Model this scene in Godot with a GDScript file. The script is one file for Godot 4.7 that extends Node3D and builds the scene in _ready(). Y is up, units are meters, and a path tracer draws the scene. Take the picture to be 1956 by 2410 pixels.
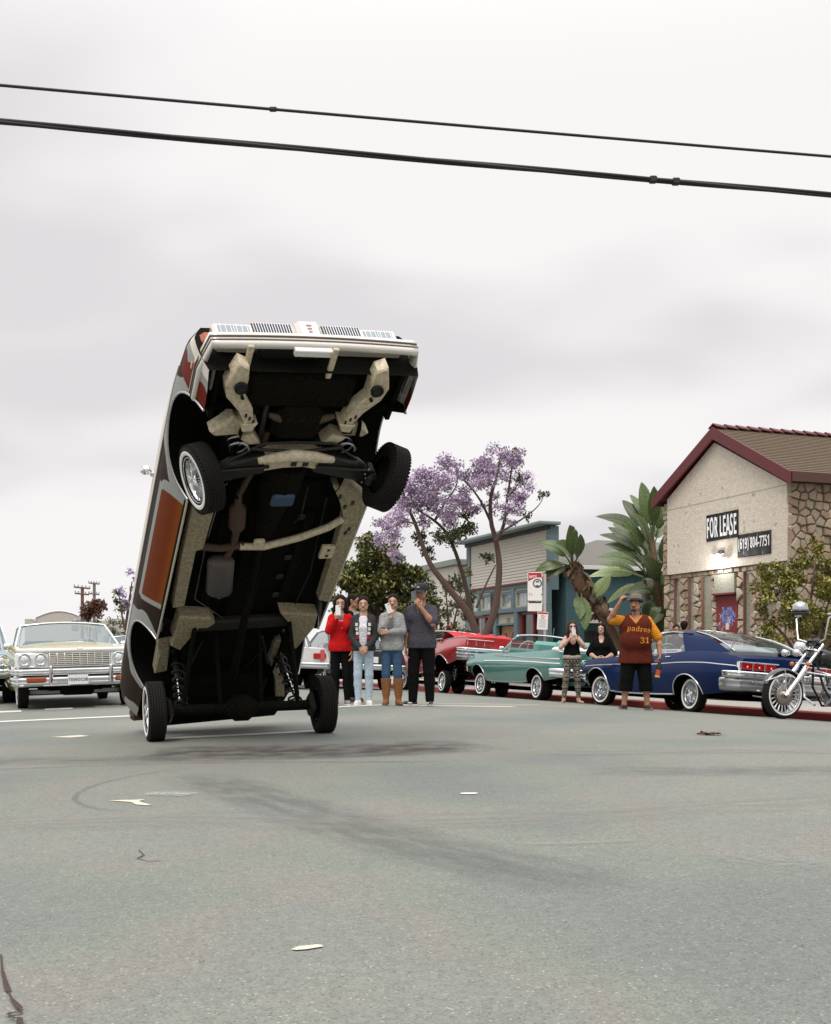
extends Node3D
# A street gathering of lowriders under an overcast sky. x to the right, y up, camera at the origin's column looking along -z.
# The street runs along v and its right kerb lies at u = KERB; street(u, v, y) gives world points.
const CA := 0.93969
const SA := 0.34202
const KERB := 12.9
const EYE := 0.68
const STREET_AWAY := Vector3(-SA, 0, -CA)
var M := {}
var used := {}
var shared_bump: Texture2D
var rng := RandomNumberGenerator.new()

func _ready():
	rng.seed = 71
	var cam := Camera3D.new()
	cam.name = "camera"
	cam.position = Vector3(0, EYE, 0)
	cam.projection = Camera3D.PROJECTION_FRUSTUM
	cam.near = 0.1
	cam.size = 0.1 * 1024.0 / 1177.6
	cam.frustum_offset = Vector2(0, 0.1 * (658.2 - 512.0) / 1177.6)
	cam.far = 3000.0
	add_child(cam)
	cam.current = true
	var env := Environment.new()
	env.background_mode = Environment.BG_SKY
	env.sky = Sky.new()
	env.sky.sky_material = overcast()
	env.tonemap_mode = Environment.TONE_MAPPER_LINEAR
	env.tonemap_exposure = 1.0
	env.sdfgi_enabled = true
	env.ssao_enabled = true
	env.ssil_enabled = true
	var we := WorldEnvironment.new()
	we.name = "world_environment"
	we.environment = env
	add_child(we)
	var sun := DirectionalLight3D.new()
	sun.name = "sun"
	sun.light_energy = 0.5
	sun.light_angular_distance = 25.0
	sun.light_color = Color(1.0, 0.975, 0.94)
	sun.shadow_enabled = true
	sun.rotation = Vector3(deg_to_rad(-58), deg_to_rad(-20), 0)
	add_child(sun)
	materials()
	ground()
	buildings()
	hopper()
	cars()
	motorcycle()
	people()
	plants()
	street_things()

# ---------------------------------------------------------------- sky
func overcast() -> PanoramaSkyMaterial:
	var w := 1024
	var h := 512
	var im := Image.create(w, h, false, Image.FORMAT_RGBF)
	var n := FastNoiseLite.new()
	n.seed = 9
	n.frequency = 1.0
	n.fractal_octaves = 4
	n.fractal_gain = 0.45
	for j in h:
		var el := (0.5 - (j + 0.5) / h) * PI
		var y := sin(el)
		var c := cos(el)
		for i in w:
			var az := ((i + 0.5) / w - 0.5) * TAU
			var d := Vector3(sin(az) * c, y, -cos(az) * c)
			var p := d / (absf(y) + 0.22)
			var a := n.get_noise_3d(p.x * 0.62 + 3.1, 0.0, p.z * 0.9 + 1.4)
			var b := n.get_noise_3d(p.x * 1.7, 4.0, p.z * 2.2)
			var g := smoothstep(-0.22, 0.42, a + 0.36 * b)
			var base := 0.94 + 1.7 * smoothstep(0.42, 1.0, y)
			var l := base * (1.0 - 0.19 * g * smoothstep(0.0, 0.12, y))
			if y < 0:
				l = lerpf(0.92, 0.5, clampf(-y * 6.0, 0, 1))
			im.set_pixel(i, j, Color(l * (1.0 - 0.012 * g), l * (0.984 - 0.024 * g), l * (0.978 + 0.006 * g)))
	var m := PanoramaSkyMaterial.new()
	m.panorama = ImageTexture.create_from_image(im)
	return m

# ---------------------------------------------------------------- places
func street(u: float, v: float, y := 0.0) -> Vector3:
	return Vector3(CA * u - SA * v, y, -(SA * u + CA * v))

func fall(u: float) -> float:   # height of the crowned road
	if u > 5.4:
		var e := maxf(0.0, u - 8.0)
		return -(0.028 * (u - 5.4) + 0.006 * e * e)
	return -0.028 * (5.4 - maxf(u, -8.0))

func road_y(x: float, z: float) -> float:
	var u := CA * x - SA * z
	return fall(u) if u < KERB else fall(KERB) + 0.14 + 0.02 * (u - KERB)

func on_road(x: float, depth: float) -> Vector3:
	return Vector3(x, road_y(x, -depth), -depth)

func face_street() -> Basis:   # x along a front from its far end to its near end, z out to the street
	return Basis(Vector3(SA, 0, CA), Vector3.UP, Vector3(-CA, 0, SA))

func car_basis(yaw: float) -> Basis:   # columns forward, up, right; yaw 0 faces away along the street
	return Basis(Vector3.UP, yaw) * Basis(STREET_AWAY, Vector3.UP, STREET_AWAY.cross(Vector3.UP))

# ---------------------------------------------------------------- naming
func numbered(called: String) -> String:
	var k: int = used.get(called, 0)
	used[called] = k + 1
	return called if k == 0 else "%s_%03d" % [called, k]

func tag(o: Node, label: String, category: String, group := "", kind := "") -> Node:
	if label != "": o.set_meta("label", label)
	if category != "": o.set_meta("category", category)
	if group != "": o.set_meta("group", group)
	if kind != "": o.set_meta("kind", kind)
	return o

func thing(called: String, label: String, category: String, xf := Transform3D.IDENTITY, group := "") -> Node3D:
	var o := Node3D.new()
	o.name = numbered(called)
	o.transform = xf
	add_child(o)
	tag(o, label, category, group)
	return o

func obj(called: String, mesh: Mesh, m: Material, parent: Node = null, xf := Transform3D.IDENTITY) -> MeshInstance3D:
	var o := MeshInstance3D.new()
	o.name = numbered(called) if parent == null else called
	o.mesh = mesh
	o.material_override = m
	o.transform = xf
	(self if parent == null else parent).add_child(o, true)
	return o

func setting(called: String, mesh: Mesh, m: Material, xf := Transform3D.IDENTITY) -> MeshInstance3D:
	var o := obj(called, mesh, m, null, xf)
	o.set_meta("kind", "structure")
	return o

func at(o: Vector3, b := Basis.IDENTITY) -> Transform3D:
	return Transform3D(b, o)

# ---------------------------------------------------------------- materials
func mat(called: String, c: Color, rough := 0.6, metal := 0.0) -> StandardMaterial3D:
	var m := StandardMaterial3D.new()
	m.resource_name = called
	m.albedo_color = c
	m.roughness = rough
	m.metallic = metal
	M[called] = m
	return m

func lin(r: float, g: float, b: float) -> Color:
	return Color(r, g, b).linear_to_srgb()

func noise_tex(freq: float, c0: Color, c1: Color, oct := 4, sd := 1, size := 512, mid := 0.5) -> NoiseTexture2D:
	var n := FastNoiseLite.new()
	n.seed = sd
	n.frequency = freq
	n.fractal_octaves = oct
	var g := Gradient.new()
	g.set_color(0, c0)
	g.set_color(1, c1)
	g.set_offset(0, maxf(0.0, mid - 0.3))
	g.set_offset(1, minf(1.0, mid + 0.3))
	var t := NoiseTexture2D.new()
	t.width = size
	t.height = size
	t.seamless = true
	t.noise = n
	t.color_ramp = g
	return t

func bump_tex(freq: float, oct := 4, sd := 5, size := 512) -> NoiseTexture2D:
	return noise_tex(freq, Color.BLACK, Color.WHITE, oct, sd, size)

func textured(called: String, c0: Color, c1: Color, scale: float, rough := 0.8, freq := 0.02, relief := 0.0, sd := 1, mid := 0.5) -> StandardMaterial3D:
	var m := mat(called, Color.WHITE, rough)
	m.albedo_texture = noise_tex(freq, c0, c1, 5, sd, 512, mid)
	m.uv1_triplanar = true
	m.uv1_world_triplanar = true
	m.uv1_scale = Vector3.ONE * scale
	if relief > 0:
		m.heightmap_enabled = true
		if shared_bump == null: shared_bump = bump_tex(0.06, 4, 8)
		m.heightmap_texture = shared_bump
		m.heightmap_scale = relief
	return m

func paint(called: String, c: Color, flake := 0.35) -> StandardMaterial3D:
	var m := mat(called, c, 0.28, flake)
	m.clearcoat_enabled = true
	m.clearcoat = 1.0
	m.clearcoat_roughness = 0.03
	return m

func glass(called: String, c: Color, a: float) -> StandardMaterial3D:
	var m := mat(called, Color(c, a), 0.02)
	m.transparency = BaseMaterial3D.TRANSPARENCY_ALPHA
	return m

func materials():
	mat("chrome", Color(0.86, 0.87, 0.88), 0.08, 1.0)
	mat("dull_chrome", Color(0.7, 0.7, 0.71), 0.28, 1.0)
	mat("steel", Color(0.5, 0.5, 0.52), 0.4, 1.0)
	mat("rubber", lin(0.012, 0.011, 0.01), 0.8).metallic_specular = 0.3
	mat("whitewall", lin(0.75, 0.74, 0.7), 0.6)
	mat("black", lin(0.012, 0.012, 0.012), 0.6)
	mat("gloss_black", lin(0.01, 0.01, 0.01), 0.15)
	mat("under_black", lin(0.006, 0.006, 0.004), 0.8).metallic_specular = 0.2
	mat("liner", lin(0.006, 0.006, 0.005), 0.95).metallic_specular = 0.15
	mat("interior", lin(0.03, 0.03, 0.035), 0.7)
	mat("red_lens", lin(0.35, 0.006, 0.006), 0.1)
	mat("amber_lens", lin(0.6, 0.17, 0.02), 0.15)
	mat("clear_lens", lin(0.75, 0.78, 0.8), 0.06, 0.5)
	mat("white_paint", lin(0.75, 0.74, 0.71), 0.6)
	mat("white_trim", lin(0.72, 0.72, 0.7), 0.5)
	glass("window_glass", Color(0.55, 0.68, 0.7), 0.12)
	glass("screen_glass", Color(0.3, 0.42, 0.46), 0.5)
	glass("shop_glass", Color(0.1, 0.1, 0.1), 0.35)
	mat("wood_pole", lin(0.1, 0.075, 0.06), 0.9)
	mat("bark", lin(0.13, 0.085, 0.065), 0.9)
	mat("cable", lin(0.008, 0.008, 0.008), 0.6)
	var lf := mat("leaf_vertex", Color.WHITE, 0.6)
	lf.vertex_color_use_as_albedo = true
	lf.backlight_enabled = true
	lf.backlight = Color(0.18, 0.2, 0.12)
	var vc := mat("vertex", Color.WHITE, 0.75)
	vc.vertex_color_use_as_albedo = true
	mat("phone_white", lin(0.7, 0.7, 0.68), 0.3)
	mat("phone_grey", lin(0.12, 0.13, 0.14), 0.3)

# ---------------------------------------------------------------- mesh building
class MB:
	var st := SurfaceTool.new()
	var any := false
	func _init():
		st.begin(Mesh.PRIMITIVE_TRIANGLES)
		st.set_color(Color.WHITE)
		st.set_uv(Vector2.ZERO)
		st.set_smooth_group(-1)
	func col(c: Color): st.set_color(c)
	func tri(a: Vector3, b: Vector3, c: Vector3):
		any = true
		st.add_vertex(a); st.add_vertex(b); st.add_vertex(c)
	func quad(a: Vector3, b: Vector3, c: Vector3, d: Vector3):
		tri(a, b, c); tri(a, c, d)
	func quad_uv(a: Vector3, b: Vector3, c: Vector3, d: Vector3):
		any = true
		for k in [[a, 0, 1], [b, 0, 0], [c, 1, 0], [a, 0, 1], [c, 1, 0], [d, 1, 1]]:
			st.set_uv(Vector2(k[1], k[2])); st.add_vertex(k[0])
		st.set_uv(Vector2.ZERO)
	func box(c: Vector3, s: Vector3, b := Basis.IDENTITY, ch := 0.0):   # a box with chamfered edges
		st.set_smooth_group(-1)
		var h := s * 0.5
		if ch <= 0.0:
			var v := []
			for i in 8:
				v.append(c + b * Vector3(h.x if i & 1 else -h.x, h.y if i & 2 else -h.y, h.z if i & 4 else -h.z))
			for f in [[0, 1, 3, 2], [5, 4, 6, 7], [4, 0, 2, 6], [1, 5, 7, 3], [2, 3, 7, 6], [4, 5, 1, 0]]:
				quad(v[f[3]], v[f[2]], v[f[1]], v[f[0]])
			return
		ch = minf(ch, minf(h.x, minf(h.y, h.z)) * 0.95)
		var q := {}
		for i in 8:
			var sg := Vector3(1 if i & 1 else -1, 1 if i & 2 else -1, 1 if i & 4 else -1)
			for a in 3:
				var e := h - Vector3.ONE * ch
				e[a] = h[a]
				q[i * 3 + a] = c + b * (e * sg)
		for a in 3:
			var a1: int = 1 << ((a + 1) % 3)
			var a2: int = 1 << ((a + 2) % 3)
			for s0 in 2:
				var o: int = (1 << a) * s0
				var f := [q[o * 3 + a], q[(o | a1) * 3 + a], q[(o | a1 | a2) * 3 + a], q[(o | a2) * 3 + a]]
				if s0: f.reverse()
				quad(f[0], f[1], f[2], f[3])
			for s1 in 2:
				for s2 in 2:
					var o2: int = a1 * s1 + a2 * s2
					var p2: int = o2 | (1 << a)
					var b1: int = (a + 1) % 3
					var b2: int = (a + 2) % 3
					var g := [q[o2 * 3 + b1], q[p2 * 3 + b1], q[p2 * 3 + b2], q[o2 * 3 + b2]]
					if s1 != s2: g.reverse()
					g.reverse()
					quad(g[0], g[1], g[2], g[3])
		for i in 8:
			var t := [q[i * 3], q[i * 3 + 1], q[i * 3 + 2]]
			if (int(bool(i & 1)) + int(bool(i & 2)) + int(bool(i & 4))) % 2 == 1: t.reverse()
			tri(t[0], t[1], t[2])
	func tube(pts: Array, rad, sides := 8, caps := true, squash := 1.0):   # a bent round bar; rad a number or one per point
		var n := pts.size()
		if n < 2: return
		st.set_smooth_group(2)
		var t0: Vector3 = (pts[1] - pts[0]).normalized()
		var up := Vector3.UP if absf(t0.y) < 0.9 else Vector3.RIGHT
		var x := t0.cross(up).normalized()
		var rings := []
		for i in n:
			var t: Vector3 = (pts[mini(i + 1, n - 1)] - pts[maxi(i - 1, 0)]).normalized()
			x = (x - t * x.dot(t)).normalized()
			var y := t.cross(x)
			var r: float = rad[i] if rad is Array else rad
			var ring := []
			for k in sides:
				var a := TAU * k / sides
				ring.append(pts[i] + x * cos(a) * r + y * sin(a) * r * squash)
			rings.append(ring)
		for i in n - 1:
			for k in sides:
				var k2 := (k + 1) % sides
				quad(rings[i][k], rings[i + 1][k], rings[i + 1][k2], rings[i][k2])
		if caps:
			st.set_smooth_group(-1)
			for k in range(1, sides - 1):
				tri(rings[0][0], rings[0][k], rings[0][k + 1])
				tri(rings[n - 1][0], rings[n - 1][k + 1], rings[n - 1][k])
		st.set_smooth_group(-1)
	func lathe(prof: Array, segs: int, xf := Transform3D.IDENTITY, smooth := true, a0 := 0.0, a1 := TAU):   # prof: Vector2(radius, height) about local y
		st.set_smooth_group(3 if smooth else -1)
		for i in prof.size() - 1:
			for k in segs:
				var t0 := a0 + (a1 - a0) * k / segs
				var t1 := a0 + (a1 - a0) * (k + 1) / segs
				var p: Vector2 = prof[i]
				var r: Vector2 = prof[i + 1]
				var a := xf * Vector3(p.x * cos(t0), p.y, p.x * sin(t0))
				var b := xf * Vector3(r.x * cos(t0), r.y, r.x * sin(t0))
				var c := xf * Vector3(r.x * cos(t1), r.y, r.x * sin(t1))
				var d := xf * Vector3(p.x * cos(t1), p.y, p.x * sin(t1))
				if p.x < 1e-5: tri(a, b, c)
				elif r.x < 1e-5: tri(a, b, d)
				else: quad(a, b, c, d)
		st.set_smooth_group(-1)
	func grid(rows: Array, smooth := true, group := 4):
		st.set_smooth_group(group if smooth else -1)
		for i in rows.size() - 1:
			var a = rows[i]
			var b = rows[i + 1]
			for k in a.size() - 1:
				quad(a[k], b[k], b[k + 1], a[k + 1])
		st.set_smooth_group(-1)
	func sheet(rows: Array, uvs: Array):
		any = true
		st.set_smooth_group(5)
		for i in rows.size() - 1:
			for k in rows[i].size() - 1:
				for q in [[i, k], [i + 1, k], [i + 1, k + 1], [i, k], [i + 1, k + 1], [i, k + 1]]:
					st.set_uv(uvs[q[0]][q[1]]); st.add_vertex(rows[q[0]][q[1]])
		st.set_uv(Vector2.ZERO)
		st.set_smooth_group(-1)
	func prism(poly: PackedVector2Array, d0: float, d1: float, xf := Transform3D.IDENTITY, bevel := 0.0):   # polygon in xy between z = d0 and d1
		st.set_smooth_group(-1)
		var idx := Geometry2D.triangulate_polygon(poly)
		var c := Vector2.ZERO
		for p in poly: c += p / poly.size()
		var top := PackedVector2Array()
		for p in poly:
			top.append(p + (c - p).normalized() * bevel if bevel > 0.0 else p)
		var dm := d1 - signf(d1 - d0) * bevel
		for i in range(0, idx.size(), 3):
			tri(xf * Vector3(top[idx[i]].x, top[idx[i]].y, d1), xf * Vector3(top[idx[i + 2]].x, top[idx[i + 2]].y, d1), xf * Vector3(top[idx[i + 1]].x, top[idx[i + 1]].y, d1))
			tri(xf * Vector3(poly[idx[i]].x, poly[idx[i]].y, d0), xf * Vector3(poly[idx[i + 1]].x, poly[idx[i + 1]].y, d0), xf * Vector3(poly[idx[i + 2]].x, poly[idx[i + 2]].y, d0))
		for i in poly.size():
			var j := (i + 1) % poly.size()
			quad(xf * Vector3(poly[i].x, poly[i].y, d0), xf * Vector3(poly[i].x, poly[i].y, dm), xf * Vector3(poly[j].x, poly[j].y, dm), xf * Vector3(poly[j].x, poly[j].y, d0))
			if bevel > 0.0:
				quad(xf * Vector3(poly[i].x, poly[i].y, dm), xf * Vector3(top[i].x, top[i].y, d1), xf * Vector3(top[j].x, top[j].y, d1), xf * Vector3(poly[j].x, poly[j].y, dm))
	func ball(c: Vector3, r: Vector3, b := Basis.IDENTITY, segs := 10):
		var prof := []
		for i in segs / 2 + 1:
			var a := PI * i / (segs / 2)
			prof.append(Vector2(sin(a), -cos(a)))
		prof[0].x = 0.0
		prof[prof.size() - 1].x = 0.0
		lathe(prof, segs, Transform3D(b * Basis.from_scale(r), c))
	func mesh() -> ArrayMesh:
		st.generate_normals()
		return st.commit()

func box_mesh(s: Vector3, ch := 0.004) -> ArrayMesh:
	var b := MB.new()
	b.box(Vector3.ZERO, s, Basis.IDENTITY, ch)
	return b.mesh()

func V(x: float, y: float, z: float) -> Vector3:
	return Vector3(x, y, z)

func text_mesh(s: String, size: float, depth := 0.004, font := "Droid Sans", weight := 700, italic := false) -> TextMesh:
	var t := TextMesh.new()
	var f := SystemFont.new()
	f.font_names = PackedStringArray([font])
	f.font_weight = weight
	f.font_italic = italic
	t.font = f
	t.text = s
	t.font_size = 64
	t.pixel_size = size / 64.0
	t.depth = depth
	t.curve_step = 2.0
	return t

# ---------------------------------------------------------------- ground
func road_material() -> StandardMaterial3D:
	var m := mat("asphalt", Color.WHITE, 0.8)
	# colour, 40 cm grain and the wide wear of an old surface
	var side := 768
	var r := RandomNumberGenerator.new()
	r.seed = 44
	var c1 := PackedFloat32Array()
	var c2 := PackedFloat32Array()
	for i in 256 * 256: c1.append(r.randf())
	for i in 64 * 64: c2.append(r.randf())
	var rgb := PackedByteArray()
	rgb.resize(side * side * 3)
	var o := 0
	for j in side:
		for i in side:
			var q: float = r.randf() * 0.45 + c1[(j / 3) * 256 + i / 3] * 0.4 + c2[(j / 12) * 64 + i / 12] * 0.15
			var l := 98.0 + 56.0 * q
			if c1[(j / 3) * 256 + i / 3] > 0.992: l += 34.0
			if c1[(j / 3) * 256 + i / 3] < 0.02: l -= 18.0
			rgb[o] = int(l * 0.965)
			rgb[o + 1] = int(l * 0.982)
			rgb[o + 2] = int(l * 0.935)
			o += 3
	var grain := ImageTexture.create_from_image(Image.create_from_data(side, side, false, Image.FORMAT_RGB8, rgb))
	m.albedo_texture = grain
	m.uv1_triplanar = true
	m.uv1_world_triplanar = true
	m.uv1_scale = Vector3.ONE * 0.62
	m.detail_enabled = true
	m.detail_blend_mode = BaseMaterial3D.BLEND_MODE_MUL
	m.detail_uv_layer = BaseMaterial3D.DETAIL_UV_2
	m.uv2_triplanar = true
	m.uv2_world_triplanar = true
	m.uv2_scale = Vector3.ONE * 0.01
	m.uv2_offset = Vector3.ONE * 0.5
	m.detail_albedo = noise_tex(0.03, Color(0.87, 0.885, 0.9), Color(1, 0.985, 0.955), 6, 12, 1024)
	var ramp: Gradient = m.detail_albedo.color_ramp
	ramp.add_point(0.42, Color(0.93, 0.955, 0.925))
	ramp.add_point(0.52, Color(0.985, 0.955, 0.94))
	ramp.add_point(0.62, Color(0.94, 0.955, 0.955))
	m.heightmap_enabled = true
	m.heightmap_texture = grain
	m.heightmap_scale = 0.5
	return m

func street_sheet(u0: float, u1: float, du: float, v0: float, v1: float, lift: Callable) -> ArrayMesh:
	var b := MB.new()
	var rows := []
	var nu := int(ceil((u1 - u0) / du))
	for i in nu + 1:
		var u := u0 + (u1 - u0) * i / nu
		var row := []
		for k in 41:
			var v := v0 + (v1 - v0) * k / 40.0
			row.append(street(u, v, lift.call(u)))
		rows.append(row)
	b.grid(rows)
	return b.mesh()

func mark(pts: Array, m: Material, called := "road_marking", lift := 0.004):   # a painted patch that follows the road: polygon of [x, depth]
	var poly := PackedVector2Array()
	for p in pts: poly.append(Vector2(p[0], p[1]))
	var idx := Geometry2D.triangulate_polygon(poly)
	var b := MB.new()
	for i in range(0, idx.size(), 3):
		var t := []
		for k in 3:
			var p := poly[idx[i + k]]
			t.append(Vector3(p.x, road_y(p.x, -p.y) + lift, -p.y))
		b.tri(t[0], t[1], t[2])
	setting(called, b.mesh(), m)

func strip(u0: float, u1: float, v0: float, v1: float, m: Material, lift := 0.004):   # a straight painted band in street coordinates
	var b := MB.new()
	var n := maxi(1, int(absf(u1 - u0) / 0.5))
	var rows := []
	for i in n + 1:
		var u := u0 + (u1 - u0) * i / n
		rows.append([street(u, v0, fall(u) + lift), street(u, v1, fall(u) + lift)])
	b.grid(rows)
	setting("road_marking", b.mesh(), m)

func blob(x: float, depth: float, rx: float, rz: float, sd: int, n := 14) -> Array:
	var r := RandomNumberGenerator.new()
	r.seed = sd
	var out := []
	for k in n:
		var a := TAU * k / n
		var q := r.randf_range(0.6, 1.15)
		out.append([x + cos(a) * rx * q, depth + sin(a) * rz * q])
	return out

# A worn streak, stain or painted shade that thins out at its edges: a band along [x, depth] points
func soft(called: String, pts: Array, width: float, c: Color, strength: float, sd: int):
	var im := Image.create(128, 48, false, Image.FORMAT_RGBA8)
	var n := FastNoiseLite.new()
	n.seed = sd
	n.frequency = 0.06
	n.fractal_octaves = 4
	for j in 48:
		for i in 128:
			var e := sin(PI * (j + 0.5) / 48.0) * minf(1.0, sin(PI * (i + 0.5) / 128.0) * 2.2)
			var q := clampf(0.65 + 0.9 * n.get_noise_2d(i * 1.2, j * 1.6), 0, 1)
			im.set_pixel(i, j, Color(c.r, c.g, c.b, clampf(e * q * strength * 1.25, 0, 1)))
	var m := mat("%s_%d" % [called, sd], Color.WHITE, 0.8)
	m.albedo_texture = ImageTexture.create_from_image(im)
	m.transparency = BaseMaterial3D.TRANSPARENCY_ALPHA
	m.texture_repeat = false
	var curve := Curve3D.new()
	for i in pts.size():
		var a: Array = pts[maxi(i - 1, 0)]
		var b: Array = pts[mini(i + 1, pts.size() - 1)]
		var t := V((b[0] - a[0]) / 6.0, 0, -(b[1] - a[1]) / 6.0)
		curve.add_point(V(pts[i][0], 0, -pts[i][1]), -t, t)
	var len := curve.get_baked_length()
	var rows := []
	var uvs := []
	for i in 25:
		var p := curve.sample_baked(len * i / 24.0)
		var d := (curve.sample_baked(minf(len, len * i / 24.0 + 0.05)) - curve.sample_baked(maxf(0, len * i / 24.0 - 0.05))).normalized()
		var side := V(-d.z, 0, d.x) * width * 0.5
		var row := []
		var ur := []
		for k in 5:
			var q := p + side * (k / 2.0 - 1.0)
			q.y = road_y(q.x, q.z) + 0.003 + 0.0003 * sd
			row.append(q)
			ur.append(V2(i / 24.0, k / 4.0))
		rows.append(row)
		uvs.append(ur)
	var b := MB.new()
	b.sheet(rows, uvs)
	setting(called, b.mesh(), m)

func ground():
	var far := MB.new()
	far.quad(V(-900, -0.62, 300), V(-900, -0.62, -1500), V(900, -0.62, -1500), V(900, -0.62, 300))
	setting("ground", far.mesh(), textured("dry_soil", lin(0.2, 0.18, 0.15), lin(0.26, 0.24, 0.2), 0.05, 0.95))
	setting("road", street_sheet(-14.0, KERB, 0.45, -14.0, 160.0, fall), road_material())
	# kerb with a red painted face, then the pavement
	var concrete := textured("concrete", lin(0.34, 0.32, 0.29), lin(0.42, 0.4, 0.36), 0.7, 0.85, 0.03, 0.8, 21)
	var red := textured("kerb_red", lin(0.22, 0.022, 0.018), lin(0.36, 0.05, 0.04), 1.6, 0.7, 0.05, 0.4, 22)
	var y0 := fall(KERB)
	for i in 30:
		var b := MB.new()
		var v0 := -6.0 + i * 4.0
		var pts := []
		for p in [[KERB, y0 - 0.1], [KERB + 0.02, y0 + 0.12], [KERB + 0.045, y0 + 0.14], [KERB + 0.15, y0 + 0.142]]:
			pts.append([street(p[0], v0 + 0.006, p[1]), street(p[0], v0 + 3.994, p[1])])
		b.grid(pts, false)
		setting("kerb", b.mesh(), red)
	for i in 26:
		var b := MB.new()
		var v0 := 8.0 + i * 2.0
		for k in 2:
			var u0 := KERB + 0.156 + k * 1.69
			var lift := 0.142 + 0.02 * (u0 - KERB)
			b.box(street(u0 + 0.842, v0 + 1.0, y0 + lift - 0.08 + 0.016), V(1.988, 0.16, 1.678), face_street() * Basis(Vector3.RIGHT, 0.02), 0.008)
		setting("pavement", b.mesh(), concrete)
	setting("lot_ground", street_sheet(16.45, 60.0, 4.0, -10.0, 160.0, func(u): return y0 + 0.2), textured("lot_soil", lin(0.14, 0.12, 0.09), lin(0.2, 0.18, 0.14), 0.3, 0.95, 0.02, 1.0, 31))
	# paint on the road
	var white := textured("road_white", lin(0.5, 0.49, 0.45), lin(0.72, 0.71, 0.66), 1.3, 0.7, 0.08, 0.0, 41, 0.35)
	strip(-5.6, -1.2, 16.1, 16.36, white)
	strip(-0.9, 7.5, 16.1, 16.36, white)
	strip(1.5, 3.25, 11.5, 11.72, white)
	for i in 9:
		var u := -4.6 + i * 0.78
		strip(u, u + 0.42, 18.9 + (i % 3) * 0.3, 19.4 + (i % 3) * 0.3, white)
	strip(6.3, 8.5, 17.3, 17.42, white)
	var yellow := textured("road_yellow", lin(0.5, 0.45, 0.3), lin(0.62, 0.57, 0.42), 1.3, 0.7, 0.08, 0.0, 42)
	strip(5.0, 8.9, 16.7, 16.82, yellow)
	var scrap := textured("paint_scrap", lin(0.55, 0.5, 0.38), lin(0.7, 0.65, 0.52), 2.0, 0.7, 0.05, 0.0, 43)
	mark([[-1.74, 6.68], [-1.67, 6.71], [-1.61, 6.7], [-1.54, 6.71], [-1.56, 6.63], [-1.5, 6.53], [-1.45, 6.47], [-1.47, 6.44], [-1.54, 6.49], [-1.6, 6.61], [-1.67, 6.65]], scrap, "paint_scrap")
	mark([[-3.75, 12.1], [-3.5, 12.3], [-3.35, 12.1], [-3.5, 11.95]], scrap, "paint_scrap")
	mark([[-0.345, 3.26], [-0.325, 3.29], [-0.28, 3.305], [-0.262, 3.3], [-0.258, 3.28], [-0.3, 3.255], [-0.33, 3.25]], scrap, "paint_scrap")
	mark(blob(0.3, 6.6, 0.05, 0.05, 11), white, "paint_scrap")
	# the long dark smear of tyre dirt, worn pale streaks, skid arcs and the shade painted below the hopping car
	soft("tyre_smear", [[-1.6, 8.1], [-1.1, 7.15], [-0.66, 6.25], [-0.2, 5.3], [0.3, 4.45], [0.75, 3.85]], 0.6, lin(0.13, 0.138, 0.136), 0.34, 1)
	soft("tyre_smear", [[-5.0, 9.2], [-3.2, 9.4], [-1.5, 9.2], [0.5, 9.5]], 0.8, lin(0.12, 0.122, 0.12), 0.25, 2)
	soft("tyre_smear", [[1.0, 7.6], [2.6, 7.3], [4.4, 7.5]], 0.7, lin(0.13, 0.135, 0.125), 0.25, 3)
	soft("wear_streak", [[-2.6, 5.7], [-1.2, 5.9], [0.2, 5.6], [2.6, 6.1]], 0.7, lin(0.3, 0.29, 0.265), 0.25, 4)
	soft("wear_streak", [[0.4, 9.0], [3.0, 8.7], [6.0, 9.2]], 0.6, lin(0.3, 0.29, 0.265), 0.3, 5)
	soft("wear_streak", [[0.4, 4.9], [0.62, 4.86], [0.95, 4.9]], 0.09, lin(0.34, 0.335, 0.32), 0.25, 6)
	soft("wear_streak", [[1.1, 4.5], [1.3, 4.4], [1.5, 4.2]], 0.3, lin(0.3, 0.31, 0.32), 0.3, 7)
	soft("wear_streak", [[-1.62, 6.98], [-1.45, 6.95], [-1.28, 6.86]], 0.22, lin(0.46, 0.45, 0.42), 0.6, 8)
	soft("oil_and_shade", [[-2.4, 9.9], [-1.4, 9.75], [-0.4, 9.6], [0.6, 9.9]], 1.5, lin(0.05, 0.03, 0.03), 0.5, 9)  # soft reddish shadow of the reared car, painted onto the asphalt
	soft("oil_and_shade", [[1.5, 4.2], [1.9, 3.9], [2.3, 3.5]], 0.7, lin(0.13, 0.11, 0.1), 0.35, 10)
	var crack := mat("crack_dark", lin(0.06, 0.06, 0.055), 0.9)
	for q in [[[-1.17, 4.98], [-1.12, 4.86], [-1.13, 4.78], [-1.06, 4.7], [-1.02, 4.72]], [[-2.5, 6.9], [-2.42, 6.6], [-2.45, 6.35], [-2.36, 6.2]], [[1.9, 3.6], [2.05, 3.7], [2.12, 3.66], [2.3, 3.74]]]:
		for i in q.size() - 1:
			var n: Vector2 = V2(q[i + 1][1] - q[i][1], q[i][0] - q[i + 1][0]).normalized() * (0.003 + 0.002 * (i % 2))
			mark([[q[i][0] - n.x, q[i][1] - n.y], [q[i + 1][0] - n.x * 0.6, q[i + 1][1] - n.y * 0.6], [q[i + 1][0] + n.x * 0.6, q[i + 1][1] + n.y * 0.6], [q[i][0] + n.x, q[i][1] + n.y]], crack, "road_crack", 0.0035 + 0.0004 * i)
	var arc := []
	for k in 15:
		var a := PI * (0.55 + 0.85 * k / 14.0)
		arc.append([-1.3 + cos(a) * 0.75, 7.35 + sin(a) * -1.2])
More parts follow.
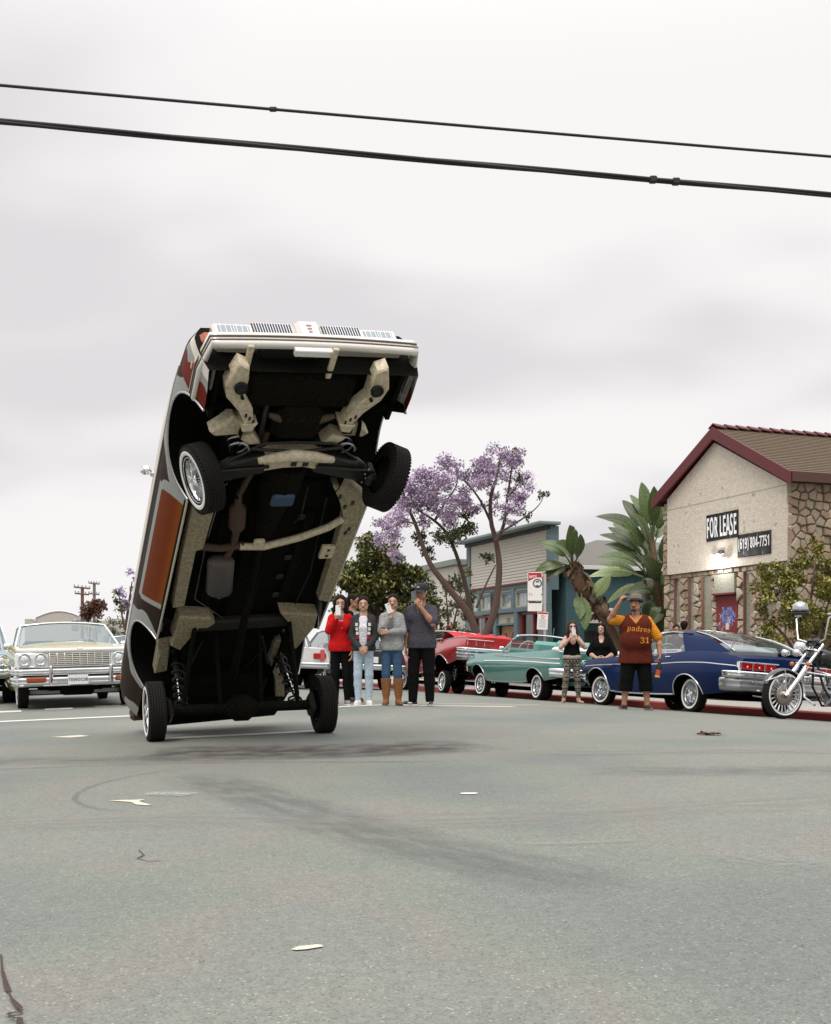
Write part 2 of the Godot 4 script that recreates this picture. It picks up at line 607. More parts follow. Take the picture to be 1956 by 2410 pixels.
	soft("skid_mark", arc, 0.05, lin(0.09, 0.088, 0.084), 0.3, 11)
	arc = []
	for k in 9: arc.append([-3.6 + k * 0.5, 8.6 + 0.25 * sin(k * 0.5)])
	soft("skid_mark", arc, 0.06, lin(0.08, 0.078, 0.076), 0.4, 12)
	var seam := textured("seam_tar", lin(0.03, 0.012, 0.014), lin(0.06, 0.025, 0.025), 4.0, 0.7, 0.05, 0.0, 46)
	var path := [[-1.157, 3.287], [-1.094, 3.117], [-1.049, 3.01], [-1.01, 2.919], [-0.977, 2.85], [-0.958, 2.817], [-0.93, 2.768], [-0.916, 2.737], [-0.938, 2.737], [-0.942, 2.722], [-0.918, 2.691], [-0.904, 2.691], [-0.891, 2.647]]
	for i in path.size() - 1:
		var a = path[i]
		var c = path[i + 1]
		var w := 0.0025 + 0.002 * (i % 3)
		var n := V2(c[1] - a[1], a[0] - c[0]).normalized() * w
		mark([[a[0] - n.x, a[1] - n.y], [c[0] - n.x * 1.3, c[1] - n.y * 1.3], [c[0] + n.x, c[1] + n.y], [a[0] + n.x, a[1] + n.y]], seam, "tar_seam", 0.004 + 0.0004 * i)

# ---------------------------------------------------------------- buildings
func clip_cell(poly: PackedVector2Array, m: Vector2, n: Vector2) -> PackedVector2Array:   # keep the side of m that n points away from
	var out := PackedVector2Array()
	for i in poly.size():
		var a := poly[i]
		var b := poly[(i + 1) % poly.size()]
		var da := (a - m).dot(n)
		var db := (b - m).dot(n)
		if da <= 0: out.append(a)
		if (da < 0) != (db < 0) and absf(da - db) > 1e-9:
			out.append(a.lerp(b, da / (da - db)))
	return out

# Rubble of irregular stones over the rectangle x0..x1, y0..y1 of a wall's own axes: each stone a piece of its own.
func stones(parent: Node3D, x0: float, y0: float, x1: float, y1: float, step: float, xf: Transform3D, mats: Array, sd: int, most := 999):
	var r := RandomNumberGenerator.new()
	r.seed = sd
	var pts := PackedVector2Array()
	var nx := maxi(1, int(round((x1 - x0) / step)))
	var ny := maxi(1, int(round((y1 - y0) / (step * 0.8))))
	for j in ny:
		for i in nx:
			var off := 0.5 * (j % 2) if nx > 1 else 0.0
			pts.append(Vector2(x0 + (x1 - x0) * (i + 0.5 + off * 0.6 + r.randf_range(-0.36, 0.36)) / nx, y0 + (y1 - y0) * (j + 0.5 + r.randf_range(-0.36, 0.36)) / ny))
	var rest := MB.new()
	for i in pts.size():
		var p := pts[i]
		var cell := PackedVector2Array([Vector2(x0, y0), Vector2(x1, y0), Vector2(x1, y1), Vector2(x0, y1)])
		for k in pts.size():
			if k == i or pts[k].distance_squared_to(p) > step * step * 9.0: continue
			var n := (pts[k] - p).normalized()
			cell = clip_cell(cell, (pts[k] + p) * 0.5 - n * 0.013, n)
			if cell.size() < 3: break
		if cell.size() < 3: continue
		var ok := PackedVector2Array()
		for q in cell:
			if ok.is_empty() or (q.distance_to(ok[ok.size() - 1]) > 0.02 and q.distance_to(ok[0]) > 0.02): ok.append(q)
		if ok.size() < 3 or Geometry2D.triangulate_polygon(ok).is_empty(): continue
		var d := r.randf_range(0.045, 0.12)
		if i < most:
			var b := MB.new()
			b.prism(ok, -0.02, d, xf, 0.022)
			obj("stone", b.mesh(), mats[r.randi() % mats.size()], parent)
		else:
			rest.prism(ok, -0.02, d, xf, 0.022)
	if rest.any:
		obj("stone_rest", rest.mesh(), mats[0], parent).set_meta("kind", "stuff")

func stroke(im: Image, pts: Array, r: float, c: Color):
	for i in pts.size() - 1:
		var a: Vector2 = pts[i]
		var b: Vector2 = pts[i + 1]
		var n := int(a.distance_to(b) / maxf(0.6, r * 0.5)) + 1
		for k in n + 1:
			var p := a.lerp(b, float(k) / n)
			im.fill_rect(Rect2i(int(p.x - r), int(p.y - r * 0.8), maxi(1, int(2 * r)), maxi(1, int(1.6 * r))), c)
			im.fill_rect(Rect2i(int(p.x - r * 0.8), int(p.y - r), maxi(1, int(1.6 * r)), maxi(1, int(2 * r))), c)

func picture(called: String, im: Image, rough := 0.6) -> StandardMaterial3D:
	var m := mat(called, Color.WHITE, rough)
	m.albedo_texture = ImageTexture.create_from_image(im)
	m.texture_repeat = false
	return m

func bx(called: String, m: Material, parent: Node, c: Vector3, s: Vector3, ch := 0.006, b := Basis.IDENTITY) -> MeshInstance3D:
	return obj(called, box_mesh(s, ch), m, parent, Transform3D(b, c))

func buildings():
	var by := road_y(street(16.4, 24).x, street(16.4, 24).z) - 0.02
	stone_building(by)
	shop(by)
	# a pale plastered building further along the street, half hidden by trees
	var stucco := textured("pale_stucco", lin(0.55, 0.52, 0.47), lin(0.64, 0.6, 0.55), 0.4, 0.9, 0.03, 0.5, 61)
	var p := thing("stucco_building", "pale plastered building with a flat green-edged roof behind the leafy trees", "building", at(street(17.4, 58.0, by), face_street()))
	bx("wall", stucco, p, V(7.5, 2.2, -5), V(15, 4.6, 10))
	bx("roof", mat("green_roof", lin(0.2, 0.24, 0.2), 0.8), p, V(7.5, 4.62, -5), V(15.5, 0.22, 10.5))
	for i in 4:
		var w := bx("window", M.white_trim, p, V(2.2 + i * 3.4, 2.2, 0.01), V(1.3, 1.4, 0.06))
		obj("pane", box_mesh(V(1.12, 1.22, 0.02)), M.gloss_black, w, at(V(0, 0, 0.025)))
	# far hall with a curved parapet
	var h := thing("hall", "far beige hall with a stepped and curved parapet beyond the yellow car", "building", at(V(-36.5, -0.6, -110), Basis(Vector3.UP, 0.12)))
	var hall := textured("hall_stucco", lin(0.42, 0.38, 0.35), lin(0.5, 0.46, 0.42), 0.3, 0.9, 0.03, 0.0, 62)
	var poly := PackedVector2Array([V2(0, 0), V2(26, 0), V2(26, 4.5), V2(5.4, 4.85)])
	for k in 13:
		var q := k / 12.0
		poly.append(V2(5.3 - 4.3 * q, 4.92 + 0.75 * sin(PI * (0.06 + 0.88 * q))))
	poly.append_array(PackedVector2Array([V2(0.95, 4.7), V2(0.55, 4.7), V2(0.55, 4.95), V2(0, 4.95)]))
	var b := MB.new()
	b.prism(poly, -9.0, 0.0)
	obj("wall", b.mesh(), hall, h)
	var cap := MB.new()
	var ridge := []
	for k in range(poly.size() - 4, 4, -1): ridge.append(V(poly[k].x, poly[k].y + 0.03, 0.02))
	cap.tube(ridge, 0.07, 6)
	obj("coping", cap.mesh(), M.white_trim, h)
	for i in 3:
		var w := bx("window", M.white_trim, h, V(10.5 + i * 4.6, 2.3, 0.02), V(1.8, 1.3, 0.08))
		obj("pane", box_mesh(V(1.6, 1.1, 0.03)), M.gloss_black, w, at(V(0, 0, 0.04)))

func V2(x: float, y: float) -> Vector2:
	return Vector2(x, y)

func stone_building(by: float):
	var t := thing("stone_building", "two storey building with cream plaster gable, rubble stone walls and maroon trimmed roof", "building", at(street(16.4, 26.4, by), face_street()))
	var gy := 4.66 - by   # heights above the pavement
	var ap := 5.95 - by
	var lo := 2.81 - by
	var plaster := textured("cream_plaster", lin(0.54, 0.48, 0.395), lin(0.66, 0.595, 0.5), 0.55, 0.9, 0.025, 0.7, 71)
	var recess := textured("grey_plaster", lin(0.2, 0.2, 0.15), lin(0.29, 0.285, 0.225), 0.8, 0.9, 0.03, 0.4, 72)
	var mortar := textured("mortar", lin(0.2, 0.17, 0.13), lin(0.3, 0.26, 0.21), 1.2, 0.95, 0.05, 0.6, 73)
	var maroon := mat("maroon_paint", lin(0.115, 0.016, 0.02), 0.55)
	var jamb_shade := mat("jamb_shade", lin(0.15, 0.075, 0.055), 0.8)
	var st := []
	var tones := [[0.42, 0.33, 0.24], [0.5, 0.41, 0.31], [0.4, 0.31, 0.23], [0.55, 0.48, 0.38], [0.42, 0.37, 0.29], [0.38, 0.27, 0.2]]
	for i in 6:
		var c = tones[i]
		st.append(textured("rubble_stone_%d" % i, lin(c[0] * 0.7, c[1] * 0.66, c[2] * 0.62), lin(c[0] * 1.15, c[1] * 1.15, c[2] * 1.15), 1.7, 0.9, 0.035, 1.2, 80 + i))
	# core
	bx("wall", mortar, t, V(2.52, lo / 2, -6.9), V(5.04, lo, 13.5), 0.0)
	var b := MB.new()
	b.prism(PackedVector2Array([V2(0.02, lo + 0.003), V2(5.02, lo + 0.003), V2(5.02, gy - 0.1), V2(2.33, ap - 0.12), V2(0.02, gy)]), -13.6, -0.12)
	obj("upper_wall", b.mesh(), mortar, t)
	b = MB.new()
	b.prism(PackedVector2Array([V2(0.27, lo + 0.002), V2(5.06, lo + 0.002), V2(5.06, gy - 0.16), V2(2.33, ap - 0.1), V2(0.27, gy + 0.08)]), -0.1, 0.03)
	obj("gable", b.mesh(), plaster, t)
	# weather marks: the joint across the gable
	bx("plaster_joint", mat("joint_shadow", lin(0.33, 0.3, 0.25), 0.9), t, V(2.66, gy - 0.2, 0.032), V(4.78, 0.012, 0.006), 0.0)
	var holes := mat("plaster_patch", lin(0.4, 0.37, 0.32), 0.95)
	var r := RandomNumberGenerator.new()
	r.seed = 5
	for i in 22:
		var poly := PackedVector2Array()
		var c := V2(r.randf_range(0.5, 4.8), r.randf_range(lo + 0.15, gy + 0.1))
		var sl := r.randf_range(-0.9, 0.9)
		for k in 7:
			var a := TAU * k / 7
			poly.append(c + V2(cos(a) * r.randf_range(0.02, 0.06), sin(a) * r.randf_range(0.02, 0.05)).rotated(sl))
		b = MB.new()
		b.prism(poly, 0.02, 0.034)
		obj("plaster_scar", b.mesh(), holes, t)
	# lower storey: stone piers between narrow plastered recesses
	var cuts := [[0.48, 0.69], [1.12, 1.33], [1.72, 2.11], [2.25, 3.14], [3.41, 3.63], [4.15, 4.38]]
	var x := 0.0
	var top := 2.69 - by
	for c in cuts:
		stones(t, x, 0.0, c[0], top, 0.2, at(V(0, 0, -0.14)), st, int(x * 100) + 3)
		x = c[1]
	stones(t, x, 0.0, 5.04, top, 0.24, at(V(0, 0, -0.14)), st, 77)
	stones(t, 0.0, top + 0.01, 5.04, lo - 0.01, 0.2, at(V(0, 0, -0.14)), st, 78)
	stones(t, 0.0, lo + 0.01, 0.26, gy, 0.2, at(V(0, 0, -0.1)), st, 79)
	for c in cuts:
		if c[0] == 2.25: continue
		bx("recess_panel", recess, t, V((c[0] + c[1]) / 2, top / 2, -0.12), V(c[1] - c[0] - 0.01, top - 0.02, 0.04), 0.0)
		bx("recess_shade", jamb_shade, t, V(c[0] + 0.012, top / 2, -0.07), V(0.02, top - 0.04, 0.1))  # brown strip paints the shadow along the left edge of the recess
	# door with scrawls, and the blank panel above it
	bx("transom_panel", recess, t, V(2.68, 2.44 - by, -0.06), V(0.82, 0.47, 0.1))
	bx("door_frame", maroon, t, V(2.69, 2.205 - by, -0.05), V(0.9, 0.05, 0.16))
	var im := Image.create(192, 512, false, Image.FORMAT_RGB8)
	im.fill(Color(0.43, 0.11, 0.11))
	var pen := RandomNumberGenerator.new()
	pen.seed = 12
	for i in 46:
		var q := V2(pen.randf_range(50, 165), pen.randf_range(62, 135))
		stroke(im, [q, q + V2(pen.randf_range(-18, 18), pen.randf_range(-8, 14)), q + V2(pen.randf_range(-22, 22), pen.randf_range(8, 34))], pen.randf_range(2, 4.5), [Color(0.34, 0.52, 0.8), Color(0.42, 0.6, 0.84), Color(0.28, 0.4, 0.68), Color(0.3, 0.26, 0.42)][i % 4])
	for i in 20:
		var q := V2(pen.randf_range(15, 120), pen.randf_range(70, 190))
		stroke(im, [q, q + V2(pen.randf_range(-16, 16), pen.randf_range(-20, 20)), q + V2(pen.randf_range(-20, 20), pen.randf_range(5, 30))], pen.randf_range(1.4, 3.0), [Color(0.72, 0.68, 0.66), Color(0.6, 0.36, 0.4), Color(0.42, 0.46, 0.6), Color(0.36, 0.34, 0.26)][i % 4])
	im.fill_rect(Rect2i(84, 142, 30, 34), Color(0.8, 0.72, 0.68))
	var dm := MB.new()
	dm.quad_uv(V(-0.42, -1.16, 0.026), V(-0.42, 1.16, 0.026), V(0.42, 1.16, 0.026), V(0.42, -1.16, 0.026))
	var door := bx("door", maroon, t, V(2.69, 1.16, -0.11), V(0.85, 2.33, 0.05))
	obj("door_scrawl", dm.mesh(), picture("door_scrawl", im), door)
	obj("door_handle", box_mesh(V(0.03, 0.12, 0.05)), M.steel, door, at(V(0.34, -0.1, 0.04)))
	# side wall towards the camera: rubble over its whole height, with a dark hole
	var side := Transform3D(Basis(V(0, 0, -1), V(0, 1, 0), V(1, 0, 0)), V(5.02, 0, 0))   # x runs back from the front corner
	stones(t, 0.0, 0.0, 3.9, 1.55, 0.27, side, st, 101, 0)
	stones(t, 0.0, 1.56, 3.9, gy - 0.15, 0.23, side, st, 102, 260)
	stones(t, 3.91, 0.0, 13.4, gy - 0.15, 0.36, side, st, 103, 0)
	for q in [[1.35, 3.2, 0.17, 0.2], [1.2, 3.42, 0.09, 0.1], [1.28, 3.02, 0.12, 0.1]]:
		bx("wall_hole", M.black, t, side * V(q[0], q[1], 0.07), V(0.15, q[3], q[2]), 0.02)
	# roof
	var slope_l := (ap + 0.14 - (gy + 0.18)) / 2.63
	var e_l := V2(-0.12, gy + 0.16)
	var e_r := V2(5.34, gy + 0.04)
	var pk := V2(2.52, ap + 0.2)
	for s in 2:
		var e: Vector2 = e_r if s else e_l
		var d := (e - pk).normalized()
		var n := V2(-d.y, d.x) * (1 if d.x > 0 else -1)
		b = MB.new()
		b.prism(PackedVector2Array([pk, e, e - n * 0.1, pk - n * 0.1]), -14.2, 0.16)
		obj("roof", b.mesh(), maroon, t)
		# courses of shingles, each lapping over the one below
		var cs := MB.new()
		var len := pk.distance_to(e)
		var rows := int(len / 0.125)
		for k in rows:
			var p0 := pk + d * (len * (k + 1.25) / rows if k < rows - 1 else len + 0.03)
			var p1 := pk + d * (len * k / rows)
			cs.prism(PackedVector2Array([p1 + n * 0.004, p0 + n * 0.004, p0 + n * 0.026, p1 + n * 0.008]), -14.25, 0.18)
		var shingle := textured("roof_shingle_%d" % s, lin(0.1, 0.072, 0.046), lin(0.2, 0.15, 0.1), 1.9, 0.95, 0.05, 0.8, 90 + s)
		obj("shingle_courses", cs.mesh(), shingle, t).set_meta("kind", "stuff")
		# rake board
		b = MB.new()
		b.prism(PackedVector2Array([pk + V2(0, 0.03), e + d * 0.06 + V2(0, 0.03), e + d * 0.06 - V2(0, 0.24), pk - V2(0, 0.26)]), 0.165, 0.215)
		obj("rake_board", b.mesh(), maroon, t)
		bx("eave_board", mat("brown_trim_%d" % s, lin(0.075, 0.03, 0.02), 0.6), t, V(e.x + d.x * 0.03, e.y - 0.1, -7.02), V(0.04, 0.22, 14.3))
	bx("soffit", mat("soffit", lin(0.06, 0.03, 0.025), 0.8), t, V(5.1, gy - 0.09, -7.1), V(0.2, 0.03, 13.6), 0.0)
	for k in 44:
		b = MB.new()
		b.prism(PackedVector2Array([V2(0, 0.07), V2(0.17, -0.02), V2(0.17, -0.045), V2(0, 0.045), V2(-0.17, -0.045), V2(-0.17, -0.02)]), 0.0, 0.3)
		obj("ridge_cap", b.mesh(), maroon, t, Transform3D(Basis(Vector3.RIGHT, -0.1), V(pk.x, pk.y + 0.02, -0.1 - k * 0.325)))
	# lease banners
	var blk := mat("banner_black", lin(0.014, 0.012, 0.012), 0.7)
	var wht := mat("banner_white", lin(0.8, 0.8, 0.8), 0.6)
	for k in 2:
		var w: float = [1.27, 1.22][k]
		var h: float = [0.62, 0.51][k]
		var o := thing("banner", ["black banner reading FOR LEASE on the cream gable", "black banner with a telephone number on the cream gable"][k], "banner", at(street(16.36, 26.4 - [2.68, 3.92][k], [3.81, 3.27][k]), face_street()), "banners on the gable")
		var bm := MB.new()
		var rows := []
		for j in 7:
			var row := []
			for i in 13:
				row.append(V(w * (i / 12.0 - 0.5), h * (j / 6.0 - 0.5), 0.012 * sin(i * 1.9 + j * 0.7)))
			rows.append(row)
		bm.grid(rows)
		obj("sheet", bm.mesh(), blk, o)
		var tm := text_mesh(["FOR LEASE", "(619) 804-7751"][k], 0.3, 0.003)
		var box := tm.get_aabb()
		var sy: float = [0.5, 0.3][k] / box.size.y
		var sx: float = [1.19, 1.14][k] / box.size.x
		obj("lettering", tm, wht, o, Transform3D(Basis(V(sx, 0, 0), V([-0.06, -0.03][k], sy, 0), V(0, 0, 1)), V(-box.get_center().x * sx, -box.get_center().y * sy + [0.0, 0.02][k], 0.022)))
		var fr := MB.new()
		fr.tube([V(-w / 2, -h / 2, 0), V(-w / 2, h / 2, 0), V(w / 2, h / 2, 0), V(w / 2, -h / 2, 0), V(-w / 2, -h / 2, 0)], 0.012, 5)
		obj("edge_rope", fr.mesh(), blk, o)
	# the lit flood lamp under the first banner
	var lp := thing("flood_lamp", "lit white flood lamp on the gable under the FOR LEASE banner", "lamp", at(street(16.36, 23.72, 3.06), face_street()))
	bx("bracket", M.steel, lp, V(0, 0.14, 0.03), V(0.16, 0.08, 0.07))
	var lens := mat("lamp_glow", Color.WHITE, 0.5)
	lens.emission_enabled = true
	lens.emission = Color(1, 0.99, 0.96)
	lens.emission_energy_multiplier = 3.0
	for s in [-1, 1]:
		var hd := MB.new()
		hd.lathe([V2(0.0, -0.1), V2(0.05, -0.1), V2(0.11, 0.06), V2(0.105, 0.075)], 14, Transform3D(Basis(Vector3.RIGHT, PI * 0.62) * Basis(Vector3.FORWARD, s * 0.25), V(s * 0.1, 0.0, 0.12)))
		obj("lamp_head", hd.mesh(), M.white_trim, lp)
		var gl := MB.new()
		gl.lathe([V2(0.0, 0.085), V2(0.06, 0.08), V2(0.1, 0.066)], 14, Transform3D(Basis(Vector3.RIGHT, PI * 0.62) * Basis(Vector3.FORWARD, s * 0.25), V(s * 0.1, 0.0, 0.12)))
		obj("lamp_glass", gl.mesh(), lens, lp)
	var om := OmniLight3D.new()
	om.name = "flood_lamp_light"
	om.light_energy = 1.3
	om.light_size = 0.12
	om.omni_range = 12.0
	om.omni_attenuation = 2.0
	om.shadow_enabled = true
	om.position = V(0, -0.1, 0.26)
	lp.add_child(om)

func shop(by: float):
	var t := thing("shop", "slate blue shop with pale clapboard false front, transom windows and hipped grey roof", "building", at(street(16.4, 39.65, by), face_street()))
	var blue := textured("slate_blue_paint", lin(0.115, 0.175, 0.2), lin(0.15, 0.215, 0.235), 0.6, 0.7, 0.03, 0.0, 111)
	var stucco := textured("blue_stucco", lin(0.035, 0.095, 0.115), lin(0.085, 0.16, 0.175), 0.9, 0.9, 0.05, 1.2, 112)
	var board := textured("clapboard_paint", lin(0.52, 0.49, 0.42), lin(0.6, 0.57, 0.5), 0.8, 0.7, 0.03, 0.0, 113)
	var redt := mat("red_trim", lin(0.24, 0.03, 0.03), 0.5)
	var cream := mat("cream_trim", lin(0.45, 0.43, 0.33), 0.6)
	var w := 6.7
	var H := 4.82 - by
	bx("false_front", blue, t, V(w / 2, (H + 3.0) / 2 - 0.02, -0.2), V(w, H - 3.0, 0.3))
	bx("wall", stucco, t, V(w / 2, 1.84, -6.3), V(w - 0.04, 3.68, 11.4), 0.0)
	var sd := MB.new()
	var n := 15
	for k in n:
		var y0 := 3.16 - by + (4.7 - 3.16) * k / n
		var dy := (4.7 - 3.16) / n
		sd.prism(PackedVector2Array([V2(0, y0), V2(0.028, y0), V2(0.008, y0 + dy + 0.01), V2(0, y0 + dy + 0.01)]), 0.36, w - 0.14, Transform3D(Basis(V(0, 0, 1), V(0, 1, 0), V(1, 0, 0)), V(0, 0, -0.05)))
	obj("clapboards", sd.mesh(), board, t).set_meta("kind", "stuff")
	bx("corner_board", blue, t, V(0.2, 3.9 - by, -0.02), V(0.3, 1.6, 0.08))
	bx("corner_board", blue, t, V(w - 0.07, 3.9 - by, -0.02), V(0.13, 1.6, 0.08))
	bx("cornice", mat("cornice_grey", lin(0.2, 0.26, 0.26), 0.6), t, V(w / 2, 4.87 - by, 0.05), V(w + 0.4, 0.1, 0.75), 0.02)
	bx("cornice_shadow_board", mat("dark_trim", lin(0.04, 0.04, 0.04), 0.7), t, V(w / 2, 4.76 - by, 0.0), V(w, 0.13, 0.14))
	bx("red_moulding", redt, t, V(w / 2, 3.14 - by, 0.0), V(w, 0.05, 0.1))
	bx("frieze_board", blue, t, V(w / 2, 3.05 - by, -0.06), V(w, 0.15, 0.1))
	bx("signboard_rail", blue, t, V(w / 2, 2.27 - by, -0.02), V(w, 0.14, 0.16))
	# row of transom windows
	var tw := [[0.25, 1.05], [1.22, 2.21], [2.93, 3.91], [4.14, 5.13], [5.26, 6.34]]
	var last := 0.0
	for q in tw:
		bx("mullion", blue, t, V((last + q[0]) / 2, 2.66 - by, -0.04), V(q[0] - last, 0.63, 0.12))
		last = q[1]
		var c := V((q[0] + q[1]) / 2, 2.66 - by, -0.09)
		var fr := bx("window", cream, t, c + V(0, 0.28, 0), V(q[1] - q[0], 0.06, 0.1))
		for s in [-1, 1]:
			obj("frame", box_mesh(V(0.06, 0.6, 0.1)), cream, fr, at(V(s * (q[1] - q[0] - 0.06) / 2, -0.28, 0.0)))
		obj("sill", box_mesh(V(q[1] - q[0], 0.06, 0.1)), cream, fr, at(V(0, -0.56, 0)))
		obj("pane", box_mesh(V(q[1] - q[0] - 0.1, 0.52, 0.012)), M.window_glass, fr, at(V(0, -0.28, 0.0)))
		# pale blinds and odds and ends behind the glass
		var ins := MB.new()
		rng.seed = int(q[0] * 100)
		var shades := [Color(0.55, 0.55, 0.5), Color(0.62, 0.6, 0.52), Color(0.3, 0.27, 0.2), Color(0.66, 0.66, 0.63)]
		for k in 6:
			ins.col(shades[rng.randi() % 4])
			ins.box(V(q[0] + (q[1] - q[0]) * (k + 0.5) / 6.0, 2.66 - by, -0.1 - 0.015 * (k % 3)) - (c + V(0, 0.28, 0)) - V(0, 0, 0.06), V((q[1] - q[0]) / 6.0 - 0.004, 0.5, 0.01))
		obj("curtain", ins.mesh(), M.vertex, fr)
	bx("mullion", blue, t, V((last + w) / 2, 2.66 - by, -0.04), V(w - last, 0.63, 0.12))
	bx("mullion", blue, t, V(2.57, 2.66 - by, -0.03), V(0.7, 0.62, 0.1))
	# shop windows in red frames
	for q in [[0.7, 2.45, 2.1], [4.55, 6.36, 2.1]]:
		var c := V((q[0] + q[1]) / 2, 1.32 - by, -0.1)
		var ww: float = q[1] - q[0]
		var fr := bx("shop_window", redt, t, c + V(0, 0.82, 0), V(ww, 0.09, 0.12))
		obj("frame", box_mesh(V(ww, 0.09, 0.12)), redt, fr, at(V(0, -1.46, 0)))
		for s in [-1.0, 0.04, 1.0]:
			obj("frame", box_mesh(V(0.07, 1.5, 0.12)), redt, fr, at(V(s * (ww / 2 - 0.035), -0.74, 0)))
		obj("pane", box_mesh(V(ww - 0.1, 1.4, 0.012)), M.shop_glass, fr, at(V(0, -0.74, -0.02)))
		obj("room", box_mesh(V(ww - 0.1, 1.4, 0.02)), M.interior, fr, at(V(0, -0.74, -0.16)))
		obj("display", box_mesh(V(0.16, 0.34, 0.05), 0.02), M.steel, fr, at(V(-0.05, -1.2, 0.005)))
		bx("apron", blue, t, V(c.x, (0.55 - by) / 2, -0.05), V(ww, 0.55 - by, 0.12))
	# pillars
	for q in [[0.0, 0.62], [2.5, 2.74], [4.2, 4.48], [6.4, 6.7]]:
		bx("pillar", blue, t, V((q[0] + q[1]) / 2, (2.2 - by) / 2, -0.03), V(q[1] - q[0], 2.2 - by, 0.16))
	bx("pilaster", mat("brick_orange", lin(0.28, 0.1, 0.05), 0.8), t, V(6.45, (1.4 - by) / 2, 0.06), V(0.16, 1.4 - by, 0.04))
	# doorway
	bx("transom_panel", cream, t, V(3.47, 2.0 - by, -0.07), V(1.4, 0.36, 0.06))
	var num := text_mesh("172", 0.2)
	obj("house_number", num, mat("number_grey", lin(0.1, 0.1, 0.1), 0.6), t, at(V(3.6, 1.95 - by, -0.035)))
	bx("door_head", blue, t, V(3.47, 1.82 - by, -0.03), V(1.42, 0.07, 0.12))
	var oak := textured("oak", lin(0.3, 0.145, 0.035), lin(0.42, 0.22, 0.07), 1.5, 0.45, 0.02, 0.0, 115)
	for s in 2:
		var d := bx("door", oak, t, V(3.2 + s * 0.64, (1.78 - by) / 2, -0.14), V(0.62, 1.76 - by, 0.05))
		var g := MB.new()
		var fan := PackedVector2Array()
		for k in 9:
			var a := PI * k / 8.0
			fan.append(V2(cos(a) * 0.2, sin(a) * 0.3))
		g.prism(fan, 0.0, 0.034, at(V(0, 0.45, 0)))
		obj("fanlight", g.mesh(), M.gloss_black, d)
		for k in [-1, 1]:
			var bar := MB.new()
			bar.tube([V(0, 0.45, 0.036), V(k * 0.1, 0.72, 0.036)], 0.012, 5)
			obj("glazing_bar", bar.mesh(), oak, d)
		for k in 2:
			obj("door_panel", box_mesh(V(0.36, 0.5, 0.02), 0.01), oak, d, at(V(0, 0.1 - k * 0.62, 0.03)))
	# low hipped roof behind the false front
	var hip := MB.new()
	var e := 3.7
	var a := [V(-0.2, e, -0.36), V(w + 0.25, e, -0.36), V(w + 0.25, e, -12.2), V(-0.2, e, -12.2)]
	var r0 := V(w / 2, 4.95, -3.5)
	var r1 := V(w / 2, 4.95, -9.0)
	hip.tri(a[0], r0, a[1])
	hip.quad(a[1], r0, r1, a[2])
	hip.tri(a[2], r1, a[3])
	hip.quad(a[3], r1, r0, a[0])
	hip.quad(a[0], a[1], a[2], a[3])
	obj("roof", hip.mesh(), textured("grey_shingle", lin(0.12, 0.115, 0.1), lin(0.24, 0.225, 0.2), 1.6, 0.95, 0.06, 1.0, 116), t)
	bx("eave_board", M.white_trim, t, V(w + 0.24, e - 0.02, -6.3), V(0.05, 0.12, 11.9))
	bx("side_door", M.black, t, V(w - 0.02, 0.95, -1.9), V(0.06, 1.5, 1.3))
	var ac := thing("air_conditioner", "white window air conditioner jutting from the blue side wall", "air conditioner", at(street(18.1, 32.9, 2.03), face_street()))
	bx("housing", M.white_trim, ac, V(0.16, 0, 0), V(0.42, 0.42, 0.66), 0.01)
	bx("grille", mat("grille_brown", lin(0.05, 0.035, 0.03), 0.7), ac, V(0.375, -0.02, -0.02), V(0.02, 0.3, 0.52))
	for k in 8: bx("louvre", M.steel, ac, V(0.386, -0.15 + k * 0.037, -0.02), V(0.006, 0.008, 0.5), 0.0)
	bx("sill", M.white_trim, ac, V(0.16, -0.24, 0), V(0.5, 0.03, 0.9))

# ---------------------------------------------------------------- wheels and car shells
var wheel_cache := {}

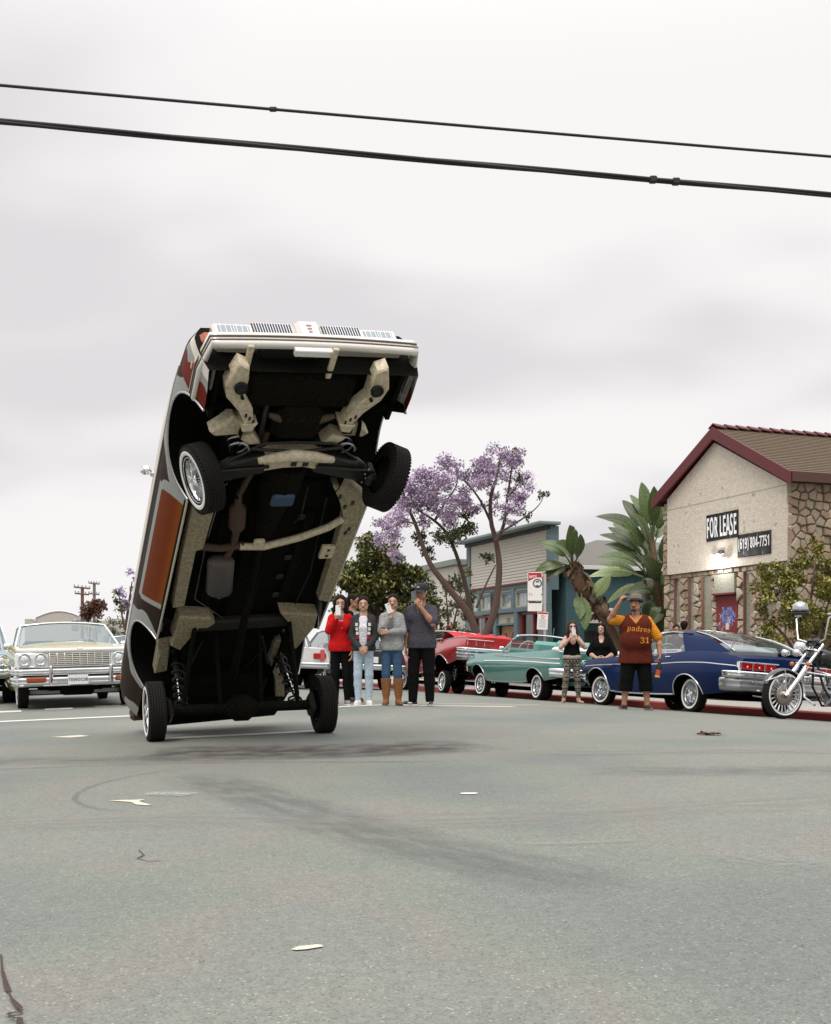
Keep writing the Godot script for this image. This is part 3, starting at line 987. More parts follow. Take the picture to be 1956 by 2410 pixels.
func wheel_meshes(R: float, w: float, spokes: int) -> Dictionary:
	var key := "%.3f %.3f %d" % [R, w, spokes]
	if wheel_cache.has(key): return wheel_cache[key]
	var h := w * 0.5
	var d := {}
	var rr := R * 0.62   # rim radius
	var b := MB.new()
	var prof := [V2(rr - 0.01, -h * 0.86), V2(rr + 0.02, -h), V2(R - 0.045, -h * 1.04), V2(R - 0.014, -h * 0.86)]
	var ng := 5
	for k in ng:
		var y0 := -h * 0.74 + k * h * 1.48 / ng
		var y1 := y0 + h * 1.48 / ng
		prof.append_array([V2(R - 0.008, y0), V2(R, y0 + 0.003), V2(R, y1 - 0.007), V2(R - 0.008, y1 - 0.004)])
	prof.append_array([V2(R - 0.014, h * 0.86), V2(R - 0.045, h * 1.04), V2(rr + 0.02, h), V2(rr - 0.01, h * 0.86)])
	b.lathe(prof, 48, Transform3D.IDENTITY, true)
	# cross cuts on the shoulders
	for k in 56:
		var a := TAU * k / 56
		for s in [-1, 1]:
			b.box(V(cos(a) * (R - 0.006), s * h * 0.8, sin(a) * (R - 0.006)), V(0.012, h * 0.2, 0.018), Basis(Vector3.UP, -a))
	d.tyre = b.mesh()
	b = MB.new()
	b.lathe([V2(R - 0.047, h * 1.05), V2(R - 0.062, h * 1.07), V2(R - 0.078, h * 1.06), V2(R - 0.082, h * 1.0)], 40)
	d.whitewall = b.mesh()
	b = MB.new()
	b.lathe([V2(rr - 0.016, -h * 0.8), V2(rr - 0.02, h * 0.2), V2(rr - 0.008, h * 0.72), V2(rr + 0.008, h * 0.98), V2(rr + 0.012, h * 0.9)], 40)
	b.lathe([V2(0.03, h * 0.1), V2(rr - 0.02, -h * 0.35), V2(rr - 0.018, -h * 0.6)], 32)
	d.rim = b.mesh()
	b = MB.new()
	b.lathe([V2(0.0, -h * 0.95), V2(0.07, -h * 0.95), V2(0.08, -h * 0.8), V2(rr - 0.035, -h * 0.75), V2(rr - 0.03, -h * 0.4)], 28)
	d.drum = b.mesh()
	b = MB.new()
	for k in spokes:
		var a := TAU * k / spokes
		var a2 := a + (0.2 if k % 2 else -0.2)
		b.tube([V(cos(a) * 0.035, h * 0.75, sin(a) * 0.035), V(cos(a2) * (rr - 0.016), h * (0.45 if k % 2 else 0.1), sin(a2) * (rr - 0.016))], 0.0035, 4, false)
	d.spokes = b.mesh()
	b = MB.new()
	b.lathe([V2(0.045, h * 0.1), V2(0.042, h * 0.7), V2(0.055, h * 0.74), V2(0.055, h * 0.9), V2(0.02, h * 1.02), V2(0.0, h * 1.04)], 16)
	for k in 2:
		b.box(V(0, h * 0.96, 0), V(0.17, 0.016, 0.034), Basis(Vector3.UP, PI * k / 2 + 0.4), 0.005)
	d.hub = b.mesh()
	wheel_cache[key] = d
	return d

func wheel(parent: Node3D, o: Vector3, out: Vector3, R := 0.285, w := 0.165, spokes := 40) -> Node3D:
	var y := out.normalized()
	var x := y.cross(Vector3.UP if absf(y.y) < 0.9 else Vector3.RIGHT).normalized()
	var d := wheel_meshes(R, w, spokes)
	var t := obj("wheel", d.tyre, M.rubber, parent, Transform3D(Basis(x, y, x.cross(y)), o))
	obj("whitewall", d.whitewall, M.whitewall, t)
	obj("rim", d.rim, M.chrome, t)
	obj("brake_drum", d.drum, M.under_black, t)
	obj("spokes", d.spokes, M.chrome, t)
	obj("hub", d.hub, M.chrome, t)
	return t

# Station of a shell: [x, sill y, shoulder y, half width at sill, at crease, at shoulder, crease y, crown]
func station(sts: Array, x: float) -> Array:
	if x <= sts[0][0]: return sts[0]
	for i in sts.size() - 1:
		if x <= sts[i + 1][0]:
			var t: float = (x - sts[i][0]) / (sts[i + 1][0] - sts[i][0])
			var p0: Array = sts[maxi(i - 1, 0)]
			var p3: Array = sts[mini(i + 2, sts.size() - 1)]
			var o := [x]
			for k in range(1, 8):
				var a: float = sts[i][k]
				var b: float = sts[i + 1][k]
				var ma: float = (b - p0[k]) / maxf(0.01, sts[i + 1][0] - p0[0]) * (sts[i + 1][0] - sts[i][0])
				var mb: float = (p3[k] - a) / maxf(0.01, p3[0] - sts[i][0]) * (sts[i + 1][0] - sts[i][0])
				var t2 := t * t
				var t3 := t2 * t
				o.append((2 * t3 - 3 * t2 + 1) * a + (t3 - 2 * t2 + t) * ma * 0.6 + (-2 * t3 + 3 * t2) * b + (t3 - t2) * mb * 0.6)
			return o
	return sts[sts.size() - 1]

func arch_at(arches: Array, x: float) -> float:
	var y := -9.0
	for a in arches:
		var dx: float = absf(x - a[0])
		if dx < a[2]:
			y = maxf(y, a[1] + pow(1.0 - pow(dx / a[2], 2.2), 1.0 / 2.2) * a[3])
	return y

func side_z(s: Array, y: float) -> float:
	var bulge := 0.012
	if y < s[6]:
		var t := clampf((y - s[1]) / maxf(0.01, s[6] - s[1]), 0, 1)
		return lerpf(s[3], s[4], sin(t * PI / 2)) + bulge * sin(t * PI) * 0.5
	var t2 := clampf((y - s[6]) / maxf(0.01, s[2] - s[6]), 0, 1)
	return lerpf(s[4], s[5], t2 * t2 * 0.55 + t2 * 0.45)

# The painted shell: flanks with wheel openings, decks (open over cabin_x0..cabin_x1), nose and tail, wheel wells and floor.
func shell(parent: Node3D, sts: Array, arches: Array, m: Material, cabin: Array, floor_y: float, uv := [0.0, 1.0, 0.0, 1.0], side_m: Material = null, nose_m: Material = null) -> Array:
	var xs := []
	var x0: float = sts[0][0]
	var x1: float = sts[sts.size() - 1][0]
	var n := int((x1 - x0) / 0.055)
	for i in n + 1: xs.append(x0 + (x1 - x0) * i / n)
	for a in arches:
		for s in [-1, 1]:
			xs.append(a[0] + s * a[2])
			for q in [0.995, 0.97, 0.92]: xs.append(a[0] + s * a[2] * q)
	for c in cabin: xs.append(c)
	xs.sort()
	var flank := MB.new()
	var lo := [0.0, 0.12, 0.3, 0.55, 0.8, 1.0]
	var hi := [0.2, 0.45, 0.7, 0.88, 1.0]
	var edge := {1: [], -1: []}
	for s in [1, -1]:
		var rows := []
		var uvs := []
		for x in xs:
			var st := station(sts, x)
			var yb := maxf(st[1], arch_at(arches, x))
			var ym := maxf(yb, st[6])
			var yt := maxf(ym, st[2])
			var row := []
			var ur := []
			for t in lo: row.append(V(x, lerpf(yb, ym, t), s * side_z(st, lerpf(yb, ym, t))))
			for t in hi: row.append(V(x, lerpf(ym, yt, t), s * side_z(st, lerpf(ym, yt, t))))
			if s < 0: row.reverse()
			for p in row: ur.append(V2((p.x - uv[0]) / (uv[1] - uv[0]), 1.0 - (p.y - uv[2]) / (uv[3] - uv[2])))
			rows.append(row)
			uvs.append(ur)
			edge[s].append(V(x, yb, s * side_z(st, yb)))
		flank.sheet(rows, uvs)
	obj("body", flank.mesh(), side_m if side_m else m, parent)
	# decks
	for part in 3:
		var rows := []
		for x in xs:
			if part == 0 and x > cabin[0] + 0.001 or part == 1 and x < cabin[1] - 0.001 or part == 2 and (x < cabin[0] or x > cabin[1]): continue
			var st := station(sts, x)
			var row := []
			for k in 13:
				var q := k / 6.0 - 1.0
				row.append(V(x, st[2] + st[7] * (1.0 - q * q), q * side_z(st, st[2])))
			if part == 2: rows.append([row, st])
			else: rows.append(row)
		var b := MB.new()
		if part == 2:
			for s in [-1, 1]:
				b = MB.new()
				var rr := []
				for q in rows:
					var st = q[1]
					var z := side_z(st, st[2])
					var r2 := [V(st[0], st[2], s * z), V(st[0], st[2] + 0.008, s * (z - 0.03)), V(st[0], st[2], s * (z - 0.09)), V(st[0], st[2] - 0.3, s * (z - 0.1))]
					if s > 0: r2.reverse()
					rr.append(r2)
				b.grid(rr)
				obj("door_top", b.mesh(), m, parent)
		else:
			b.grid(rows)
			obj("rear_deck" if part == 0 else "bonnet", b.mesh(), m, parent)
	# nose and tail
	for e in 2:
		var x: float = xs[0] if e == 0 else xs[xs.size() - 1]
		var st := station(sts, x)
		var b := MB.new()
		var rows := []
		for k in 9:
			var y := lerpf(st[1], st[2], k / 8.0)
			var z := side_z(st, y)
			var r2 := [V(x, y, -z), V(x, y, -z * 0.5), V(x, y, 0), V(x, y, z * 0.5), V(x, y, z)]
			if e: r2.reverse()
			rows.append(r2)
		var tr := []
		for k in 5:
			var q := k / 2.0 - 1.0
			tr.append(V(x, st[2] + st[7] * (1 - q * q), q * side_z(st, st[2]) * (-1 if e else 1)))
		rows.append(tr)
		b.grid(rows)
		obj("tail_panel" if e == 0 else "nose_panel", b.mesh(), nose_m if nose_m and e else m, parent)
	# wells and floor
	for a in arches:
		for s in [-1, 1]:
			var w := MB.new()
			var rows := []
			for k in 17:
				var th := PI * k / 16.0
				var x: float = a[0] - cos(th) * a[2]
				var st := station(sts, x)
				var y: float = maxf(st[1], a[1] + pow(sin(th), 2.0 / 2.2) * a[3])
				var z := side_z(st, y) - 0.004
				rows.append([V(x, y, s * z), V(x, y + 0.02, s * (z - 0.12)), V(x, y + 0.02, s * (z - 0.42))])
			w.grid(rows)
			var cap := []
			for k in 17:
				var q = rows[k][2]
				cap.append([q, V(q.x, minf(a[1], q.y), q.z)])
			w.grid(cap, false)
			obj("wheel_well", w.mesh(), M.liner, parent)
	var f := MB.new()
	var fr := []
	for i in range(0, xs.size(), 3):
		var st := station(sts, xs[i])
		var z: float = st[3] - 0.04
		for a in arches:
			if absf(xs[i] - a[0]) < a[2] + 0.02: z = minf(z, st[4] - 0.42)
		fr.append([V(xs[i], floor_y, -z), V(xs[i], floor_y + 0.03, 0), V(xs[i], floor_y, z)])
	f.grid(fr, false)
	obj("floor_pan", f.mesh(), M.under_black, parent)
	return [edge[1], edge[-1]]

func arch_trim(parent: Node3D, sts: Array, arches: Array, m: Material, r := 0.014):
	for a in arches:
		for s in [-1, 1]:
			var pts := []
			for k in 21:
				var th := PI * k / 20.0
				var x: float = a[0] - cos(th) * a[2]
				var st := station(sts, x)
				var y: float = maxf(st[1], a[1] + pow(sin(th), 2.0 / 2.2) * a[3])
				pts.append(V(x, y, s * (side_z(st, y) + 0.004)))
			var b := MB.new()
			b.tube(pts, r, 6)
			obj("arch_trim", b.mesh(), m, parent)

func flank_trim(parent: Node3D, called: String, sts: Array, m: Material, xa: float, xb: float, dy: Callable, r := 0.012):
	for s in [-1, 1]:
		var pts := []
		for k in 25:
			var x := lerpf(xa, xb, k / 24.0)
			var st := station(sts, x)
			var y: float = dy.call(x, st)
			pts.append(V(x, y, s * (side_z(st, y) + 0.003)))
		var b := MB.new()
		b.tube(pts, r, 6)
		obj(called, b.mesh(), m, parent)

# Glasshouse. g: [x, y, half width] of windscreen base, windscreen top, roof rear, rear window base; roof crown; side window rear edge top and bottom x
func glasshouse(parent: Node3D, g: Array, m: Material, trim: Material, crown := 0.05, win_top := 0.0, win_low := 0.0, with_roof := true):
	var wb: Array = g[0]
	var wt: Array = g[1]
	var rt: Array = g[2]
	var rb: Array = g[3]
	var scr := MB.new()
	var rows := []
	for i in 6:
		var t := i / 5.0
		var row := []
		for k in 11:
			var q := k / 5.0 - 1.0
			row.append(V(lerpf(wb[0], wt[0], t) - 0.16 * q * q * (1.0 - 0.5 * t), lerpf(wb[1], wt[1], t) + (crown * (1 - q * q) if t > 0 else 0.0) * t, q * (lerpf(wb[2], wt[2], t) - 0.02)))
		rows.append(row)
	scr.grid(rows)
	obj("windscreen", scr.mesh(), M.screen_glass, parent)
	for s in [-1, 1]:
		var p := MB.new()
		p.tube([V(wb[0] - 0.16, wb[1] - 0.02, s * wb[2]), V(lerpf(wb[0], wt[0], 0.5) - 0.13, lerpf(wb[1], wt[1], 0.5), s * lerpf(wb[2], wt[2], 0.5)), V(wt[0] - 0.1, wt[1], s * wt[2])], 0.024, 7)
		obj("windscreen_pillar", p.mesh(), trim, parent)
	var hd := MB.new()
	var hp := []
	for k in 13:
		var q := k / 6.0 - 1.0
		hp.append(V(wt[0] - 0.08 * q * q, wt[1] + crown * (1 - q * q) + 0.004, q * wt[2]))
	hd.tube(hp, 0.02, 6)
	obj("header_rail", hd.mesh(), trim, parent)
	if not with_roof: return
	var rf := MB.new()
	rows = []
	for i in 13:
		var t := i / 12.0
		var row := []
		var x := lerpf(wt[0], rt[0], t)
		for k in 13:
			var q := k / 6.0 - 1.0
			var edge := pow(absf(q), 6.0) * 0.035
			row.append(V(x - 0.08 * q * q * (1 - t), lerpf(wt[1], rt[1], t) + 0.025 * sin(PI * t) + crown * (1 - q * q) + 0.012 - edge, q * (lerpf(wt[2], rt[2], t) + 0.01)))
		rows.append(row)
	rf.grid(rows)
	obj("roof", rf.mesh(), m, parent)
	var bl := MB.new()
	rows = []
	for i in 7:
		var t := i / 6.0
		var row := []
		for k in 11:
			var q := k / 5.0 - 1.0
			row.append(V(lerpf(rt[0], rb[0], t) + 0.1 * q * q * t, lerpf(rt[1], rb[1], t) + crown * (1 - q * q) * (1.0 - t * 0.6) + 0.012 + 0.05 * sin(PI * t), q * lerpf(rt[2] - 0.1, rb[2] - 0.16, t)))
		rows.append(row)
	bl.grid(rows)
	obj("rear_window", bl.mesh(), M.window_glass, parent)
	for k in [0, 10]:
		var pts := []
		for r2 in rows: pts.append(r2[k] + V(0, 0.006, 0))
		bar("rear_window_trim", trim, parent, pts, 0.012, 5)
	for s in [-1, 1]:
		# the sail panel between side window and rear window
		var sp := MB.new()
		var top: Array = []
		for i in 9:
			var t := i / 8.0
			var xt := lerpf(win_top, rt[0], t)
			var row := []
			for j in 7:
				var u := j / 6.0
				var xx := lerpf(xt, lerpf(win_low, rb[0] + 0.08, t), u)
				var yy := lerpf(lerpf(wt[1], rt[1], clampf((wt[0] - xt) / (wt[0] - rt[0]), 0, 1)) + 0.004, rb[1] - 0.01, u) + 0.05 * sin(PI * u) * t
				var zz := lerpf(lerpf(wt[2], rt[2], t), rb[2] - 0.01, u) - 0.06 * t * (1.0 - u * u * 0.3)
				row.append(V(xx, yy, s * zz))
			if s < 0: row.reverse()
			top.append(row)
		sp.grid(top)
		obj("sail_panel", sp.mesh(), m, parent)
		var sg := MB.new()
		var a := V(wb[0] - 0.16, wb[1], s * (wb[2] - 0.02))
		var b := V(wt[0] - 0.1, wt[1], s * (wt[2] - 0.02))
		var c := V(win_top, lerpf(wt[1], rt[1], 0.6), s * (wt[2] - 0.02))
		var d := V(win_low, rb[1], s * (rb[2] - 0.03))
		sg.quad(a, b, c, d)
		obj("side_window", sg.mesh(), M.window_glass, parent)
		var tr := MB.new()
		tr.tube([b, b.lerp(c, 0.5) + V(0, 0.02, 0), c, d], 0.014, 6)
		tr.tube([a, d], 0.012, 6)
		obj("window_trim", tr.mesh(), trim, parent)

func seats(parent: Node3D, m: Material, xa: float, y: float):
	for k in 2:
		var x := xa - k * 0.95
		for s in ([-1, 1] if k == 0 else [0]):
			var wz := 0.6 if k == 0 else 1.2
			var se := bx("seat", m, parent, V(x, y, s * 0.36), V(0.52, 0.18, wz), 0.05)
			obj("backrest", box_mesh(V(0.16, 0.56, wz), 0.06), m, se, Transform3D(Basis(Vector3.BACK, 0.2), V(-0.27, 0.3, 0)))
	bx("dashboard", m, parent, V(xa + 0.85, y + 0.34, 0), V(0.22, 0.2, 1.45), 0.05)
	var sw := MB.new()
	var pts := []
	for k in 25: pts.append(V(0, cos(TAU * k / 24.0) * 0.2, sin(TAU * k / 24.0) * 0.2))
	sw.tube(pts, 0.012, 6)
	sw.tube([V(0, -0.2, 0), V(0, 0.2, 0)], 0.008, 5)
	obj("steering_wheel", sw.mesh(), M.white_trim, parent, Transform3D(Basis(Vector3.BACK, 0.45), V(xa + 0.62, y + 0.42, -0.38)))

# ---------------------------------------------------------------- the hopping car
func plate(called: String, m: Material, parent: Node3D, pts: Array, y0: float, y1: float, bev := 0.008) -> MeshInstance3D:   # a flat pressing seen from below: outline [x, z], underside at y0
	var poly := PackedVector2Array()
	for p in pts: poly.append(V2(p[0], -p[1]))
	if Geometry2D.is_polygon_clockwise(poly): poly.reverse()
	var b := MB.new()
	b.prism(poly, -y1, -y0, Transform3D(Basis(V(1, 0, 0), V(0, 0, -1), V(0, -1, 0)), Vector3.ZERO), bev)
	return obj(called, b.mesh(), m, parent)

func bar(called: String, m: Material, parent: Node3D, pts: Array, r, sides := 8) -> MeshInstance3D:
	var b := MB.new()
	b.tube(pts, r, sides)
	return obj(called, b.mesh(), m, parent)

func coil(a: Vector3, c: Vector3, r: float, turns: float, wire: float) -> ArrayMesh:
	var b := MB.new()
	var y := (c - a).normalized()
	var x := y.cross(Vector3.RIGHT if absf(y.x) < 0.9 else Vector3.UP).normalized()
	var z := x.cross(y)
	var pts := []
	var n := int(turns * 14)
	for k in n + 1:
		var t := float(k) / n
		var th := TAU * turns * t
		pts.append(a.lerp(c, t) + x * cos(th) * r + z * sin(th) * r)
	b.tube(pts, wire, 6)
	return b.mesh()

func side_paint() -> StandardMaterial3D:
	var w := 768
	var h := 144
	var im := Image.create(w, h, false, Image.FORMAT_RGB8)
	var pearl := Color(0.83, 0.81, 0.77)
	var silver := Color(0.58, 0.59, 0.57)
	var brown := Color(0.155, 0.09, 0.055)
	var orange := Color(0.42, 0.175, 0.012)
	var dark := Color(0.06, 0.045, 0.035)
	var rust := Color(0.4, 0.11, 0.045)
	var n := FastNoiseLite.new()
	n.seed = 3
	n.frequency = 0.35
	for j in h:
		var y := 1.0 - (j + 0.5) / h * 0.85
		for i in w:
			var x := -1.3 + (i + 0.5) / w * 5.2
			var c := brown
			# front and rear ends of the long panel sweep in curves
			var fr := 2.02 + 0.28 * sqrt(clampf((0.62 - y) / 0.5, 0, 1))
			var re := 0.66 + 0.38 * clampf((0.58 - y) / 0.5, 0, 1)
			if y > 0.77: c = pearl
			elif x > re and x < fr and y < 0.6: c = orange.lerp(Color(0.49, 0.25, 0.025), smoothstep(0.38, 0.26, y))
			elif x > re - 0.07 and x < fr + 0.12 and y < 0.66: c = silver
			if y < 0.255: c = dark
			# flames of silver round the wheel openings
			for a in [[2.87, 0.34, 0.5], [-0.02, 0.34, 0.46]]:
				var q := V2(x - a[0], (y - a[1]) * 1.12)
				var edge: float = a[2] + 0.075 + 0.03 * sin(atan2(q.y, q.x) * 7.0)
				if q.length() < edge and y < 0.8: c = silver
			if x > 3.33 and y < 0.7:
				c = rust
				if x > 3.5 + 0.05 * absf(sin(y * 16.0)): c = silver
				if x > 3.62: c = pearl
			if x < -0.55 and y < 0.55:
				c = brown if x > -0.98 - 0.06 * sin(y * 14.0) else silver
			var f := 1.0 + 0.1 * n.get_noise_2d(i * 3.0, j * 3.0)
			im.set_pixel(i, j, Color(c.r * f, c.g * f, c.b * f))
	var m := paint("side_paint", Color.WHITE, 0.0)
	m.clearcoat_enabled = false
	m.metallic_specular = 0.12
	m.roughness = 0.4
	m.albedo_texture = ImageTexture.create_from_image(im)
	m.texture_repeat = false
	return m

func hopper():
	var B := Basis(V(0.29596, 0.57311, 0.76416), V(-0.28747, 0.81636, -0.50092), V(-0.91092, -0.07142, 0.40637)).orthonormalized()
	var X := Transform3D(B, V(-1.7685, 0.498, -11.6466))
	var t := thing("hopping_lowrider", "lowrider reared up on its back wheels, dark underside showing, orange panelled flank", "car", X)
	var pearl := paint("pearl_paint", lin(0.62, 0.59, 0.54), 0.1)
	var tan := textured("tan_frame", lin(0.36, 0.3, 0.19), lin(0.66, 0.58, 0.43), 0.9, 0.5, 0.05, 0.2, 131, 0.4)
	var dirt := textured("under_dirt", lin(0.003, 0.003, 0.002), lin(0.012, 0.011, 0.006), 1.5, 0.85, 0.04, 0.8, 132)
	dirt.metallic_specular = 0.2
	var tan2 := textured("dark_frame", lin(0.15, 0.12, 0.07), lin(0.38, 0.33, 0.22), 0.9, 0.65, 0.055, 0.3, 135, 0.4)  # darker tan for the side rails, brackets and rear rails
	var rusty := textured("rusty_steel", lin(0.04, 0.022, 0.012), lin(0.1, 0.06, 0.035), 2.5, 0.7, 0.06, 0.4, 133)
	var greasy := mat("greasy_steel", lin(0.02, 0.02, 0.017), 0.45, 0.4)
	var sts := [
		[-1.24, 0.42, 0.84, 0.78, 0.88, 0.84, 0.7, 0.03], [-1.1, 0.33, 0.88, 0.8, 0.91, 0.87, 0.72, 0.04], [-0.5, 0.27, 0.91, 0.81, 0.92, 0.89, 0.74, 0.04],
		[0.4, 0.21, 0.92, 0.8, 0.92, 0.9, 0.76, 0.03], [2.3, 0.21, 0.93, 0.8, 0.92, 0.9, 0.76, 0.04], [3.0, 0.22, 0.92, 0.81, 0.92, 0.88, 0.75, 0.05],
		[3.5, 0.22, 0.84, 0.83, 0.9, 0.84, 0.7, 0.03], [3.72, 0.26, 0.72, 0.84, 0.88, 0.81, 0.6, 0.01]]
	var arches := [[-0.02, 0.22, 0.44, 0.44], [2.87, 0.2, 0.49, 0.5]]
	shell(t, sts, arches, pearl, [0.2, 2.25], 0.36, [-1.3, 3.9, 0.15, 1.0], side_paint(), M.under_black)
	arch_trim(t, sts, arches, M.dull_chrome, 0.012)
	flank_trim(t, "sill_flange", sts, mat("flange_silver", lin(0.5, 0.47, 0.38), 0.4), 0.46, 2.36, func(_x, st): return st[1] + 0.004, 0.01)
	flank_trim(t, "belt_moulding", sts, pearl, -0.9, 3.3, func(_x, _st): return 0.775, 0.006)
	glasshouse(t, [[2.2, 0.95, 0.78], [1.55, 1.34, 0.6], [0.35, 1.35, 0.6], [-0.1, 0.97, 0.74]], mat("vinyl_roof", lin(0.09, 0.05, 0.03), 0.6), M.chrome, 0.05, 0.75, 0.55)
	seats(t, M.interior, 1.2, 0.52)
	# front: bumper, grilles, lamps, header
	var bump := MB.new()
	var prof := [V2(0.02, -0.075), V2(0.055, -0.06), V2(0.06, -0.02), V2(0.052, -0.01), V2(0.052, 0.015), V2(0.062, 0.022), V2(0.058, 0.06), V2(0.0, 0.08), V2(-0.02, 0.0)]
	var path := []
	for k in 31:
		var q := k / 15.0 - 1.0
		var e := clampf((absf(q) - 0.86) / 0.05, 0, 1)
		path.append([V(3.85 - 0.03 * q * q - 0.5 * maxf(0, (absf(q) - 0.885) / 0.115), 0.42, signf(q) * minf(0.83, absf(q) * 0.938)), V(1, 0, 0).lerp(V(0.08, 0, signf(q)), e).normalized()])
	var rows := []
	for q in path:
		var r2 := []
		for p in prof + [prof[0]]: r2.append(q[0] + q[1] * p.x + V(0, p.y, 0))
		rows.append(r2)
	bump.grid(rows, true)
	obj("front_bumper", bump.mesh(), pearl, t)
	for dy in [-0.02, 0.02]:
		var line := []
		for q in path: line.append(q[0] + q[1] * 0.06 + V(0, dy, 0))
		bar("bumper_strip", mat("strip_brown_%d" % int(dy * 100), lin(0.12, 0.09, 0.07), 0.5), t, line, 0.007, 5)
	bx("plate_bracket", M.white_trim, t, V(3.86, 0.33, 0.05), V(0.06, 0.05, 0.3))
	bx("header_panel", pearl, t, V(3.73, 0.585, 0.0), V(0.12, 0.25, 1.5), 0.02)
	bx("nose_piece", pearl, t, V(3.79, 0.595, 0.0), V(0.1, 0.27, 0.2), 0.03)
	for k in 3: bx("nose_emblem", mat("emblem_%d" % k, lin(0.35, 0.2, 0.18), 0.4), t, V(3.842, 0.655 - k * 0.035, 0.0), V(0.006, 0.018, 0.045 - 0.008 * k))
	var corner := mat("corner_lens", lin(0.36, 0.09, 0.04), 0.2)
	for s in [-1, 1]:
		var g := bx("grille", M.gloss_black, t, V(3.785, 0.6, s * 0.28), V(0.03, 0.22, 0.32))
		for k in 15: obj("slat", box_mesh(V(0.014, 0.21, 0.0065), 0.002), pearl if k in [0, 14] else M.chrome, g, at(V(0.016, 0, -0.15 + k * 0.0214)))
		var hl := bx("headlight", mat("lamp_glass_%d" % s, lin(0.27, 0.31, 0.33), 0.12, 0.3), t, V(3.775, 0.605, s * 0.585), V(0.04, 0.16, 0.26), 0.012)
		obj("bezel", box_mesh(V(0.03, 0.2, 0.29), 0.01), M.chrome, hl, at(V(-0.012, 0, 0)))
		obj("lens_divider", box_mesh(V(0.01, 0.17, 0.012), 0.002), M.dull_chrome, hl, at(V(0.02, 0, 0)))
		for k in 6: obj("lens_rib", box_mesh(V(0.006, 0.16, 0.006), 0.002), M.clear_lens, hl, at(V(0.022, 0, -0.105 + k * 0.042)))
		bx("corner_lamp", corner, t, V(3.69, 0.6, s * 0.785), V(0.12, 0.13, 0.1), 0.03)
		bx("side_marker", M.amber_lens, t, V(3.55, 0.5, s * 0.893), V(0.07, 0.035, 0.012))
		bx("fender_stay", M.steel, t, V(3.6, 0.3, s * 0.79), V(0.2, 0.03, 0.03))
		# mirrors and handles
		var mi := bx("door_mirror", M.chrome, t, V(1.92, 0.97, s * 0.96), V(0.07, 0.1, 0.1), 0.03)
		obj("mirror_foot", box_mesh(V(0.05, 0.03, 0.14), 0.01), M.chrome, mi, at(V(0, -0.05, s * -0.1)))
		bx("door_handle", M.chrome, t, V(1.0, 0.85, s * 0.885), V(0.17, 0.025, 0.03))
		bx("rear_lamp", M.red_lens, t, V(-1.25, 0.62, s * 0.6), V(0.04, 0.2, 0.42))
	var rb := MB.new()
	rb.box(V(-1.28, 0.46, 0), V(0.1, 0.14, 1.66), Basis.IDENTITY, 0.03)
	obj("rear_bumper", rb.mesh(), mat("bumper_brown", lin(0.07, 0.03, 0.02), 0.4), t)
	bx("rear_valance", M.under_black, t, V(-1.05, 0.32, 0), V(0.3, 0.22, 1.45), 0.04)
	# frame: two horns, side rails, rear brackets
	for s in [-1, 1]:
		var f := func(a: Array) -> Array:
			var o := []
			for p in a: o.append([p[0], p[1] * s + (0.06 if s > 0 else 0.045)])
			return o
		plate("frame_horn", tan, t, f.call([[3.84, 0.58], [3.8, 0.5], [3.7, 0.485], [3.53, 0.49], [3.39, 0.395], [3.25, 0.36], [3.23, 0.43], [3.36, 0.5], [3.5, 0.62], [3.62, 0.65], [3.72, 0.62]]), 0.2, 0.32, 0.015)
		plate("horn_end", tan, t, f.call([[3.25, 0.33], [3.17, 0.36], [3.16, 0.44], [3.24, 0.47]]), 0.19, 0.34, 0.01)
		plate("horn_leg", tan, t, f.call([[3.2, 0.43], [3.12, 0.4], [3.04, 0.42], [3.02, 0.62], [3.06, 0.66], [3.14, 0.58], [3.24, 0.5]]), 0.28, 0.4, 0.02)
		plate("horn_gusset", tan, t, f.call([[3.1, 0.33], [3.0, 0.25], [2.98, 0.36], [3.06, 0.44]]), 0.22, 0.36, 0.02)
		var hole := MB.new()
		hole.lathe([V2(0.0, 0.003), V2(0.052, 0.003), V2(0.052, 0.03)], 18, Transform3D(Basis(V(1, 0, 0), V(0, -1, 0), V(0, 0, -1)), V(3.62, 0.2, s * 0.545 + 0.05)))
		hole.lathe([V2(0.0, 0.003), V2(0.014, 0.003), V2(0.014, 0.03)], 10, Transform3D(Basis(V(1, 0, 0), V(0, -1, 0), V(0, 0, -1)), V(3.53, 0.2, s * 0.52 + 0.05)))
		obj("frame_hole", hole.mesh(), M.black, t)
		for k in 3: bx("frame_slot", M.black, t, V(3.27 + 0.03 * k, 0.198, s * (0.38 + 0.035 * k) + 0.05), V(0.04, 0.01, 0.02))
		# suspension: lower arm, spring, steering link, spindle
		plate("lower_arm", greasy, t, [[2.95, s * 0.24 + 0.04], [2.76, s * 0.2 + 0.04], [2.62, s * 0.68], [2.7, s * 0.74], [2.86, s * 0.55]], 0.14, 0.22, 0.02)
		obj("coil_spring", coil(V(2.95, 0.2, s * 0.45 + 0.03), V(2.97, 0.52, s * 0.44 + 0.03), 0.075, 5.0, 0.012), M.dull_chrome, t)
		plate("spring_pocket", M.black, t, [[3.05, s * 0.32 + 0.03], [2.86, s * 0.32 + 0.03], [2.86, s * 0.57 + 0.03], [3.05, s * 0.57 + 0.03]], 0.44, 0.5)
		bar("tie_rod", greasy, t, [V(2.84, 0.13, s * 0.2 + 0.03), V(2.78, 0.13, s * 0.7)], 0.014, 6)
		bx("spindle", greasy, t, V(2.7, 0.17, s * 0.69), V(0.14, 0.2, 0.1), 0.03)
		for k in 4: bx("ball_joint_nut", M.dull_chrome, t, V(2.66 + 0.05 * k, 0.12, s * (0.62 + 0.02 * (k % 2))), V(0.02, 0.02, 0.02), 0.006)
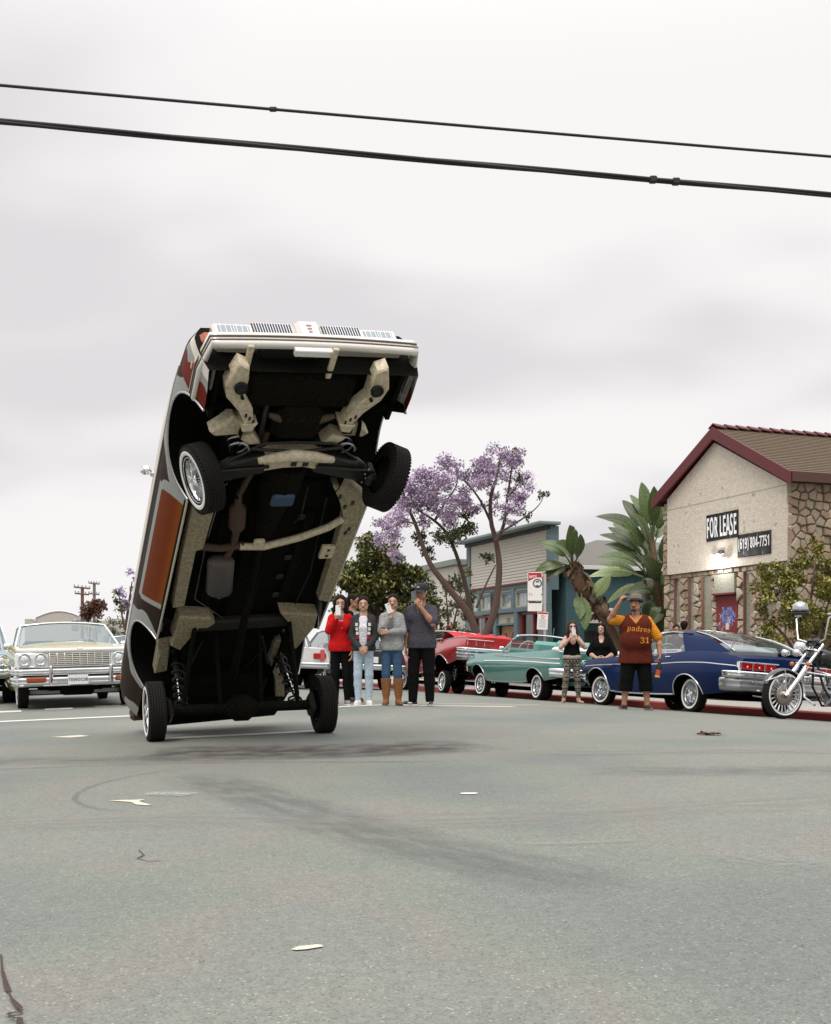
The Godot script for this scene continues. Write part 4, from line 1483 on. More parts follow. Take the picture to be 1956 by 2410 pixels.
		bar("sway_bar", M.black, t, [V(3.05, 0.2, 0.05), V(3.03, 0.2, s * 0.3), V(2.8, 0.18, s * 0.62)], 0.013, 6)
		# long rails under the sills
		if s > 0:
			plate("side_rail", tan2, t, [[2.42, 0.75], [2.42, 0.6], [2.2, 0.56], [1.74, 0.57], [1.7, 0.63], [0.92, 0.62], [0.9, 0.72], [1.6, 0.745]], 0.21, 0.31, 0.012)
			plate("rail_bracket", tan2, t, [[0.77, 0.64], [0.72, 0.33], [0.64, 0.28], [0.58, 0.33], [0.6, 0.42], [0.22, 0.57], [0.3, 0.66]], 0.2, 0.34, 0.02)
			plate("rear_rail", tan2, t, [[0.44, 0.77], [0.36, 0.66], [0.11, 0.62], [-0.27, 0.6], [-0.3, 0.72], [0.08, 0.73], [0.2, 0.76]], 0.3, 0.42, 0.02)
		else:
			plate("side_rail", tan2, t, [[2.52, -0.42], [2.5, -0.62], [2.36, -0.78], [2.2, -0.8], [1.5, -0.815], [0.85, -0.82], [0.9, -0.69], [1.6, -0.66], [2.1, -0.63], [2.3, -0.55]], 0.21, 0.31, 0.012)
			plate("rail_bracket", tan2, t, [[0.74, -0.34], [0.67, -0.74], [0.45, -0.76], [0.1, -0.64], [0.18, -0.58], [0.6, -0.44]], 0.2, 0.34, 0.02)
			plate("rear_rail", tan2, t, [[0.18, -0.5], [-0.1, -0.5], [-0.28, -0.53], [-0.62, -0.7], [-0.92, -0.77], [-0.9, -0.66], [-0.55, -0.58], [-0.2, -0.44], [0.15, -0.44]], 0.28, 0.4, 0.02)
			for k in 5: bx("rail_hole", M.black, t, V([2.38, 2.3, 2.25, 1.95, 1.9][k], 0.208, [-0.52, -0.66, -0.6, -0.72, -0.7][k]), V(0.05, 0.012, 0.028), 0.004)
			bx("rail_tab", tan, t, V(1.62, 0.23, -0.6), V(0.17, 0.04, 0.13))
			for k in 2: bx("rail_hole", M.black, t, V(1.58 + 0.08 * k, 0.207, -0.6), V(0.03, 0.012, 0.03), 0.006)
	# front crossmember with the pipe in front of it
	plate("crossmember", tan, t, [[2.93, 0.27], [2.86, 0.32], [2.76, 0.31], [2.8, 0.12], [2.81, -0.08], [2.77, -0.27], [2.86, -0.3], [2.92, -0.24], [2.94, 0.02]], 0.15, 0.3, 0.02)
	bar("crossmember_lip", tan, t, [V(2.9, 0.14, 0.33), V(2.95, 0.12, 0.2), V(2.99, 0.11, 0.05), V(2.96, 0.12, -0.14), V(2.91, 0.14, -0.3)], [0.03, 0.045, 0.05, 0.045, 0.03], 8)
	for k in 2: bx("crossmember_hole", M.black, t, V(2.86, 0.146, 0.02 - 0.1 * k), V(0.07, 0.012, 0.05), 0.01)
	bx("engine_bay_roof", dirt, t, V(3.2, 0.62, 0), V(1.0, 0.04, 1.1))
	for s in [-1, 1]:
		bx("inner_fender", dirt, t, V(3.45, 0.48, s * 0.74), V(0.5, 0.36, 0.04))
		bx("radiator_stay", tan, t, V(3.78, 0.3, s * 0.33 + 0.22), V(0.3, 0.03, 0.045))
		bx("radiator_edge", M.dull_chrome, t, V(3.73, 0.405, s * 0.22 + 0.2), V(0.19, 0.012, 0.014))
	var rad := bx("radiator", mat("radiator_green", lin(0.03, 0.035, 0.028), 0.35, 0.4), t, V(3.73, 0.46, 0.2), V(0.2, 0.1, 0.5), 0.01)
	obj("radiator_seam", box_mesh(V(0.25, 0.02, 0.02), 0.004), M.black, rad, at(V(0, -0.06, -0.1)))
	bx("fan_shroud", dirt, t, V(3.5, 0.36, 0.08), V(0.34, 0.2, 0.9), 0.05)
	bx("oil_pan", dirt, t, V(3.2, 0.3, 0.04), V(0.34, 0.24, 0.42), 0.08)
	var rib := MB.new()
	var rp := []
	for k in 11:
		var q := k / 5.0 - 1.0
		rp.append(V(3.3 - 0.06 * (1 - q * q), 0.24, 0.03 + q * 0.27))
	rib.tube(rp, [0.02, 0.03, 0.035, 0.035, 0.035, 0.035, 0.035, 0.035, 0.035, 0.03, 0.02], 8)
	obj("pan_rim", rib.mesh(), rusty, t)
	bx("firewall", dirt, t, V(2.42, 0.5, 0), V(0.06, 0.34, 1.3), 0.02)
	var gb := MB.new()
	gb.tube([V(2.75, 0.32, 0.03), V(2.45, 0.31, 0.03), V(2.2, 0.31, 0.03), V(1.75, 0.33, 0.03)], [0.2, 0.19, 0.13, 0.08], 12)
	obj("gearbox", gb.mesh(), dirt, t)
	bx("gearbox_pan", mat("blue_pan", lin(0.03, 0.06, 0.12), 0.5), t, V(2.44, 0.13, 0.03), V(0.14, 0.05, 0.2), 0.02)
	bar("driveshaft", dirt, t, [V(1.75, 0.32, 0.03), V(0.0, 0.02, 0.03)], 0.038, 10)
	bar("gearbox_crossmember", rusty, t, [V(1.7, 0.27, 0.58), V(1.68, 0.26, 0.4), V(1.73, 0.25, 0.2)], 0.035, 8)
	bar("crossmember_tube", tan, t, [V(1.72, 0.24, 0.24), V(1.72, 0.23, 0.02), V(1.84, 0.22, -0.28), V(1.97, 0.22, -0.52), V(2.06, 0.24, -0.64)], 0.034, 8)
	bx("tube_clamp", tan, t, V(1.78, 0.22, 0.08), V(0.1, 0.05, 0.1), 0.015)
	bar("catalyst", rusty, t, [V(2.36, 0.27, 0.36), V(2.26, 0.26, 0.35), V(2.2, 0.26, 0.34), V(1.98, 0.26, 0.31), V(1.9, 0.26, 0.3), V(1.76, 0.26, 0.29)], [0.03, 0.035, 0.075, 0.075, 0.035, 0.03], 10)
	bar("exhaust_pipe", rusty, t, [V(1.76, 0.26, 0.29), V(1.6, 0.25, 0.32), V(1.54, 0.25, 0.34)], 0.03, 8)
	var mu := MB.new()
	mu.lathe([V2(0.0, -0.25), V2(0.06, -0.25), V2(0.115, -0.235), V2(0.125, -0.21), V2(0.125, 0.21), V2(0.115, 0.235), V2(0.06, 0.25), V2(0.0, 0.25)], 20, Transform3D(Basis(V(0, 0, 1), V(1, 0, 0.13).normalized(), V(0, 1, 0)) * Basis.from_scale(V(1.0, 1, 0.62)), V(1.31, 0.24, 0.345)))
	obj("muffler", mu.mesh(), textured("muffler_steel", lin(0.05, 0.045, 0.04), lin(0.13, 0.115, 0.105), 2.5, 0.45, 0.06, 0.3, 134), t)
	bar("tail_pipe", M.dull_chrome, t, [V(1.07, 0.24, 0.31), V(1.0, 0.24, 0.3)], 0.025, 8)
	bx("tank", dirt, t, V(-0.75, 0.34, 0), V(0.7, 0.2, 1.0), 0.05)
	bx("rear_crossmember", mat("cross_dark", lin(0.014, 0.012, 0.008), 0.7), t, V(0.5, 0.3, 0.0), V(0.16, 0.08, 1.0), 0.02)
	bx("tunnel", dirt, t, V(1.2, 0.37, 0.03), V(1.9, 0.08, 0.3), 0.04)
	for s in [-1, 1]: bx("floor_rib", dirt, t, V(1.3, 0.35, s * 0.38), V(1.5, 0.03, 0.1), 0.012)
	# lines and hoses
	bar("brake_line", M.dull_chrome, t, [V(2.75, 0.22, 0.42), V(2.4, 0.3, 0.5), V(1.7, 0.31, 0.52), V(0.9, 0.31, 0.5), V(0.5, 0.3, 0.1)], 0.006, 5)
	bar("fuel_line", greasy, t, [V(2.9, 0.3, -0.4), V(2.3, 0.31, -0.45), V(1.2, 0.32, -0.56), V(0.3, 0.34, -0.5), V(-0.5, 0.36, -0.2)], 0.008, 5)
	bar("heater_hose", M.black, t, [V(3.5, 0.34, 0.3), V(3.3, 0.26, 0.33), V(3.05, 0.3, 0.3), V(2.8, 0.34, 0.26)], 0.022, 7)
	bar("hydraulic_hose", M.black, t, [V(0.2, 0.34, -0.3), V(-0.2, 0.26, -0.42), V(-0.3, 0.34, -0.5)], 0.014, 6)
	bar("hydraulic_hose", M.black, t, [V(0.2, 0.34, 0.3), V(-0.2, 0.24, 0.42), V(-0.3, 0.34, 0.5)], 0.014, 6)
	bar("front_pipe", rusty, t, [V(3.05, 0.32, 0.24), V(2.75, 0.24, 0.3), V(2.36, 0.27, 0.36)], 0.028, 8)
	bar("shift_rod", greasy, t, [V(2.5, 0.22, -0.2), V(2.1, 0.24, -0.24), V(1.95, 0.3, -0.22)], 0.008, 5)
	bx("starter_motor", greasy, t, V(2.86, 0.33, -0.22), V(0.24, 0.12, 0.12), 0.04)
	bx("steering_box", greasy, t, V(3.12, 0.34, -0.42), V(0.16, 0.14, 0.12), 0.03)
	bar("drag_link", greasy, t, [V(3.02, 0.17, -0.36), V(2.98, 0.16, 0.0), V(3.0, 0.17, 0.4)], 0.014, 6)
	for k in 5: bx("floor_plug", M.black, t, V(0.85 + 0.28 * k, 0.345, -0.3 + 0.02 * (k % 2)), V(0.07, 0.02, 0.07), 0.02)
	# back axle, its arms and rams: the body hangs high above it
	var inv := X.affine_inverse()
	var rl := inv * V(-2.48, road_y(-2.48, -11.2) + 0.285, -11.2)
	var rr := inv * V(-0.92, road_y(-0.92, -11.75) + 0.285, -11.75)
	var out := (rl - rr).normalized()
	bar("rear_axle", dirt, t, [rl - out * 0.1, rl.lerp(rr, 0.4), rl.lerp(rr, 0.46), rl.lerp(rr, 0.54), rl.lerp(rr, 0.6), rr + out * 0.1], [0.05, 0.05, 0.13, 0.13, 0.05, 0.05], 12)
	for s in [-1, 1]:
		var e: Vector3 = rl.lerp(rr, 0.16 if s > 0 else 0.84)
		bar("trailing_arm", dirt, t, [V(0.62, 0.25, s * 0.46), e + V(0.03, 0.02, 0)], 0.024, 8)
		bar("upper_arm", dirt, t, [V(0.45, 0.36, s * 0.22), rl.lerp(rr, 0.38 if s > 0 else 0.62)], 0.02, 8)
		bar("ram", M.chrome, t, [V(-0.12, 0.42, s * 0.52), e + V(0, 0.12, 0)], 0.018, 8)
		bar("ram_body", M.black, t, [V(-0.12, 0.44, s * 0.52), (V(-0.12, 0.44, s * 0.52) as Vector3).lerp(e, 0.5)], 0.034, 10)
		obj("coil_spring", coil(e + V(-0.02, 0.05, 0), V(-0.1, 0.3, s * 0.52), 0.06, 6.0, 0.011), greasy, t)
		bx("brake_drum", greasy, t, (rl - out * 0.12) if s > 0 else (rr + out * 0.12), V(0.22, 0.22, 0.08), 0.06)
	wheel(t, rl, out)
	wheel(t, rr, -out)
	# front wheels droop and toe out
	wheel(t, V(2.64, 0.2, 0.73), V(-0.09, -0.24, 1.0))
	wheel(t, V(2.76, 0.08, -0.8), V(-0.27, -0.26, -1.0))

# ---------------------------------------------------------------- parked cars
func place_car(called: String, label: String, front_axle: Vector3, yaw: float, wheelbase: float, lift_rear := 0.0) -> Node3D:
	# local origin on the ground below the back axle; x forward
	var b := car_basis(yaw)
	var rear := front_axle - b.x * wheelbase
	var f := V(front_axle.x, 0, front_axle.z)
	f.y = road_y(f.x, f.z)
	rear.y = road_y(rear.x, rear.z)
	var fw := (f - rear).normalized()
	var side := b.z
	var a := rear + side * 0.8
	var c := rear - side * 0.8
	side.y = (road_y(a.x, a.z) - road_y(c.x, c.z)) / 1.6
	side = (side - fw * side.dot(fw)).normalized()
	return thing(called, label, "car", Transform3D(Basis(fw, side.cross(fw), side), rear), "lowriders along the street")

func four_wheels(t: Node3D, wb: float, track: float, R := 0.29, front_turn := 0.0, rear_drop := 0.0):
	for s in [-1, 1]:
		wheel(t, V(0, R - rear_drop, s * track), V(0, 0, s), R)
		wheel(t, V(wb, R, s * track), V(front_turn * s, 0, s), R)
	bar("rear_axle", M.under_black, t, [V(0, R, -track), V(0, R, track)], 0.05)
	bar("front_axle_beam", M.under_black, t, [V(wb, R - 0.04, -track), V(wb, R - 0.04, track)], 0.05)

func raised(sts: Array, dy: float, slope := 0.0) -> Array:
	var o := []
	for s in sts:
		var d: float = dy + slope * s[0]
		o.append([s[0], s[1] + d, s[2] + d, s[3], s[4], s[5], s[6] + d, s[7]])
	return o

func raised_arch(ar: Array, dy: float) -> Array:
	var o := []
	for a in ar: o.append([a[0], a[1] + dy, a[2], a[3]])
	return o

func bumper(called: String, t: Node3D, x: float, y: float, half: float, h: float, dirx: float, wrap := 0.3, m: Material = null):
	var prof := [V2(0.0, -h), V2(0.05, -h * 0.85), V2(0.075, -h * 0.2), V2(0.06, 0.0), V2(0.085, h * 0.3), V2(0.07, h * 0.8), V2(0.0, h)]
	var rows := []
	for k in 21:
		var q := k / 10.0 - 1.0
		var e := maxf(0, (absf(q) - 0.82) / 0.18)
		var p := V(x - dirx * (0.05 * q * q + wrap * e * e), y, half * sin(clampf(q, -1, 1) * PI / 2 * 0.99))
		var n := V(dirx, 0, 0).lerp(V(0.1 * dirx, 0, signf(q)), e).normalized()
		var r := []
		for f in prof: r.append(p + n * f.x + V(0, f.y, 0))
		if dirx < 0: r.reverse()
		rows.append(r)
	var b := MB.new()
	b.grid(rows)
	obj(called, b.mesh(), m if m else M.chrome, t)

func cars():
	yellow_car()
	blue_car()
	teal_car()
	red_car()
	background_cars()

func lamp_round(t: Node3D, o: Vector3, r: float, dirx := 1.0):
	var b := MB.new()
	var xf := Transform3D(Basis(V(0, 0, 1), V(dirx, 0, 0), V(0, 1, 0)), o)
	b.lathe([V2(0.0, 0.035), V2(r * 0.5, 0.03), V2(r * 0.85, 0.012), V2(r * 0.9, 0.0)], 20, xf)
	var h := obj("headlight", b.mesh(), M.clear_lens, t)
	b = MB.new()
	b.lathe([V2(r * 0.86, 0.012), V2(r * 0.95, 0.04), V2(r * 1.08, 0.03), V2(r * 1.1, -0.02)], 20, xf)
	obj("headlight_ring", b.mesh(), M.chrome, h)
	b = MB.new()
	b.lathe([V2(r * 0.3, 0.004), V2(r * 0.84, 0.004)], 20, xf)
	obj("reflector", b.mesh(), M.dull_chrome, h)

func yellow_car():
	var wb := 3.02
	var t := place_car("yellow_lowrider", "yellow lowrider with four round headlights and a wide chrome grille facing the camera", V(-5.63, 0, -19.5), PI + 0.04, wb)
	var m := paint("yellow_paint", lin(0.5, 0.4, 0.06), 0.0)
	var dy := 0.04
	var sts := raised([[-1.45, 0.42, 0.86, 0.8, 0.92, 0.84, 0.6, 0.02], [-0.8, 0.3, 0.9, 0.86, 0.98, 0.9, 0.6, 0.03], [0.5, 0.22, 0.92, 0.9, 1.0, 0.9, 0.62, 0.03], [2.2, 0.22, 0.97, 0.9, 1.0, 0.9, 0.64, 0.07], [3.2, 0.3, 0.92, 0.88, 0.99, 0.9, 0.64, 0.05], [3.72, 0.4, 0.86, 0.84, 0.98, 0.9, 0.66, 0.04], [3.82, 0.5, 0.83, 0.86, 0.96, 0.9, 0.68, 0.03]], dy)
	var ar := raised_arch([[0, 0.25, 0.4, 0.38], [wb, 0.25, 0.42, 0.42]], dy)
	shell(t, sts, ar, m, [-0.1, 2.05], 0.34 + dy)
	arch_trim(t, sts, ar, M.chrome)
	flank_trim(t, "side_moulding", sts, M.chrome, -1.3, 3.6, func(_x, st): return st[6] + 0.05, 0.014)
	glasshouse(t, [[2.25, 0.98 + dy, 0.86], [1.45, 1.33 + dy, 0.72], [0.1, 1.32 + dy, 0.7], [-0.55, 0.95 + dy, 0.8]], m, M.chrome, 0.05, 0.3, -0.05)
	seats(t, M.interior, 1.1, 0.5 + dy)
	four_wheels(t, wb, 0.83)
	bar("hood_lip", M.white_trim, t, [V(3.72, 0.895 + dy, -0.94), V(3.84, 0.885 + dy, -0.6), V(3.88, 0.885 + dy, 0), V(3.84, 0.885 + dy, 0.6), V(3.72, 0.895 + dy, 0.94)], 0.032, 8)
	# lamp panels and grille
	for s in [-1, 1]:
		bx("lamp_panel", M.white_trim, t, V(3.8, 0.735 + dy, s * 0.72), V(0.1, 0.25, 0.52), 0.03)
		lamp_round(t, V(3.86, 0.755 + dy, s * 0.84), 0.09)
		lamp_round(t, V(3.87, 0.755 + dy, s * 0.6), 0.09)
		bx("turn_lamp", mat("turn_lens_%d" % s, lin(0.3, 0.06, 0.015), 0.15), t, V(3.99, 0.43 + dy, s * 0.68), V(0.03, 0.07, 0.3), 0.012)
		bx("bumper_guard", M.chrome, t, V(4.0, 0.5 + dy, s * 0.46), V(0.06, 0.3, 0.06), 0.02)
		var wing := MB.new()
		wing.ball(V(1.9, 0.98 + dy, s * 0.98), V(0.05, 0.06, 0.08))
		var mr := obj("door_mirror", wing.mesh(), M.chrome, t)
		obj("mirror_stalk", box_mesh(V(0.02, 0.09, 0.02)), M.chrome, mr, at(V(1.9, 0.93 + dy, s * 0.93)))
	bx("grille_back", M.gloss_black, t, V(3.8, 0.745 + dy, 0), V(0.04, 0.21, 0.95))
	for k in 7: bx("grille_bar", M.chrome, t, V(3.835, 0.66 + dy + k * 0.03, 0), V(0.03, 0.012, 0.95), 0.003)
	for k in 9: bx("grille_post", M.chrome, t, V(3.845, 0.75 + dy, -0.46 + k * 0.115), V(0.03, 0.2, 0.014), 0.003)
	bx("grille_shelf", M.chrome, t, V(3.84, 0.63 + dy, 0), V(0.06, 0.03, 1.9), 0.008)
	bx("hood_emblem", M.chrome, t, V(3.9, 0.91 + dy, 0), V(0.03, 0.03, 0.09), 0.01)
	bumper("front_bumper", t, 3.9, 0.55 + dy, 0.99, 0.055, 1.0, 0.35)
	bumper("lower_bumper", t, 3.88, 0.4 + dy, 0.97, 0.08, 1.0, 0.4)
	for k in 3: bx("bumper_bar", M.dull_chrome, t, V(3.93, 0.44 + dy - k * 0.035, 0), V(0.03, 0.018, 0.86), 0.004)
	bx("bumper_gap", M.gloss_black, t, V(3.88, 0.475 + dy, 0), V(0.04, 0.05, 0.86))
	var pl := bx("number_plate", M.white_trim, t, V(3.985, 0.42 + dy, 0.05), V(0.012, 0.15, 0.31), 0.003)
	var tm := text_mesh("TEWOC38", 0.066)
	var mid := tm.get_aabb().get_center()
	obj("plate_lettering", tm, mat("plate_blue", lin(0.06, 0.1, 0.2), 0.5), pl, Transform3D(Basis(V(0, 0, -1), V(0, 1, 0), V(1, 0, 0)), V(0.008, -mid.y, mid.x)))
	# what hangs below: crossmember, lower arms
	for s in [-1, 1]:
		plate("lower_arm", M.steel, t, [[wb + 0.12, s * 0.25], [wb - 0.12, s * 0.25], [wb - 0.06, s * 0.72], [wb + 0.06, s * 0.72]], 0.2 + dy * 0.4, 0.27 + dy * 0.4)
	bx("crossmember", M.under_black, t, V(wb, 0.3 + dy, 0), V(0.3, 0.14, 0.9), 0.03)
	bx("oil_pan", M.under_black, t, V(wb + 0.2, 0.3, 0), V(0.6, 0.2, 0.5), 0.04)
	bx("dash_card", M.white_trim, t, V(2.12, 1.01 + dy, -0.12), V(0.02, 0.07, 0.3))
	for s in [-1, 1]:
		bar("wiper", M.gloss_black, t, [V(2.27, 0.975 + dy, s * 0.1), V(2.2, 1.0 + dy, s * 0.52)], 0.008, 5)

func blue_car():
	var wb := 3.02
	# left back wheel at 19.4 m
	var b := car_basis(0)
	var lw := V(4.57, 0, -19.4)
	var fa := lw + b.z * 0.8 + b.x * wb
	var t := place_car("blue_lowrider", "dark blue fastback lowrider with red tail lamps parked at the kerb before the stone building", fa, 0.0, wb)
	var m := paint("blue_paint", lin(0.002, 0.014, 0.07), 0.0)
	m.metallic_specular = 0.2
	m.clearcoat = 0.12
	var dy := 0.02
	var sts := raised([[-1.36, 0.42, 0.86, 0.82, 0.95, 0.84, 0.68, 0.03], [-1.1, 0.34, 0.91, 0.86, 0.99, 0.88, 0.68, 0.03], [-0.5, 0.28, 0.97, 0.9, 1.02, 0.9, 0.7, 0.02], [0.2, 0.24, 0.97, 0.9, 1.01, 0.9, 0.7, 0.02], [1.1, 0.22, 0.9, 0.9, 1.0, 0.91, 0.68, 0.03], [2.2, 0.22, 0.88, 0.9, 1.0, 0.91, 0.68, 0.05], [3.1, 0.28, 0.86, 0.9, 0.99, 0.9, 0.66, 0.05], [3.6, 0.36, 0.82, 0.86, 0.98, 0.88, 0.64, 0.03]], dy)
	var ar := raised_arch([[0, 0.25, 0.42, 0.34], [wb, 0.25, 0.44, 0.42]], dy)
	shell(t, sts, ar, m, [-0.95, 2.05], 0.34 + dy)
	arch_trim(t, sts, ar, M.chrome, 0.013)
	flank_trim(t, "shoulder_moulding", sts, M.chrome, -1.32, 3.5, func(_x, st): return lerpf(st[6], st[2], 0.3), 0.012)
	flank_trim(t, "sill_moulding", sts, M.chrome, 0.45, 2.55, func(_x, st): return st[1] + 0.02, 0.016)
	glasshouse(t, [[2.15, 0.92 + dy, 0.86], [1.35, 1.31 + dy, 0.7], [0.35, 1.31 + dy, 0.69], [-1.0, 0.97 + dy, 0.84]], m, M.chrome, 0.05, 0.62, 0.3)
	seats(t, mat("pale_seat", lin(0.32, 0.36, 0.36), 0.6), 1.0, 0.55 + dy)
	four_wheels(t, wb, 0.8, 0.29, 0.18)
	# tail: red lamps in three, chrome bumper, patterned panel
	for s in [-1, 1]:
		for k in 3:
			var l := bx("tail_lamp", M.red_lens, t, V(-1.38, 0.74 + dy, s * (0.36 + k * 0.22)), V(0.05, 0.1, 0.2), 0.01)
			obj("lamp_rim", box_mesh(V(0.03, 0.12, 0.014), 0.003), M.chrome, l, at(V(0.0, 0, s * 0.107)))
			obj("lamp_boss", box_mesh(V(0.02, 0.03, 0.03), 0.008), M.chrome, l, at(V(-0.028, -0.01, 0)))
		bx("lamp_trim", M.chrome, t, V(-1.385, 0.8 + dy, s * 0.58), V(0.05, 0.016, 0.72), 0.004)
		bx("lamp_end", M.chrome, t, V(-1.36, 0.72 + dy, s * 0.93), V(0.08, 0.16, 0.02), 0.004)
		bx("bumper_guard", M.chrome, t, V(-1.5, 0.6 + dy, s * 0.3), V(0.04, 0.16, 0.05), 0.015)
	bx("boot_badge", M.chrome, t, V(-1.38, 0.86 + dy, 0.35), V(0.02, 0.02, 0.5), 0.004)
	bumper("rear_bumper", t, -1.4, 0.61 + dy, 0.98, 0.06, -1.0, 0.25)
	bumper("lower_bumper", t, -1.34, 0.46 + dy, 0.95, 0.11, -1.0, 0.3, M.dull_chrome)
	for k in 3: bx("bumper_slot", M.chrome, t, V(-1.43, 0.5 + dy, -0.6 + k * 0.45), V(0.02, 0.02, 0.24), 0.005)
	bx("number_plate", M.gloss_black, t, V(-1.44, 0.44 + dy, 0), V(0.014, 0.15, 0.31), 0.003)
	bar("tail_pipe", M.chrome, t, [V(-1.2, 0.3 + dy, -0.5), V(-1.44, 0.29 + dy, -0.5)], 0.03)
	bumper("front_bumper", t, 3.66, 0.48 + dy, 0.97, 0.09, 1.0, 0.3)
	for s in [-1, 1]:
		lamp_round(t, V(3.65, 0.72 + dy, s * 0.8), 0.085)
		lamp_round(t, V(3.65, 0.72 + dy, s * 0.58), 0.085)
	bx("grille", M.dull_chrome, t, V(3.64, 0.7 + dy, 0), V(0.05, 0.18, 0.9))
	bx("fender_badge", M.chrome, t, V(2.52, 0.72 + dy, -1.005), V(0.16, 0.03, 0.014), 0.004)
	bx("door_handle", M.chrome, t, V(0.62, 0.88 + dy, -0.95), V(0.15, 0.02, 0.03), 0.006)
	bar("aerial", M.chrome, t, [V(-1.0, 0.97 + dy, -0.86), V(-1.28, 1.28 + dy, -0.9)], 0.006, 5)
	# a club plaque in the side window
	bx("window_card", M.white_trim, t, V(0.9, 0.955 + dy, -0.79), V(0.86, 0.13, 0.01), 0.002)
	var tm := text_mesh("SIDE REBEL", 0.14)
	var mid := tm.get_aabb().get_center()
	obj("card_lettering", tm, mat("card_ink", lin(0.35, 0.2, 0.3), 0.5), t, Transform3D(Basis(V(-1, 0, 0) * 0.9, V(0, 1, 0), V(0, 0, -1)), V(0.9 + mid.x * 0.9, 0.955 + dy - mid.y, -0.8)))
	bx("rear_strap", mat("strap_brown", lin(0.08, 0.035, 0.02), 0.7), t, V(-0.42, 1.24 + dy, -0.05), V(0.5, 0.02, 0.06), 0.004, Basis(Vector3.BACK, 0.24))

func teal_car():
	var wb := 3.02
	var b := car_basis(0)
	var fa := V(2.6, 0, -24.85) + b.z * 0.8 + b.x * wb
	var t := place_car("teal_convertible", "teal open convertible with chrome windscreen frame parked between the red and blue lowriders", fa, 0.0, wb)
	var m := paint("teal_paint", lin(0.09, 0.27, 0.235), 0.4)
	var dy := 0.12
	var sts := raised([[-1.15, 0.44, 0.88, 0.8, 0.9, 0.93, 0.62, -0.04], [-0.8, 0.34, 0.93, 0.86, 0.98, 0.93, 0.62, -0.02], [0.0, 0.26, 0.91, 0.9, 1.0, 0.92, 0.64, 0.0], [1.1, 0.22, 0.88, 0.9, 1.0, 0.92, 0.66, 0.02], [2.2, 0.22, 0.88, 0.9, 1.0, 0.92, 0.66, 0.05], [3.2, 0.3, 0.86, 0.88, 0.99, 0.9, 0.64, 0.05], [3.75, 0.42, 0.82, 0.84, 0.96, 0.86, 0.62, 0.03]], dy)
	var ar := raised_arch([[0, 0.25, 0.4, 0.3], [wb, 0.25, 0.42, 0.36]], dy)
	shell(t, sts, ar, m, [-0.3, 1.95], 0.34 + dy)
	arch_trim(t, sts, ar, M.dull_chrome, 0.012)
	flank_trim(t, "side_spear", sts, M.chrome, -1.1, 2.1, func(x, st): return lerpf(st[6] + 0.1, st[2] - 0.02, clampf((x - 0.6) / 3.0, 0, 1)) + 0.02, 0.018)
	flank_trim(t, "side_spear_low", sts, M.white_trim, -1.1, 2.6, func(x, st): return st[6] + 0.03 + 0.02 * x * 0.1, 0.016)
	flank_trim(t, "sill_moulding", sts, M.dull_chrome, 0.45, 2.55, func(_x, st): return st[1] + 0.02, 0.012)
	glasshouse(t, [[2.12, 0.9 + dy, 0.86], [1.5, 1.27 + dy, 0.74], [0, 0, 0], [0, 0, 0]], m, M.chrome, 0.05, 0, 0, false)
	seats(t, mat("teal_seat", lin(0.16, 0.36, 0.32), 0.6), 1.0, 0.58 + dy)
	for s in [-1, 1]:
		var vent := MB.new()
		vent.tube([V(1.5, 0.9 + dy, s * 0.88), V(1.5, 1.18 + dy, s * 0.82), V(1.44, 1.2 + dy, s * 0.82)], 0.014, 6)
		obj("vent_frame", vent.mesh(), M.chrome, t)
		var vg := MB.new()
		vg.tri(V(1.9, 0.9 + dy, s * 0.87), V(1.5, 1.18 + dy, s * 0.82), V(1.5, 0.9 + dy, s * 0.88))
		obj("vent_window", vg.mesh(), M.window_glass, t)
		lamp_round(t, V(3.79, 0.72 + dy, s * 0.78), 0.08)
		lamp_round(t, V(3.79, 0.72 + dy, s * 0.58), 0.08)
		lamp_round(t, V(-1.17, 0.68 + dy, s * 0.62), 0.07, -1.0)
		lamp_round(t, V(-1.17, 0.68 + dy, s * 0.4), 0.07, -1.0)
	four_wheels(t, wb, 0.8, 0.285, 0.1)
	bx("grille", M.dull_chrome, t, V(3.78, 0.66 + dy, 0), V(0.05, 0.16, 0.9))
	bumper("front_bumper", t, 3.83, 0.5 + dy, 0.97, 0.08, 1.0, 0.35)
	bumper("rear_bumper", t, -1.22, 0.46 + dy, 0.95, 0.1, -1.0, 0.35)
	var fold := MB.new()
	fold.box(V(-0.55, 0.95 + dy, 0), V(0.5, 0.12, 1.5), Basis.IDENTITY, 0.05)
	obj("folded_top", fold.mesh(), M.white_trim, t)
	bx("door_mirror", M.chrome, t, V(1.75, 0.98 + dy, -0.95), V(0.05, 0.08, 0.12), 0.02)
	bar("aerial", M.chrome, t, [V(2.7, 0.9 + dy, 0.75), V(2.6, 1.6 + dy, 0.75)], 0.005, 5)

